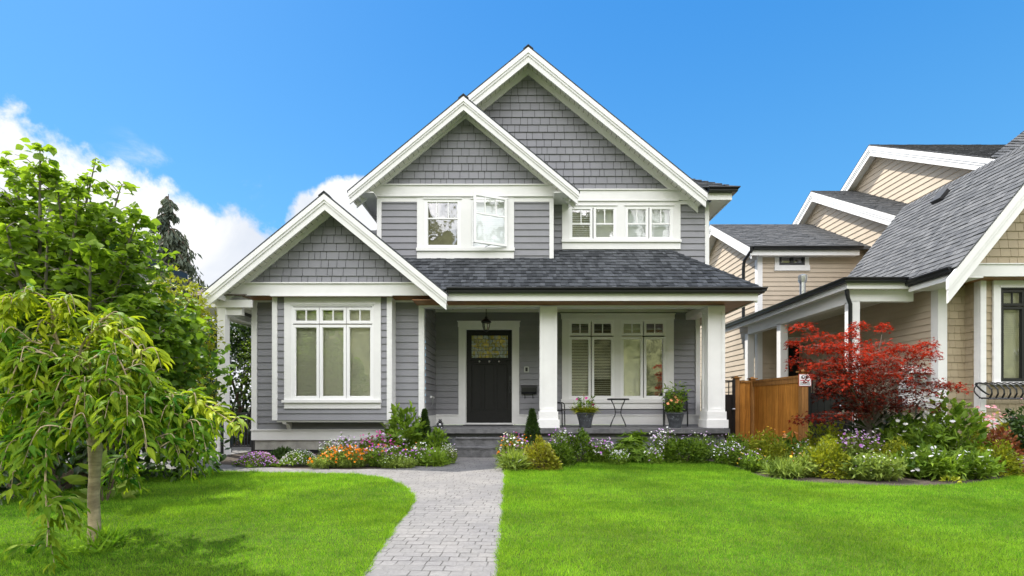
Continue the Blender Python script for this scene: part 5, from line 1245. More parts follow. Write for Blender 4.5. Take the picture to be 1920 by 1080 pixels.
def stems_mesh(p0, p1, r0, bend=None):
    """thin three sided stems from p0 to p1"""
    n = len(p0); mid = (p0 + p1) / 2 if bend is None else (p0 + p1) / 2 + bend
    d = unit(p1 - p0); ref = np.tile([[1.0, .3, .1]], (n, 1)); a = unit(np.cross(d, ref)); b = np.cross(d, a)
    vs = []
    for p, k in ((p0, 1.0), (mid, .8), (p1, .55)):
        for q in range(3):
            an = q * 2 * math.pi / 3; vs.append(p + (a * math.cos(an) + b * math.sin(an)) * r0 * k)
    v = np.stack(vs, 1); tri = []
    for s_ in (0, 3):
        for q in range(3):
            q2 = (q + 1) % 3; tri += [(s_ + q, s_ + q2, s_ + 3 + q2), (s_ + q, s_ + 3 + q2, s_ + 3 + q)]
    f = np.array(tri)[None] + (np.arange(n) * 9)[:, None, None]
    return v.reshape(-1, 3), f.reshape(-1, 3), np.full(n * 9, .5)
def dome(n, rx, ry, h, z0=0.0, shell=.55, base=.15):
    """points through a lumpy dome, with outward directions"""
    d = unit(rng.normal(size=(n, 3))); d[:, 2] = np.abs(d[:, 2]) * 1.0 - base * rng.random(n)
    d = unit(d); rr = 1 - (1 - shell) * rng.random(n) ** 1.6
    lump = 1 + .13 * np.sin(d[:, 0] * 5.1 + rx * 9) * np.sin(d[:, 1] * 4.3 + h * 7) + .10 * np.sin(d[:, 2] * 7 + d[:, 0] * 6 + rx * 31)
    p = d * (rr * lump)[:, None] * np.array([rx, ry, h]); p[:, 2] = np.maximum(p[:, 2] + z0, .01)
    return p, d
def cl_tint(p, k=6.0, ph=0.0, amp=.35, mid=.5, jit=.38):
    t = mid + amp * np.sin(p[:, 0] * k + ph) * np.sin(p[:, 1] * k * .9 + 1.3 + ph) * np.sin(p[:, 2] * k * 1.1 + .7) + rng.uniform(-jit, jit, len(p))
    return np.clip(t, 0, 1)

def plant(name, label, cat, px, D, w_px, py_top, leaf='leaf_mid', tm=DIAM, n=900, lsize=.03, style='dome', flowers=(), fl_size=.02, fl_n=60, depth=1.0, group=None, zb=0.0, stems=True, fl_top=1.0, up=.3, flt=FLOWER):
    """one garden plant standing at pixel column px and depth D, w_px wide and reaching up to py_top"""
    x0 = XX(px, D); rx = w_px / 2 * D / F; h = ZZ(py_top, D) - zb; ry = rx * depth
    n = int(n * 1.3); lsize *= 1.35; fl_size *= .86; fl_n = int(fl_n * 1.15)
    o = empty(name, (x0, D, zb), label, cat, group)
    org = np.array([x0, D, zb])
    if style == 'dome':
        p, d = dome(n, rx, ry, h * .96)
        ax = unit(d + rng.normal(size=(n, 3)) * .55 + np.array([0, 0, up])); nr = unit(np.array([0, 0, 1.0]) + d * .5 + rng.normal(size=(n, 3)) * .5)
        fol = [scatter(tm, p + org, ax, nr, lsize * rng.uniform(.6, 1.25, n), cl_tint(p, 14 / max(rx, .15) * .35, px))]
    elif style == 'cone':
        t = rng.random(n) ** .75; a = rng.uniform(0, 2 * math.pi, n); rr = (1 - t) ** .85 * (1 - .30 * rng.random(n) ** 2) * (1 + .08 * np.sin(a * 5 + t * 14))
        d = np.stack([np.cos(a), np.sin(a), np.full(n, .25)], 1)
        p = np.stack([np.cos(a) * rr * rx, np.sin(a) * rr * ry, t * h * .985 + .01], 1)
        ax = unit(d * np.array([1, 1, 0]) + np.array([0, 0, .9]) + rng.normal(size=(n, 3)) * .35); nr = unit(d + rng.normal(size=(n, 3)) * .4)
        fol = [scatter(tm, p + org, ax, nr, lsize * rng.uniform(.6, 1.3, n), cl_tint(p, 22, px))]
    elif style == 'whorl':
        m = n // 11; c, d = dome(m, rx * .93, ry * .93, h * .92)
        cc = np.repeat(c, 11, 0); dd = np.repeat(d, 11, 0); a = np.tile(np.arange(11) * 2 * math.pi / 11, m) + np.repeat(rng.random(m) * 6, 11)
        upv = unit(dd + np.array([0, 0, .8])); t1 = unit(np.cross(upv, np.array([[.3, 1.0, .1]]))); t2 = np.cross(upv, t1)
        ax = unit(t1 * np.cos(a)[:, None] + t2 * np.sin(a)[:, None] + upv * rng.uniform(.15, .8, (len(a), 1))); 
        fol = [scatter(tm, cc + org, ax, unit(upv + rng.normal(size=cc.shape) * .15), lsize * rng.uniform(.7, 1.15, len(cc)), np.repeat(rng.random(m), 11) * .7 + .3 * rng.random(len(cc)))]
    elif style == 'wild':                            # many thin upright stems with fine leaves
        m = max(40, n // 9); a = rng.uniform(0, 2 * math.pi, m); rr = np.sqrt(rng.random(m))
        b0 = np.stack([np.cos(a) * rr * rx * .75, np.sin(a) * rr * ry * .75, np.zeros(m)], 1)
        hh = h * (.45 + .5 * rng.random(m)) * (1 - .35 * rr ** 2)
        t0 = b0 + np.stack([np.cos(a) * rx * .33 * rr * rng.random(m), np.sin(a) * ry * .33 * rr, hh], 1) + rng.normal(size=(m, 3)) * .02 * np.array([1, 1, 0])
        fol = [stems_mesh(b0 + org, t0 + org, .0022, rng.normal(size=(m, 3)) * .015)]
        k = n // m; tt = rng.uniform(.15, 1, (m, k)); pp = (b0[:, None] + (t0 - b0)[:, None] * tt[..., None]).reshape(-1, 3); q = len(pp)
        ax = unit(rng.normal(size=(q, 3)) + np.array([0, 0, .8])); fol.append(scatter(tm, pp + org, ax, unit(rng.normal(size=(q, 3)) + np.array([0, 0, 1.2])), lsize * rng.uniform(.6, 1.4, q), cl_tint(pp, 9, px)))
    elif style == 'mat':                             # low cushion
        a = rng.uniform(0, 2 * math.pi, n); rr = np.sqrt(rng.random(n)) * (1 + .12 * np.sin(a * 3 + px) + .07 * np.sin(a * 7))
        p = np.stack([np.cos(a) * rr * rx, np.sin(a) * rr * ry, h * (1 - np.minimum(rr, 1) ** 2.2) * rng.uniform(.25, 1, n) + .005], 1)
        ax = unit(rng.normal(size=(n, 3)) * .8 + np.array([0, 0, .9])); fol = [scatter(tm, p + org, ax, unit(rng.normal(size=(n, 3)) + np.array([0, 0, .8])), lsize * rng.uniform(.6, 1.3, n), cl_tint(p, 12, px))]
    # woody or green stems from the ground
    if stems and style in ('dome', 'whorl', 'cone'):
        m = 9; a = rng.uniform(0, 2 * math.pi, m); b0 = np.stack([np.cos(a) * rx * .12, np.sin(a) * ry * .12, np.full(m, -.02)], 1)
        t0 = np.stack([np.cos(a) * rx * .55, np.sin(a) * ry * .55, h * rng.uniform(.35, .75, m)], 1)
        if style == 'cone': t0[:, :2] *= .1
        v, f, t = stems_mesh(b0 + org, t0 + org, .006); np_mesh('stems', v, f, t, MAT['bark_brown'], o)
    # blossoms
    for fm, frac in flowers:
        m = max(3, int(fl_n * frac))
        if style in ('dome', 'whorl'):
            p, d = dome(m, rx * .95, ry * .95, h * .97, shell=.93, base=.05)
            tips = p * np.array([1, 1, fl_top]); foot = p * np.array([.8, .8, .6])
        elif style == 'wild':
            a = rng.uniform(0, 2 * math.pi, m); rr = np.sqrt(rng.random(m)); tips = np.stack([np.cos(a) * rr * rx * .95, np.sin(a) * rr * ry * .95, h * (1 - .75 * rr ** 1.6 * rng.random(m)) * rng.uniform(.55, 1.0, m) * fl_top], 1); foot = tips * np.array([.75, .75, .3]); d = tips / max(h, .1)
        else:
            a = rng.uniform(0, 2 * math.pi, m); rr = np.sqrt(rng.random(m)) * .97; tips = np.stack([np.cos(a) * rr * rx, np.sin(a) * rr * ry, h * (1 - rr ** 2.2) * rng.uniform(.8, 1.08, m) + .015], 1); foot = tips * np.array([.9, .9, .3]); d = tips / max(h, .1)
        up_ = unit(np.array([0, -.45, 1.0]) + rng.normal(size=(m, 3)) * .45)
        y = unit(np.cross(up_, rng.normal(size=(m, 3)))); sz = fl_size * rng.uniform(.65, 1.3, m)
        parts = [scatter(flt, tips + org, y, up_, sz, np.clip(rng.normal(.6, .25, m), 0, 1))]
        v, f, t = join(*parts); np_mesh('blossoms', v, f, t, MAT[fm], o)
        fol.append(stems_mesh(foot + org, tips + org, .0016))
    v, f, t = join(*fol)
    np_mesh('foliage', v, f, t, MAT[leaf], o)
    return o

# --- trees -------------------------------------------------------------------
def bez(p, n=10):
    p = [np.array(q, float) for q in p]; o = []
    pp = [p[0]] + p + [p[-1]]
    for i in range(1, len(pp) - 2):
        for k in range(n):
            t = k / n
            o.append(.5 * (2 * pp[i] + (pp[i+1] - pp[i-1]) * t + (2*pp[i-1] - 5*pp[i] + 4*pp[i+1] - pp[i+2]) * t*t + (3*pp[i] - pp[i-1] - 3*pp[i+1] + pp[i+2]) * t**3))
    o.append(p[-1]); return np.array(o)
def px3(a): return tuple(P(*a))

def weeping_cherry():
    base = P(176, 1030, 3.07); base.z = 0
    o = empty('weeping_cherry', tuple(base), 'small weeping cherry tree with drooping yellow green leaves on the front lawn', 'tree')
    top = P(179, 838, 3.07)
    b = MB(); pts = [(base.x - .0, base.y, -.03), (base.x - .002, base.y, .03), (base.x + .004, base.y, .15), (base.x - .002, base.y, .32), (base.x + .006, base.y, .50), tuple(top), (top.x - .03, top.y, top.z + .10)]
    b.tube(pts, [.050, .039, .033, .031, .030, .039, .026], 14); b.build('trunk', MAT['bark_cherry'], o, True)
    T = np.array(top)
    # (apex, end) of the arching limbs: pixel, pixel, depth
    limbs = [
        [(150, 740, 3.05), (105, 640, 3.0), (94, 575, 2.95), (60, 548, 2.9), (15, 570, 2.85), (-10, 610, 2.85)],
        [(150, 740, 3.05), (112, 650, 3.0), (98, 590, 2.95), (120, 560, 2.9), (132, 590, 2.85)],
        [(170, 730, 3.1), (150, 660, 3.05), (190, 612, 3.0), (235, 625, 2.95), (272, 660, 2.9), (270, 690, 2.88)],
        [(170, 730, 3.1), (165, 650, 3.1), (190, 600, 3.1), (225, 605, 3.15), (250, 640, 3.2)],
        [(190, 760, 3.1), (250, 735, 3.1), (320, 733, 3.05), (390, 750, 2.95), (450, 782, 2.88), (484, 804, 2.84)],
        [(190, 760, 3.1), (240, 745, 3.2), (310, 740, 3.3), (370, 770, 3.35), (385, 830, 3.35), (380, 895, 3.33)],
        [(195, 770, 3.0), (250, 745, 2.9), (290, 760, 2.8), (300, 810, 2.75), (320, 850, 2.72)],
        [(195, 770, 3.15), (260, 765, 3.3), (330, 760, 3.45), (370, 772, 3.5), (392, 812, 3.5)],
        [(160, 760, 3.0), (100, 735, 2.9), (50, 760, 2.8), (30, 850, 2.75), (20, 930, 2.72)],
        [(165, 770, 2.95), (130, 750, 2.8), (95, 800, 2.7), (85, 900, 2.64), (90, 980, 2.62), (102, 1060, 2.62)],
        [(165, 770, 3.0), (120, 755, 2.9), (70, 790, 2.8), (60, 860, 2.76), (75, 925, 2.74)],
        [(150, 770, 3.1), (80, 700, 3.1), (20, 680, 3.1), (-30, 720, 3.1), (-50, 800, 3.1)],
        [(150, 760, 3.2), (70, 690, 3.3), (10, 680, 3.35), (-60, 740, 3.4), (-60, 850, 3.4)],
        [(170, 760, 2.95), (160, 715, 2.8), (150, 735, 2.7), (138, 780, 2.66), (130, 815, 2.64)],
        [(180, 760, 2.95), (205, 712, 2.8), (235, 735, 2.72), (250, 775, 2.68), (262, 815, 2.66)],
        [(185, 750, 3.2), (210, 700, 3.3), (250, 690, 3.4), (300, 730, 3.5), (320, 800, 3.55)],
        [(170, 750, 3.2), (150, 690, 3.35), (100, 660, 3.45), (60, 700, 3.5), (40, 780, 3.55)],
        [(160, 750, 3.0), (120, 690, 2.9), (70, 660, 2.8), (30, 690, 2.75), (10, 760, 2.72)],
        [(170, 740, 3.0), (170, 680, 2.9), (210, 660, 2.82), (240, 700, 2.78), (255, 760, 2.76)],
        [(160, 750, 3.0), (130, 700, 2.9), (110, 680, 2.85), (80, 720, 2.78), (70, 800, 2.74)],
        [(195, 765, 3.05), (260, 740, 3.0), (330, 745, 2.9), (362, 785, 2.85), (366, 830, 2.84)],
        [(200, 765, 3.05), (280, 750, 3.05), (340, 752, 3.0), (372, 780, 3.0), (378, 822, 3.0)],
        [(165, 770, 3.1), (110, 740, 3.2), (60, 750, 3.25), (20, 810, 3.28), (0, 900, 3.3)],
        [(180, 770, 3.2), (190, 740, 3.4), (220, 750, 3.55), (240, 820, 3.6), (245, 920, 3.6)],
        [(160, 745, 3.0), (110, 670, 2.95), (60, 640, 2.9), (10, 650, 2.85), (-30, 700, 2.85)],
        [(175, 745, 3.05), (200, 690, 3.05), (250, 690, 3.0), (320, 730, 2.98), (355, 790, 2.96)],
    ]
    wood = MB(); LP, LA, LN, LS, LT = [], [], [], [], []
    def leaves_on(c, t0, dens, young):
        seg = np.linalg.norm(np.diff(c, axis=0), axis=1); L = seg.sum(); m = int(L * dens); cum = np.concatenate([[0], np.cumsum(seg)]) / L
        ts = rng.uniform(t0, 1, m)
        for t in ts:
            i = min(np.searchsorted(cum, t) - 1, len(c) - 2); i = max(i, 0); f_ = (t - cum[i]) / max(cum[i+1] - cum[i], 1e-6)
            p = c[i] + (c[i+1] - c[i]) * f_; tg = unit((c[i+1] - c[i])[None])[0]
            side = rng.normal(size=3); side -= tg * side.dot(tg); side /= np.linalg.norm(side)
            ax = tg * rng.uniform(.4, .9) * np.array([1, 1, .55]) + side * rng.uniform(.5, 1.1) * np.array([1, 1, .5]) + np.array([0, 0, -rng.uniform(.15, .65)])
            LP.append(p + side * .008); LA.append(ax); nrm = np.array([0, -.55, 1.]) + side * .45 + rng.normal(size=3) * .30; LN.append(nrm)
            LS.append(rng.uniform(.060, .106)); LT.append(np.clip(young * (.35 + .65 * t) + rng.uniform(-.18, .18), 0, 1))
    for k, l in enumerate(limbs):
        l = [((x if x < 200 else 200 + (x - 200) * .88), y, d) for x, y, d in l]
        pts = [T] + [np.array(P(*q)) for q in l]
        c = bez(pts, 8); n = len(c); zmax = c[:, 2].max()
        wood.tube([tuple(q) for q in c], list(np.linspace(.011, .0018, n)), 6)
        young = .95 if zmax > 1.35 else (.55 if zmax > 1.0 else .34)
        if k in (4,): young = .95
        leaves_on(c, .25, 62, young)
        # hanging twigs
        for j in range(10):
            t = rng.uniform(.28, .97); i = int(t * (n - 1)); p = c[i]
            tg = unit((c[min(i+1, n-1)] - c[i-1])[None])[0]
            ln = rng.uniform(.10, .27) * (1.0 if zmax < 1.35 else .7) * (.55 if k == 4 else 1)
            out = unit((tg * np.array([1, 1, .2]) + rng.normal(size=3) * .8 * np.array([1, 1, .2]))[None])[0]
            q1 = p + out * ln * .45 + np.array([0, 0, .03]); q2 = p + out * ln * .70 + np.array([0, 0, -ln * .55])
            if q2[2] < .16: q2[2] = .16
            cc = bez([p, q1, q2], 6); wood.tube([tuple(q) for q in cc], list(np.linspace(.004, .0014, len(cc))), 5)
            leaves_on(cc, .05, 74, young * rng.uniform(.5, 1.05))
    wood.build('branches', MAT['bark_cherry'], o, True)
    v, f, t = scatter(LEAF_LANCE, np.array(LP), np.array(LA), np.array(LN), np.array(LS), np.array(LT))
    np_mesh('crown', v, f, t, MAT['leaf_cherry'], o)
weeping_cherry()

def hazel():
    base = (XX(120, 6.3), 6.3, 0)
    o = empty('hazel_tree', base, 'large multi stemmed tree with broad round green leaves at the left edge', 'tree')
    tips = [(15, 300, 6.0), (75, 272, 5.8), (40, 330, 6.6), (178, 305, 6.1), (150, 350, 5.6), (228, 345, 5.9), (200, 390, 6.6), (262, 400, 5.9), (272, 445, 6.3), (-40, 260, 6.2), (-110, 300, 6.0), (-160, 420, 6.3),
            (240, 480, 5.7), (282, 535, 6.2), (308, 572, 6.4), (350, 600, 6.0), (360, 560, 7.2), (368, 600, 7.3), (300, 620, 5.6), (350, 680, 6.2), (10, 420, 5.5), (90, 420, 5.4), (-60, 500, 5.5), (170, 460, 5.3), (320, 740, 6.4), (230, 580, 5.3), (60, 540, 5.2), (362, 650, 7.0), (120, 330, 6.6), (20, 370, 5.9), (105, 318, 6.0), (330, 640, 5.7), (270, 560, 5.5), (-20, 620, 5.2), (180, 640, 5.2), (290, 700, 5.6)]
    wood = MB(); LP, LA, LN, LS, LT = [], [], [], [], []
    B0 = np.array(base)
    for (x, y, D) in tips:
        tip = np.array(P(x, y, D)); st = B0 + rng.normal(size=3) * np.array([.28, .2, 0])
        mid = st * .45 + tip * .55; mid[2] = tip[2] * .50; mid[:2] = st[:2] * .62 + tip[:2] * .38
        c = bez([st, mid, st * .18 + tip * .82 + np.array([0, 0, .05]), tip], 7); n = len(c)
        wood.tube([tuple(q) for q in c], list(np.linspace(.035, .004, n)), 6)
        hgt = tip[2]
        for j in range(20):
            t = rng.uniform(.30, .99); i = int(t * (n - 1)); p = c[i]
            az = rng.uniform(0, 2 * math.pi); ln = (1.05 - t) * .85 + .08; ln *= rng.uniform(.5, 1)
            d = np.array([math.cos(az), math.sin(az), rng.uniform(.0, .7)])
            q = p + d * ln; cc = bez([p, p + d * ln * .5 + np.array([0, 0, .04]), q], 4)
            wood.tube([tuple(k) for k in cc], list(np.linspace(.007, .002, len(cc))), 4)
            m = int(6 + ln * 20)
            for _ in range(m):
                f_ = rng.uniform(.1, 1); pp = p + (q - p) * f_ + rng.normal(size=3) * .03
                sd = rng.normal(size=3); ax = sd * np.array([1, 1, .3]) + d * .4 + np.array([0, 0, -.35])
                LP.append(pp); LA.append(ax); LN.append(np.array([0, -.2, 1.0]) + rng.normal(size=3) * .55); LS.append(rng.uniform(.075, .140))
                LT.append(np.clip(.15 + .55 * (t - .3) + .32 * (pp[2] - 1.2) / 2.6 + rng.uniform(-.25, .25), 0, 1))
        # leaves on the shoot itself
        for t in np.linspace(.5, 1, 26):
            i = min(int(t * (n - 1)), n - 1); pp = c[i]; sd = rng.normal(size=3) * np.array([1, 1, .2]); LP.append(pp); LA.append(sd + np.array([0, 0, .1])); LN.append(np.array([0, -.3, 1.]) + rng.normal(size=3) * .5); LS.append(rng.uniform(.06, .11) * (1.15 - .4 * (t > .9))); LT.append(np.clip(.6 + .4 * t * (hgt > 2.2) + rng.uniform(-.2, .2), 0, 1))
    m = 5200                                           # inner leaves that close the lower crown
    d = unit(rng.normal(size=(m, 3))); rr = rng.random(m) ** .4
    pin = np.array([XX(120, 6.2), 6.25, 1.35]) + d * rr[:, None] * np.array([2.05, .85, 1.35]); pin = pin[pin[:, 2] > .12]
    d = unit(rng.normal(size=(2300, 3))); pin = np.concatenate([pin, np.array([XX(110, 6.2), 6.3, 2.75]) + d * (rng.random(2300) ** .45)[:, None] * np.array([1.35, .6, .80])])
    d = unit(rng.normal(size=(900, 3))); pin = np.concatenate([pin, np.array([XX(295, 6.6), 6.7, 1.65]) + d * (rng.random(900) ** .45)[:, None] * np.array([.5, .4, .65])])
    m = len(pin)
    wood.build('trunk', MAT['bark_grey'], o, True)
    LP = np.concatenate([np.array(LP), pin]); LA = np.concatenate([np.array(LA), rng.normal(size=(m, 3)) + np.array([0, 0, -.3])]); LN = np.concatenate([np.array(LN), rng.normal(size=(m, 3)) * .5 + np.array([0, -.2, 1])])
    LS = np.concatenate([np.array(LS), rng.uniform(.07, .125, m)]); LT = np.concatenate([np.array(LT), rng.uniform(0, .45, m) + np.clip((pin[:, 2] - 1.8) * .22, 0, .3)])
    keep = ~((np.abs(LP[:, 0] / LP[:, 1] * F + CX - 395) < 60) & (LP[:, 1] > 8.0))
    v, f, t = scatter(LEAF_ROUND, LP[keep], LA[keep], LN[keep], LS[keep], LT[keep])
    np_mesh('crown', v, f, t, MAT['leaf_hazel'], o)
hazel()

def leafy_mass(name, label, cat, blobs, leaf, n, lsize, tm=LEAF_OVAL, group=None, trunkz=None, tmid=.4):
    """tall shrub: leaves through several overlapping lobes (centre, radii)"""
    c0 = blobs[0][0]; o = empty(name, (c0[0], c0[1], 0), label, cat, group)
    vols = np.array([r_[0] * r_[1] * r_[2] for _, r_ in blobs]) ** .67; vols /= vols.sum(); parts = []
    for (c, r_), q in zip(blobs, vols):
        m = int(n * q); d = unit(rng.normal(size=(m, 3))); rr = 1 - .55 * rng.random(m) ** 1.8
        lump = 1 + .16 * np.sin(d[:, 0] * 6 + c[0] * 3) * np.sin(d[:, 2] * 5 + c[2]) + .1 * np.sin(d[:, 1] * 9 + d[:, 2] * 8)
        p = np.array(c) + d * (rr * lump)[:, None] * np.array(r_); ok = p[:, 2] > .05; p, d = p[ok], d[ok]; m = len(p)
        ax = unit(d * .6 + rng.normal(size=(m, 3)) * .7 + np.array([0, 0, -.15])); nr = unit(d * .4 + np.array([0, 0, .9]) + rng.normal(size=(m, 3)) * .5)
        parts.append(scatter(tm, p, ax, nr, lsize * rng.uniform(.6, 1.3, m), cl_tint(p, 4.0, c[0], .4, tmid, .3)))
    v, f, t = join(*parts); np_mesh('crown', v, f, t, MAT[leaf], o)
    b = MB(); r = random.Random(5)
    for c, r_ in blobs:
        for _ in range(3):
            bx_, by_ = c0[0] + r.uniform(-.25, .25), c0[1] + r.uniform(-.2, .2)
            b.tube([(bx_, by_, -.05), (bx_ * .5 + c[0] * .5, by_ * .5 + c[1] * .5, c[2] * .5), (c[0] + r.uniform(-.3, .3) * r_[0], c[1], c[2] + r_[2] * .4)], [.05, .035, .01], 6)
    b.build('trunk', MAT['bark_brown'], o, True); return o
leafy_mass('laurel_hedge', 'dense dark laurel hedge behind the white side porch post', 'hedge',
           [((-6.6, 11.4, 1.4), (1.3, .7, 1.6)), ((-5.3, 12.2, 1.3), (1.0, .6, 1.5)), ((-8.2, 11.2, 1.3), (1.3, .7, 1.5)), ((-6.0, 11.9, 2.6), (.9, .5, .55)), ((-7.2, 11.8, 2.6), (1.2, .6, .6))], 'leaf_dark', 15000, .11)
leafy_mass('lilac_bush', 'bright green leafy bush showing between the porch post and the house wall', 'bush',
           [((-5.7, 10.9, 1.75), (.55, .3, .75)), ((-5.35, 11.0, 1.3), (.5, .3, .6))], 'leaf_mid', 2200, .075, tmid=.5)
leafy_mass('elder_bush', 'yellow green bush in front of the roof at the left of the side porch', 'bush',
           [((XX(318, 8.2), 8.3, 2.62), (.46, .4, .52)), ((XX(350, 8.2), 8.4, 2.15), (.36, .4, .62)), ((XX(335, 8), 8.2, 1.1), (.42, .4, .9))], 'leaf_yellow', 3600, .075, tmid=.6)
leafy_mass('laurel_bush', 'dark green bush at the lower left behind the weeping cherry', 'bush',
           [((-5.0, 5.0, .6), (.9, .7, .8)), ((-4.4, 5.9, .55), (.7, .5, .7)), ((-5.9, 5.2, .8), (.8, .7, 1.0))], 'leaf_dark', 6500, .085)
plant('hosta', 'blue green broad leaved plant on the lawn edge behind the cherry trunk', 'plant', 196, 4.6, 62, 862, 'leaf_grey_green', LEAF_OVAL, 40, .13, 'dome')

def conifer(name, label, px, D, py_top, w_px, n, group=None):
    h = ZZ(py_top, D); x0 = XX(px, D); o = empty(name, (x0, D, 0), label, 'tree', group)
    b = MB(); b.tube([(x0, D, -.1), (x0, D, h * .6), (x0, D, h)], [h * .022, h * .012, .02], 8)
    rmax = w_px / 2 * D / F; z_lo = ZZ(505, D) - 6; LP, LA, LN, LS = [], [], [], []
    nb_ = 150
    for i in range(nb_):
        t = (i / nb_) ** .9; z = h - .2 - (h - z_lo) * t; L = rmax * (.10 + .90 * min(1, t * 2.0)) * rng.uniform(.35, 1.12); az = rng.uniform(0, 2 * math.pi)
        d = np.array([math.cos(az), math.sin(az), 0]); p0 = np.array([x0, D, z]); droop = -.45
        c = bez([p0, p0 + d * L * .5 + np.array([0, 0, .06 * L]), p0 + d * L + np.array([0, 0, droop * L])], 5); b.tube([tuple(q) for q in c], list(np.linspace(.07, .02, len(c))), 5)
        m = int(n / nb_ * (.3 + L / rmax)); s = rng.uniform(.1, 1, m); idx = s * (len(c) - 1); i0 = np.minimum(idx.astype(int), len(c) - 2); q = c[i0] + (c[i0 + 1] - c[i0]) * (idx - i0)[:, None]
        hang = rng.random(m) ** 1.5 * .22 * L; q = q + rng.normal(size=(m, 3)) * .09 * L * np.array([1, 1, .3]); q[:, 2] -= hang
        LP.append(q); LA.append(np.stack([rng.normal(size=m) * .35, rng.normal(size=m) * .35, -np.ones(m)], 1) + d * .25); LN.append(rng.normal(size=(m, 3))); LS.append(rng.uniform(.25, .6, m))
    b.build('trunk', MAT['bark_brown'], o)
    LP = np.concatenate(LP); v, f, t = scatter(DIAM_S, LP, np.concatenate(LA), np.concatenate(LN), np.concatenate(LS), cl_tint(LP, 1.3, px, .3, .5, .3)); np_mesh('crown', v, f, t, MAT['leaf_fir'], o)
conifer('conifer_tree', 'tall dark drooping conifer standing in front of the white cloud', 316, 34, 364, 130, 16000)
conifer('conifer_tree', 'thin conifer top showing above the broad leaved tree', 100, 34, 308, 60, 2200)

# brown roofed house far left behind the trees
bh = empty('brown_house', (-13.5, 18.5, 0), 'house with weathered brown shingle roof hidden behind the big tree on the left', 'house')
ex_, ey_ = -13.55, 15.0; rz = ZZ(513, 20.0)
b = MB()
ff = lambda a, s, n: (a, ey_ + s * .88, rz + s * .47 + n); fs_ = lambda a, s, n: (ex_ - s * .88, a, rz + s * .47 + n)
courses(b, [(-22, 0), (ex_, 0), (ex_ - 2.2, 2.5), (-22, 2.5)], ff, .17, .02, tabs=(.12, .35), tint=(0, 1), tvar=.01); courses(b, [(ey_, 0), (20, 0), (18.3, 2.5), (ey_ + 2.2, 2.5)], fs_, .17, .02, tabs=(.12, .35), tint=(0, 1), tvar=.01); b.build('roof', MAT['roof_brown'], bh)
b = MB(); b.box(-22, ex_, ey_, ey_ + .05, rz - .24, rz - .02); b.box(ex_ - .05, ex_, ey_ + .05, 20, rz - .24, rz - .02); b.build('gutter', MAT['matte_black'], bh)
b = MB(); b.box(-21.5, ex_ - .5, ey_ + .5, 19.6, -.05, rz - .15); b.build('wall', MAT['beige_siding'], bh)

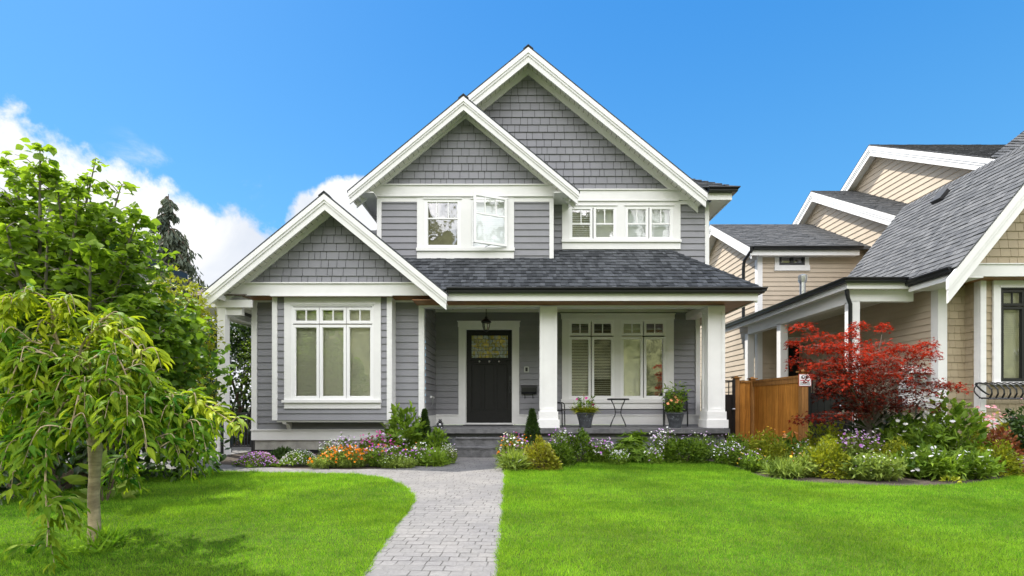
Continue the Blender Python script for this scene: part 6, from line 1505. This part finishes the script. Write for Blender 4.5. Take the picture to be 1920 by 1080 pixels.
def maple():
    D0 = 7.3; base = (XX(1630, D0), D0, 0)
    o = empty('japanese_maple', base, 'red Japanese maple with layered sprays of leaves beside the beige house', 'tree')
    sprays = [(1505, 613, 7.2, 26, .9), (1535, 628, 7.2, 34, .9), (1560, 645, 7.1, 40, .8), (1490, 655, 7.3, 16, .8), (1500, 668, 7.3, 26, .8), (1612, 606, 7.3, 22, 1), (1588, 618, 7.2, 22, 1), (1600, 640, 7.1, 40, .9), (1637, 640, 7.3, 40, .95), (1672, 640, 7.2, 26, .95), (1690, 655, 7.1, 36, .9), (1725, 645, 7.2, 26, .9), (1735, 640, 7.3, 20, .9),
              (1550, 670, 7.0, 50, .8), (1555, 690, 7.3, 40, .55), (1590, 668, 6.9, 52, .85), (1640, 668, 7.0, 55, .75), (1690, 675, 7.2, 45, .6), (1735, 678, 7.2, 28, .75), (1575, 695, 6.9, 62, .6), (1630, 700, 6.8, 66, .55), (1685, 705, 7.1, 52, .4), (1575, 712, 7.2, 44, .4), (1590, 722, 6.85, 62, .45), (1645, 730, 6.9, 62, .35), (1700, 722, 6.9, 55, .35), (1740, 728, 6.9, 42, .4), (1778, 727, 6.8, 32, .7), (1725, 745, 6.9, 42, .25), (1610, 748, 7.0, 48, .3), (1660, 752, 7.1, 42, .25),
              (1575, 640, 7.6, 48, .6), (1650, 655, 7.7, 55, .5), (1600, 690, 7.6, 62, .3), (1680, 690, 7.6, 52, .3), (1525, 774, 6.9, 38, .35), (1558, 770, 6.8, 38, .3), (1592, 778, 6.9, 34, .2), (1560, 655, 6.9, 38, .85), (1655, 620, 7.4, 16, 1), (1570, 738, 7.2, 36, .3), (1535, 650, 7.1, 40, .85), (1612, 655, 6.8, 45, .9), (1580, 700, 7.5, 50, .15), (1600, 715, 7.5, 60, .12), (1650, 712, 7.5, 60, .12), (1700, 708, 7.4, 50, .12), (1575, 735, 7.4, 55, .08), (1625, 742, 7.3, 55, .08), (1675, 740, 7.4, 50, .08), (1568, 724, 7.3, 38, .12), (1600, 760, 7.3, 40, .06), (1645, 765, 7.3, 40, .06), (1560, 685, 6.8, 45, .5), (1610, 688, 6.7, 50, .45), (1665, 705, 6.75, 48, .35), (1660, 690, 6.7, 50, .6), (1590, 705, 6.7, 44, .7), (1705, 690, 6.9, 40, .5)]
    wood = MB(); fork = np.array([base[0], D0, .55]); wood.tube([(base[0] + .03, D0, -.05), (base[0] - .01, D0, .25), tuple(fork)], [.055, .045, .035], 10)
    LP, LA, LN, LS, LT = [], [], [], [], []
    for (x, y, D, w_, br) in sprays:
        c = np.array(P(x + rng.normal() * 5, y + rng.normal() * 7, D)); r_ = w_ * D / F * rng.uniform(.75, 1.1)
        mid = fork * .45 + c * .55; mid[2] = fork[2] * .35 + c[2] * .65 - .02
        cv = bez([fork, mid, c + np.array([0, 0, -.01])], 6); wood.tube([tuple(q) for q in cv], list(np.linspace(.010, .002, len(cv))), 5)
        for q in range(6):
            a = rng.uniform(0, 2 * math.pi); e = c + np.array([math.cos(a) * r_ * .85, math.sin(a) * r_ * .85, rng.uniform(-.04, .02)]); wood.tube([tuple(cv[-2]), tuple(e)], [.004, .0015], 4)
        m = int(68 + w_ * 3.0); a = rng.uniform(0, 2 * math.pi, m); rr = np.sqrt(rng.random(m)); p = np.stack([np.cos(a) * rr * r_, np.sin(a) * rr * r_, -.09 * rr ** 2 * r_ / .3 + rng.normal(size=m) * .032], 1)
        p = p + c; od = np.stack([np.cos(a), np.sin(a), np.full(m, -.35)], 1)
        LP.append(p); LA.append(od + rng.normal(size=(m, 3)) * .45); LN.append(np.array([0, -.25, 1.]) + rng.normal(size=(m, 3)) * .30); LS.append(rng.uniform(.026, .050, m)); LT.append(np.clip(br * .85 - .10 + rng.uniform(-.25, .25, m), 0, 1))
    wood.build('trunk', MAT['bark_grey'], o, True)
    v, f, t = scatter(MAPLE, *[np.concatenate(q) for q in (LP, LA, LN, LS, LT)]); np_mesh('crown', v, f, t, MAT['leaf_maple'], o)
maple()

# --- the two beds --------------------------------------------------------------
W, Lc, PL, MG, OR, PE, PK, YE, VI = 'petal_white', 'petal_lilac', 'petal_pale_lilac', 'petal_magenta', 'petal_orange', 'petal_peach', 'petal_pink', 'petal_yellow', 'petal_violet'
BL, BR = 'flowering plants in the bed left of the steps', 'flowering plants in the bed along the porch'
plant('lavender_mound', 'low mound of small lilac flowers at the outer end of the left bed', 'flowers', 483, 7.35, 88, 849, 'leaf_mid', DIAM_S, 1800, .03, 'mat', [(Lc, .75), (PL, .25)], .013, 620, .6)
plant('juniper', 'flat dark green spreading juniper behind the low lilac mound', 'shrub', 532, 8.0, 70, 843, 'leaf_conifer', DIAM_S, 1700, .05, 'mat', depth=.7)
plant('candytuft', 'low cushion of tiny white flowers between lilac mound and poppies', 'flowers', 562, 7.4, 84, 845, 'leaf_mid', DIAM_S, 1500, .03, 'mat', [(W, .9), (PL, .1)], .010, 480, .6)
plant('yarrow', 'taller cluster of white flower heads behind the orange poppies', 'flowers', 622, 7.7, 50, 822, 'leaf_grey_green', DIAM_S, 900, .035, 'wild', [(W, .8), (PL, .2)], .016, 130, .8)
plant('poppy_clump', 'dense clump of orange poppies in the left bed', 'flowers', 650, 7.25, 96, 834, 'leaf_grey_green', DIAM_S, 1700, .035, 'wild', [(OR, .9), (W, .1)], .020, 190, .6, flt=POPPY)
plant('poppy_clump', 'few loose orange poppies spilling onto the path edge', 'flowers', 598, 7.05, 46, 852, 'leaf_grey_green', DIAM_S, 600, .03, 'wild', [(OR, 1)], .024, 14, .5, flt=POPPY)
plant('scabious', 'pale mauve scabious rising above the poppies', 'flowers', 648, 8.0, 44, 810, 'leaf_mid', DIAM_S, 600, .035, 'wild', [(PL, .8), (W, .2)], .022, 80, .7)
plant('phlox', 'magenta pink phlox below the bay window bracket', 'flowers', 706, 8.1, 72, 807, 'leaf_mid', DIAM, 900, .04, 'wild', [(MG, .75), (PL, .25)], .024, 150, .6)
plant('wildflower_clump', 'mixed lilac white and orange flowers in the middle of the left bed', 'flowers', 722, 7.35, 84, 832, 'leaf_mid', DIAM_S, 2000, .04, 'wild', [(Lc, .5), (W, .3), (OR, .2)], .020, 200, .6)
plant('wildflower_clump', 'lilac scabious over fine green leaves below the hydrangea', 'flowers', 785, 7.45, 72, 838, 'leaf_mid', DIAM_S, 1700, .04, 'wild', [(Lc, .6), (W, .4)], .018, 120, .6)
plant('candytuft', 'white flower cluster in front of the hydrangea leaves', 'flowers', 786, 7.75, 46, 826, 'leaf_mid', DIAM_S, 700, .035, 'wild', [(W, .85), (OR, .15)], .017, 70, .6)
plant('wildflower_clump', 'fine green tuft with white specks at the front edge by the path', 'flowers', 745, 7.12, 80, 850, 'leaf_grey_green', DIAM_S, 1200, .035, 'wild', [(W, .8), (Lc, .2)], .008, 60, .5)
plant('hydrangea', 'large leaved green hydrangea below the bay window corner', 'shrub', 758, 8.35, 74, 764, 'leaf_mid', LEAF_OVAL, 620, .095, 'dome', depth=.8)
plant('dwarf_spruce', 'small cone shaped spruce left of the steps', 'shrub', 796, 8.5, 36, 769, 'leaf_conifer', DIAM_S, 3000, .035, 'cone')
plant('euonymus', 'bright green leafy shrub at the left side of the steps', 'shrub', 818, 8.0, 46, 808, 'leaf_mid', LEAF_OVAL, 520, .06, 'dome')
plant('gypsophila', 'airy white and lilac sprays beside the bottom step', 'flowers', 840, 7.65, 34, 828, 'leaf_grey_green', DIAM_S, 600, .03, 'wild', [(W, .7), (PL, .3)], .011, 150, .8)
plant('grass_tuft', 'olive tuft of fine grass at the path corner near the steps', 'plant', 815, 7.45, 50, 850, 'leaf_mid', BLADE, 700, .13, 'wild', [(W, 1)], .008, 30)

plant('wildflower_clump', 'mixed violet orange and white wildflowers right of the steps', 'flowers', 960, 7.35, 62, 808, 'leaf_grey_green', DIAM_S, 1500, .04, 'wild', [(Lc, .34), (OR, .30), (W, .30), (MG, .06)], .020, 140, .7)
plant('grass_tuft', 'tan and green fine grasses at the path edge right of the steps', 'plant', 962, 6.85, 46, 850, 'leaf_grey_green', BLADE, 700, .13, 'wild', [(W, 1)], .009, 30)
plant('dwarf_spruce', 'small cone shaped spruce in front of the white column', 'shrub', 998, 8.1, 46, 769, 'leaf_conifer', DIAM_S, 3600, .035, 'cone')
plant('poppy_clump', 'few yellow orange poppies in front of the cone shaped spruce', 'flowers', 988, 7.8, 50, 814, 'leaf_grey_green', DIAM_S, 400, .03, 'wild', [(OR, .6), (YE, .4)], .018, 16, flt=POPPY)
plant('spirea', 'bronze and yellow green rounded shrub at the lawn corner', 'shrub', 1013, 6.95, 66, 826, 'leaf_bronze', DIAM, 1700, .035, 'dome')
plant('boxwood', 'dark green low shrub tucked behind the bronze shrub', 'shrub', 1050, 7.35, 50, 828, 'leaf_box', DIAM, 1500, .032, 'dome')
plant('phlox', 'white and pink phlox between bronze shrub and first round boxwood', 'flowers', 1052, 7.8, 56, 799, 'leaf_mid', DIAM_S, 900, .04, 'wild', [(PL, .4), (W, .35), (Lc, .25)], .021, 90, .6)
plant('boxwood', 'upright rounded green boxwood in front of the potted grass', 'shrub', 1089, 7.75, 54, 808, 'leaf_box', DIAM, 1900, .032, 'dome')
plant('phlox', 'lilac and white phlox between boxwood and rhododendron', 'flowers', 1128, 7.7, 52, 818, 'leaf_mid', DIAM_S, 1000, .035, 'wild', [(Lc, .4), (PL, .3), (W, .3)], .019, 120, .6)
plant('candytuft', 'small white flowers at the lawn edge before the rhododendron', 'flowers', 1160, 7.45, 44, 838, 'leaf_mid', DIAM_S, 700, .03, 'wild', [(W, .85), (PL, .15)], .013, 90, .6)
plant('rhododendron', 'rhododendron with whorls of long glossy leaves under the porch window', 'shrub', 1185, 7.85, 82, 806, 'leaf_mid', LEAF_LONG, 1100, .085, 'whorl', depth=.8)
plant('phlox', 'tall white and lilac phlox right of the rhododendron', 'flowers', 1243, 7.9, 52, 800, 'leaf_mid', DIAM_S, 900, .035, 'wild', [(W, .55), (PL, .45)], .019, 110, .6)
plant('phlox', 'low lilac and white flowers at the lawn edge right of rhododendron', 'flowers', 1226, 7.5, 40, 838, 'leaf_mid', DIAM_S, 500, .03, 'wild', [(PL, .5), (W, .5)], .015, 60, .6)
plant('boxwood', 'broad low green boxwood near the second column', 'shrub', 1282, 7.75, 84, 822, 'leaf_box', DIAM, 2500, .034, 'dome', depth=.7)
plant('wildflower_clump', 'tall airy green stems with pale flowers before the corner column', 'flowers', 1310, 8.35, 90, 805, 'leaf_mid', DIAM_S, 1100, .04, 'wild', [(PL, .6), (W, .4)], .013, 70, .5)
plant('phlox', 'loose white phlox at the lawn edge in front of the corner column', 'flowers', 1366, 7.5, 66, 826, 'leaf_mid', DIAM_S, 1300, .04, 'wild', [(W, .75), (PL, .25)], .015, 150, .6)
plant('wildflower_clump', 'green tangle of stems between the column and the cedar fence', 'plant', 1382, 8.2, 70, 806, 'leaf_mid', DIAM_S, 1200, .045, 'wild', [(PL, 1)], .010, 30, .6)
plant('nigella_clump', 'feathery yellow green seed head clump before the cedar fence', 'plant', 1438, 7.1, 84, 798, 'leaf_yellow', DIAM_S, 2400, .04, 'wild', [(PE, .3), (YE, .7)], .013, 30, .7)
plant('lily', 'peach and orange lilies at the foot of the cedar fence', 'flowers', 1478, 7.3, 50, 806, 'leaf_mid', LEAF_LONG, 260, .10, 'wild', [(PE, .6), (OR, .4)], .034, 11, .6, flt=POPPY)
plant('wildflower_clump', 'pale lilac and yellow flowers at the lawn edge left of the lilies', 'flowers', 1412, 6.75, 60, 840, 'leaf_mid', DIAM_S, 1300, .035, 'wild', [(PL, .6), (YE, .2), (PE, .2)], .014, 60, .6)
plant('rose', 'low straggly rose with peach blooms and brownish stems', 'flowers', 1500, 6.3, 70, 850, 'leaf_grey_green', DIAM_S, 1200, .05, 'wild', [(PE, .6), (YE, .4)], .024, 14, .6)
plant('grass_tuft', 'loose olive green grass on the lawn edge below the peach rose', 'plant', 1470, 6.25, 60, 866, 'leaf_grey_green', BLADE, 700, .11, 'wild')
plant('phlox', 'white specked fine foliage between lilies and round yellow shrub', 'flowers', 1508, 6.9, 44, 824, 'leaf_mid', DIAM_S, 800, .035, 'wild', [(W, .8), (PL, .2)], .014, 50, .6)
plant('boxwood', 'round yellow green boxwood at the lawn edge', 'shrub', 1553, 6.3, 78, 823, 'leaf_yellow', DIAM, 2300, .033, 'dome')
plant('hypericum', 'leafy green shrub with orange tips beside the fence end', 'shrub', 1552, 7.5, 84, 787, 'leaf_yellow', LEAF_OVAL, 700, .05, 'dome', [(OR, 1)], .010, 50)
plant('scabious', 'broad cluster of lilac scabious flowers below the maple', 'flowers', 1612, 6.8, 88, 802, 'leaf_grey_green', DIAM_S, 1700, .045, 'wild', [(PL, .45), (Lc, .4), (W, .15)], .022, 170, .7)
plant('wild_carrot', 'feathery pale green foliage with tiny white flowers at the mulch edge', 'flowers', 1640, 6.0, 104, 842, 'leaf_grey_green', DIAM_S, 2400, .045, 'wild', [(W, .7), (PL, .3)], .012, 60, .6)
plant('boxwood', 'low spreading yellow green boxwood among the daisies', 'shrub', 1682, 6.5, 80, 826, 'leaf_yellow', DIAM, 1900, .033, 'dome')
plant('camellia', 'glossy dark green shrub below the red maple', 'shrub', 1634, 7.45, 92, 752, 'leaf_dark', LEAF_OVAL, 900, .07, 'dome', depth=.7)
plant('daisy_clump', 'large clump of white daisies at the front of the right bed', 'flowers', 1745, 6.15, 120, 836, 'leaf_mid', LEAF_LONG, 1300, .085, 'wild', [(W, 1)], .030, 60, .7, flt=DAISY)
plant('daisy_clump', 'white daisies with dark leaves near the rust coloured heather', 'flowers', 1820, 6.15, 90, 842, 'leaf_mid', LEAF_LONG, 1000, .08, 'wild', [(W, 1)], .030, 46, .7, flt=DAISY)
plant('daisy_clump', 'tall white daisies standing behind in front of the meter cabinet', 'flowers', 1725, 6.95, 140, 750, 'leaf_mid', LEAF_LONG, 1200, .10, 'wild', [(W, 1)], .034, 50, .6, flt=DAISY)
plant('canna', 'broad dark green pointed leaves behind the tall daisies', 'plant', 1726, 7.25, 74, 774, 'leaf_dark', LEAF_OVAL, 60, .20, 'dome', up=1.2)
plant('shrub_rose', 'tall light green shrub with yellow tips left of the pink roses', 'shrub', 1792, 6.9, 92, 742, 'leaf_mid', LEAF_OVAL, 800, .075, 'dome', [(YE, .7), (MG, .3)], .018, 22, fl_top=1.03)
plant('rose', 'bush of clustered pink roses under the iron window basket', 'flowers', 1850, 7.2, 80, 752, 'leaf_bronze', DIAM, 700, .05, 'wild', [(PK, 1)], .036, 70, .6)
plant('rose', 'dark twiggy rose with few pink blooms at the right edge', 'flowers', 1912, 7.4, 70, 735, 'leaf_dark', DIAM, 900, .05, 'wild', [(PK, 1)], .022, 12, .6)
plant('heather', 'rust red low shrub behind the daisies', 'shrub', 1872, 6.8, 72, 802, 'leaf_rust', DIAM, 1300, .04, 'dome')
plant('euonymus', 'green and yellow low shrub at the far end of the right bed', 'shrub', 1872, 6.4, 62, 832, 'leaf_yellow', DIAM, 1300, .036, 'dome')
plant('boxwood', 'dark shrub in the shade below the iron window basket', 'shrub', 1910, 7.9, 70, 775, 'leaf_dark', DIAM, 1500, .05, 'dome')
plant('leafy_seedling', 'small yellow green seedling on the mulch at the lawn edge', 'plant', 1783, 5.75, 26, 893, 'leaf_yellow', LEAF_OVAL, 34, .035, 'dome', stems=False)
plant('weed_tuft', 'weeds and long grass around the cherry trunk', 'plant', 190, 3.05, 84, 1003, 'grass_blade', BLADE, 170, .085, 'wild')
# boulder at the right edge and in the bed
def rock(px, D, r, label, sd):
    b = MB(); b.ball((XX(px, D), D, r * .25), r, 16, 10, .6, 1.3, .9); o = b.build('boulder', MAT['stone'], None, True, org=(XX(px, D), D, 0)); rr = np.random.default_rng(sd)
    for v in o.data.vertices: v.co += Vector(rr.normal(size=3)) * r * .06
    tag(o, label, 'boulder')
rock(1925, 6.9, .22, 'flat grey boulder at the right edge beside the bed', 1); rock(1500, 6.55, .12, 'grey stone between the lilies and round boxwood', 2)

# --- potted plants on the porch -------------------------------------------------
def potted(px, D, label, kind):
    x0 = XX(px, D); k = D / F; hp = ZZ(773.5, D) - SZ; o = empty('potted_plant', (x0, D, SZ), label, 'potted plant')
    r1 = 17.0 * k; r0 = 11.0 * k
    b = MB(); b.lathe([(r0 * .9, 0), (r0, .008), (r0 * 1.12, hp * .35), (r1 * .94, hp * .85), (r1 * 1.0, hp * .9), (r1 * 1.06, hp * .93), (r1 * 1.06, hp), (r1 * .95, hp), (r1 * .92, hp * .93), (.01, hp * .92)], (x0, D, SZ), 28); pot = b.build('pot', MAT['pot_glaze'], o, True)
    b = MB(); rr = random.Random(int(px))
    for i in range(46):                                # leaf relief round the belly of the pot
        a = rr.uniform(0, 2 * math.pi); zz = rr.uniform(.42, .80); ra = (r0 * 1.12 + (r1 * .94 - r0 * 1.12) * (zz - .35) / .5) + .003
        s = rr.uniform(.010, .020); t = rr.uniform(-1, 1)
        pt = lambda da, dz: (x0 + ra * math.cos(a + da / ra), D + ra * math.sin(a + da / ra), SZ + hp * zz + dz)
        b.face([pt(-s * .3, 0), pt(s * t * .5, -s), pt(s * .3, 0), pt(-s * t * .5, s)])
    b.build('relief', MAT['pot_ornament'], pot)
    topz = SZ + hp; org = np.array([x0, D, topz])
    def clump(name, n, rx, h, tm, ls, leaf):
        m = max(8, n // 6); a = rng.uniform(0, 2 * math.pi, m); q = np.sqrt(rng.random(m)); b0 = np.stack([np.cos(a) * q * r1 * .7, np.sin(a) * q * r1 * .7, np.full(m, -.02)], 1); t0 = np.stack([np.cos(a) * rx * q, np.sin(a) * rx * q, h * rng.uniform(.5, 1, m)], 1)
        parts = [stems_mesh(b0 + org, t0 + org, .0028)]
        tt = rng.uniform(.2, 1, (m, 6)); pp = (b0[:, None] + (t0 - b0)[:, None] * tt[..., None]).reshape(-1, 3); ax = unit(np.repeat(np.stack([np.cos(a), np.sin(a), np.full(m, .4)], 1), 6, 0) + rng.normal(size=(m * 6, 3)) * .7)
        parts.append(scatter(tm, pp + org, ax, unit(rng.normal(size=(m * 6, 3)) * .5 + np.array([0, 0, 1])), ls * rng.uniform(.6, 1.2, m * 6), rng.random(m * 6))); v, f, t = join(*parts); np_mesh(name, v, f, t, MAT[leaf], o)
    if kind == 'grass':
        clump('grass', 900, .26, .10, BLADE, .12, 'leaf_yellow'); clump('foliage', 90, .14, .36, LEAF_LONG, .10, 'leaf_mid'); clump('foliage', 24, .26, .30, LEAF_OVAL, .06, 'leaf_mid'); kinds = [(MG, 3)]
    else:
        clump('foliage', 280, .25, .62, LEAF_LONG, .11, 'leaf_mid'); clump('foliage', 160, .2, .16, LEAF_OVAL, .06, 'leaf_box'); kinds = [(PE, 6)]
    b = MB(); b.tube([(x0 - .02, D, topz), (x0 - .03, D - .01, topz + .37)], .005, 6); b.tube([(x0 + .1, D, topz), (x0 + .13, D - .02, topz + .30)], .005, 6); b.build('stake', MAT['cedar_post'], o)
    for fm, m in kinds:
        t0 = np.stack([rng.uniform(-.2, .22, m), rng.uniform(-.12, 0, m), rng.uniform(.16, .3, m)], 1); up_ = unit(np.array([0, -1, .5]) + rng.normal(size=(m, 3)) * .4); v, f, t = scatter(POPPY, t0 + org, unit(np.cross(up_, rng.normal(size=(m, 3)))), up_, np.full(m, .035), rng.random(m)); np_mesh('blossoms', v, f, t, MAT[fm], o)
potted(1097.5, 9.50, 'dark glazed pot with yellow green grass and thin tall shoots', 'grass')
potted(1266, 9.45, 'dark glazed pot with tall bushy green lilies', 'lily')

# --- lawn grass ------------------------------------------------------------------
def inside(poly, x, y):
    r_ = np.zeros(len(x), bool); n = len(poly); j = n - 1
    for i in range(n):
        xi, yi = poly[i]; xj, yj = poly[j]
        c = ((yi > y) != (yj > y)) & (x < (xj - xi) * (y - yi) / (yj - yi + 1e-12) + xi); r_ ^= c; j = i
    return r_
def grass(poly, label, bands, edge):
    parts = []
    e = np.array(edge); seg = np.linalg.norm(np.diff(e, axis=0), axis=1); cum = np.concatenate([[0], np.cumsum(seg)]); n = int(cum[-1] * 620); t = rng.uniform(0, cum[-1], n)
    i = np.clip(np.searchsorted(cum, t) - 1, 0, len(seg) - 1); q = e[i] + (e[i + 1] - e[i]) * ((t - cum[i]) / np.maximum(seg[i], 1e-6))[:, None]; p = np.stack([q[:, 0] + rng.normal(size=n) * .012, q[:, 1] + rng.normal(size=n) * .012, np.full(n, -.004)], 1)
    ragged = .7 + .5 * np.sin(t * 13) * np.sin(t * 4.1 + 1)
    parts.append(scatter((np.array([(-.05, 0, 0), (.05, 0, 0), (0, 1, -.45)], float), np.array([(0, 1, 2)])), p, np.stack([rng.normal(size=n) * .9, rng.normal(size=n) * .9, np.ones(n)], 1), rng.normal(size=(n, 3)) * np.array([1, 1, .2]), rng.uniform(.022, .050, n) * ragged * np.sqrt(np.maximum(1, p[:, 1] / 3.5)), np.clip(rng.uniform(.1, 1.0, n), 0, 1)))
    for y0, y1, x0, x1, dens in bands:
        n = int((y1 - y0) * (x1 - x0) * dens); x = rng.uniform(x0, x1, n); y = rng.uniform(y0, y1, n)
        ok = inside(poly, x, y) & (np.abs(x * F / y) < 1420); x, y = x[ok], y[ok]; n = len(x)
        x = x + rng.normal(size=n) * .012; y = y + rng.normal(size=n) * .012; p = np.stack([x, y, np.full(n, -.004)], 1); k = np.maximum(1, y / 3.2)
        patch = .5 + .5 * np.sin(x * 2.1 + 1.3 * np.sin(y * 1.7)) * np.sin(y * 1.6 + 1.1 * np.sin(x * 1.3))
        ax = np.stack([rng.normal(size=n) * .48, rng.normal(size=n) * .48, np.ones(n)], 1); nr = rng.normal(size=(n, 3)) * np.array([1, 1, .2])
        sz = rng.uniform(.015, .031, n) * (.9 + .25 * patch); fine = np.sin(x * 9.1 + 2.3 * np.sin(y * 7.7)) * np.sin(y * 8.3 + 1.9 * np.sin(x * 6.1)); tint = np.clip(.24 + .26 * patch + .14 * fine + rng.uniform(-.42, .42, n), 0, 1)
        tv = np.array([(-.07, 0, 0), (.07, 0, 0), (0, 1, -.2)], float)
        parts.append(scatter((tv, np.array([(0, 1, 2)])), p, ax, nr, sz * np.sqrt(k), tint, 1.0))
    v, f, t = join(*parts); o = np_mesh('grass', v, f, t, MAT['grass_blade']); o['kind'] = 'stuff'; o['label'] = label; o['category'] = 'grass'; return o
grass(lawn_l, 'short green mown grass on the shaded lawn left of the path', [(1.7, 3.2, -4.8, -.3, 17000), (3.2, 4.6, -7, -.3, 13000), (4.6, 7.2, -9.4, -1, 8500)], LAWN_L)
grass(lawn_r, 'short sunlit mown grass on the lawn right of the path', [(1.7, 3.2, -.3, 4.8, 17000), (3.2, 4.6, -.3, 7, 13000), (4.6, 8.4, -.4, 11.4, 8500)], [PATH_R[k] for k in range(1, len(PATH_R))] )
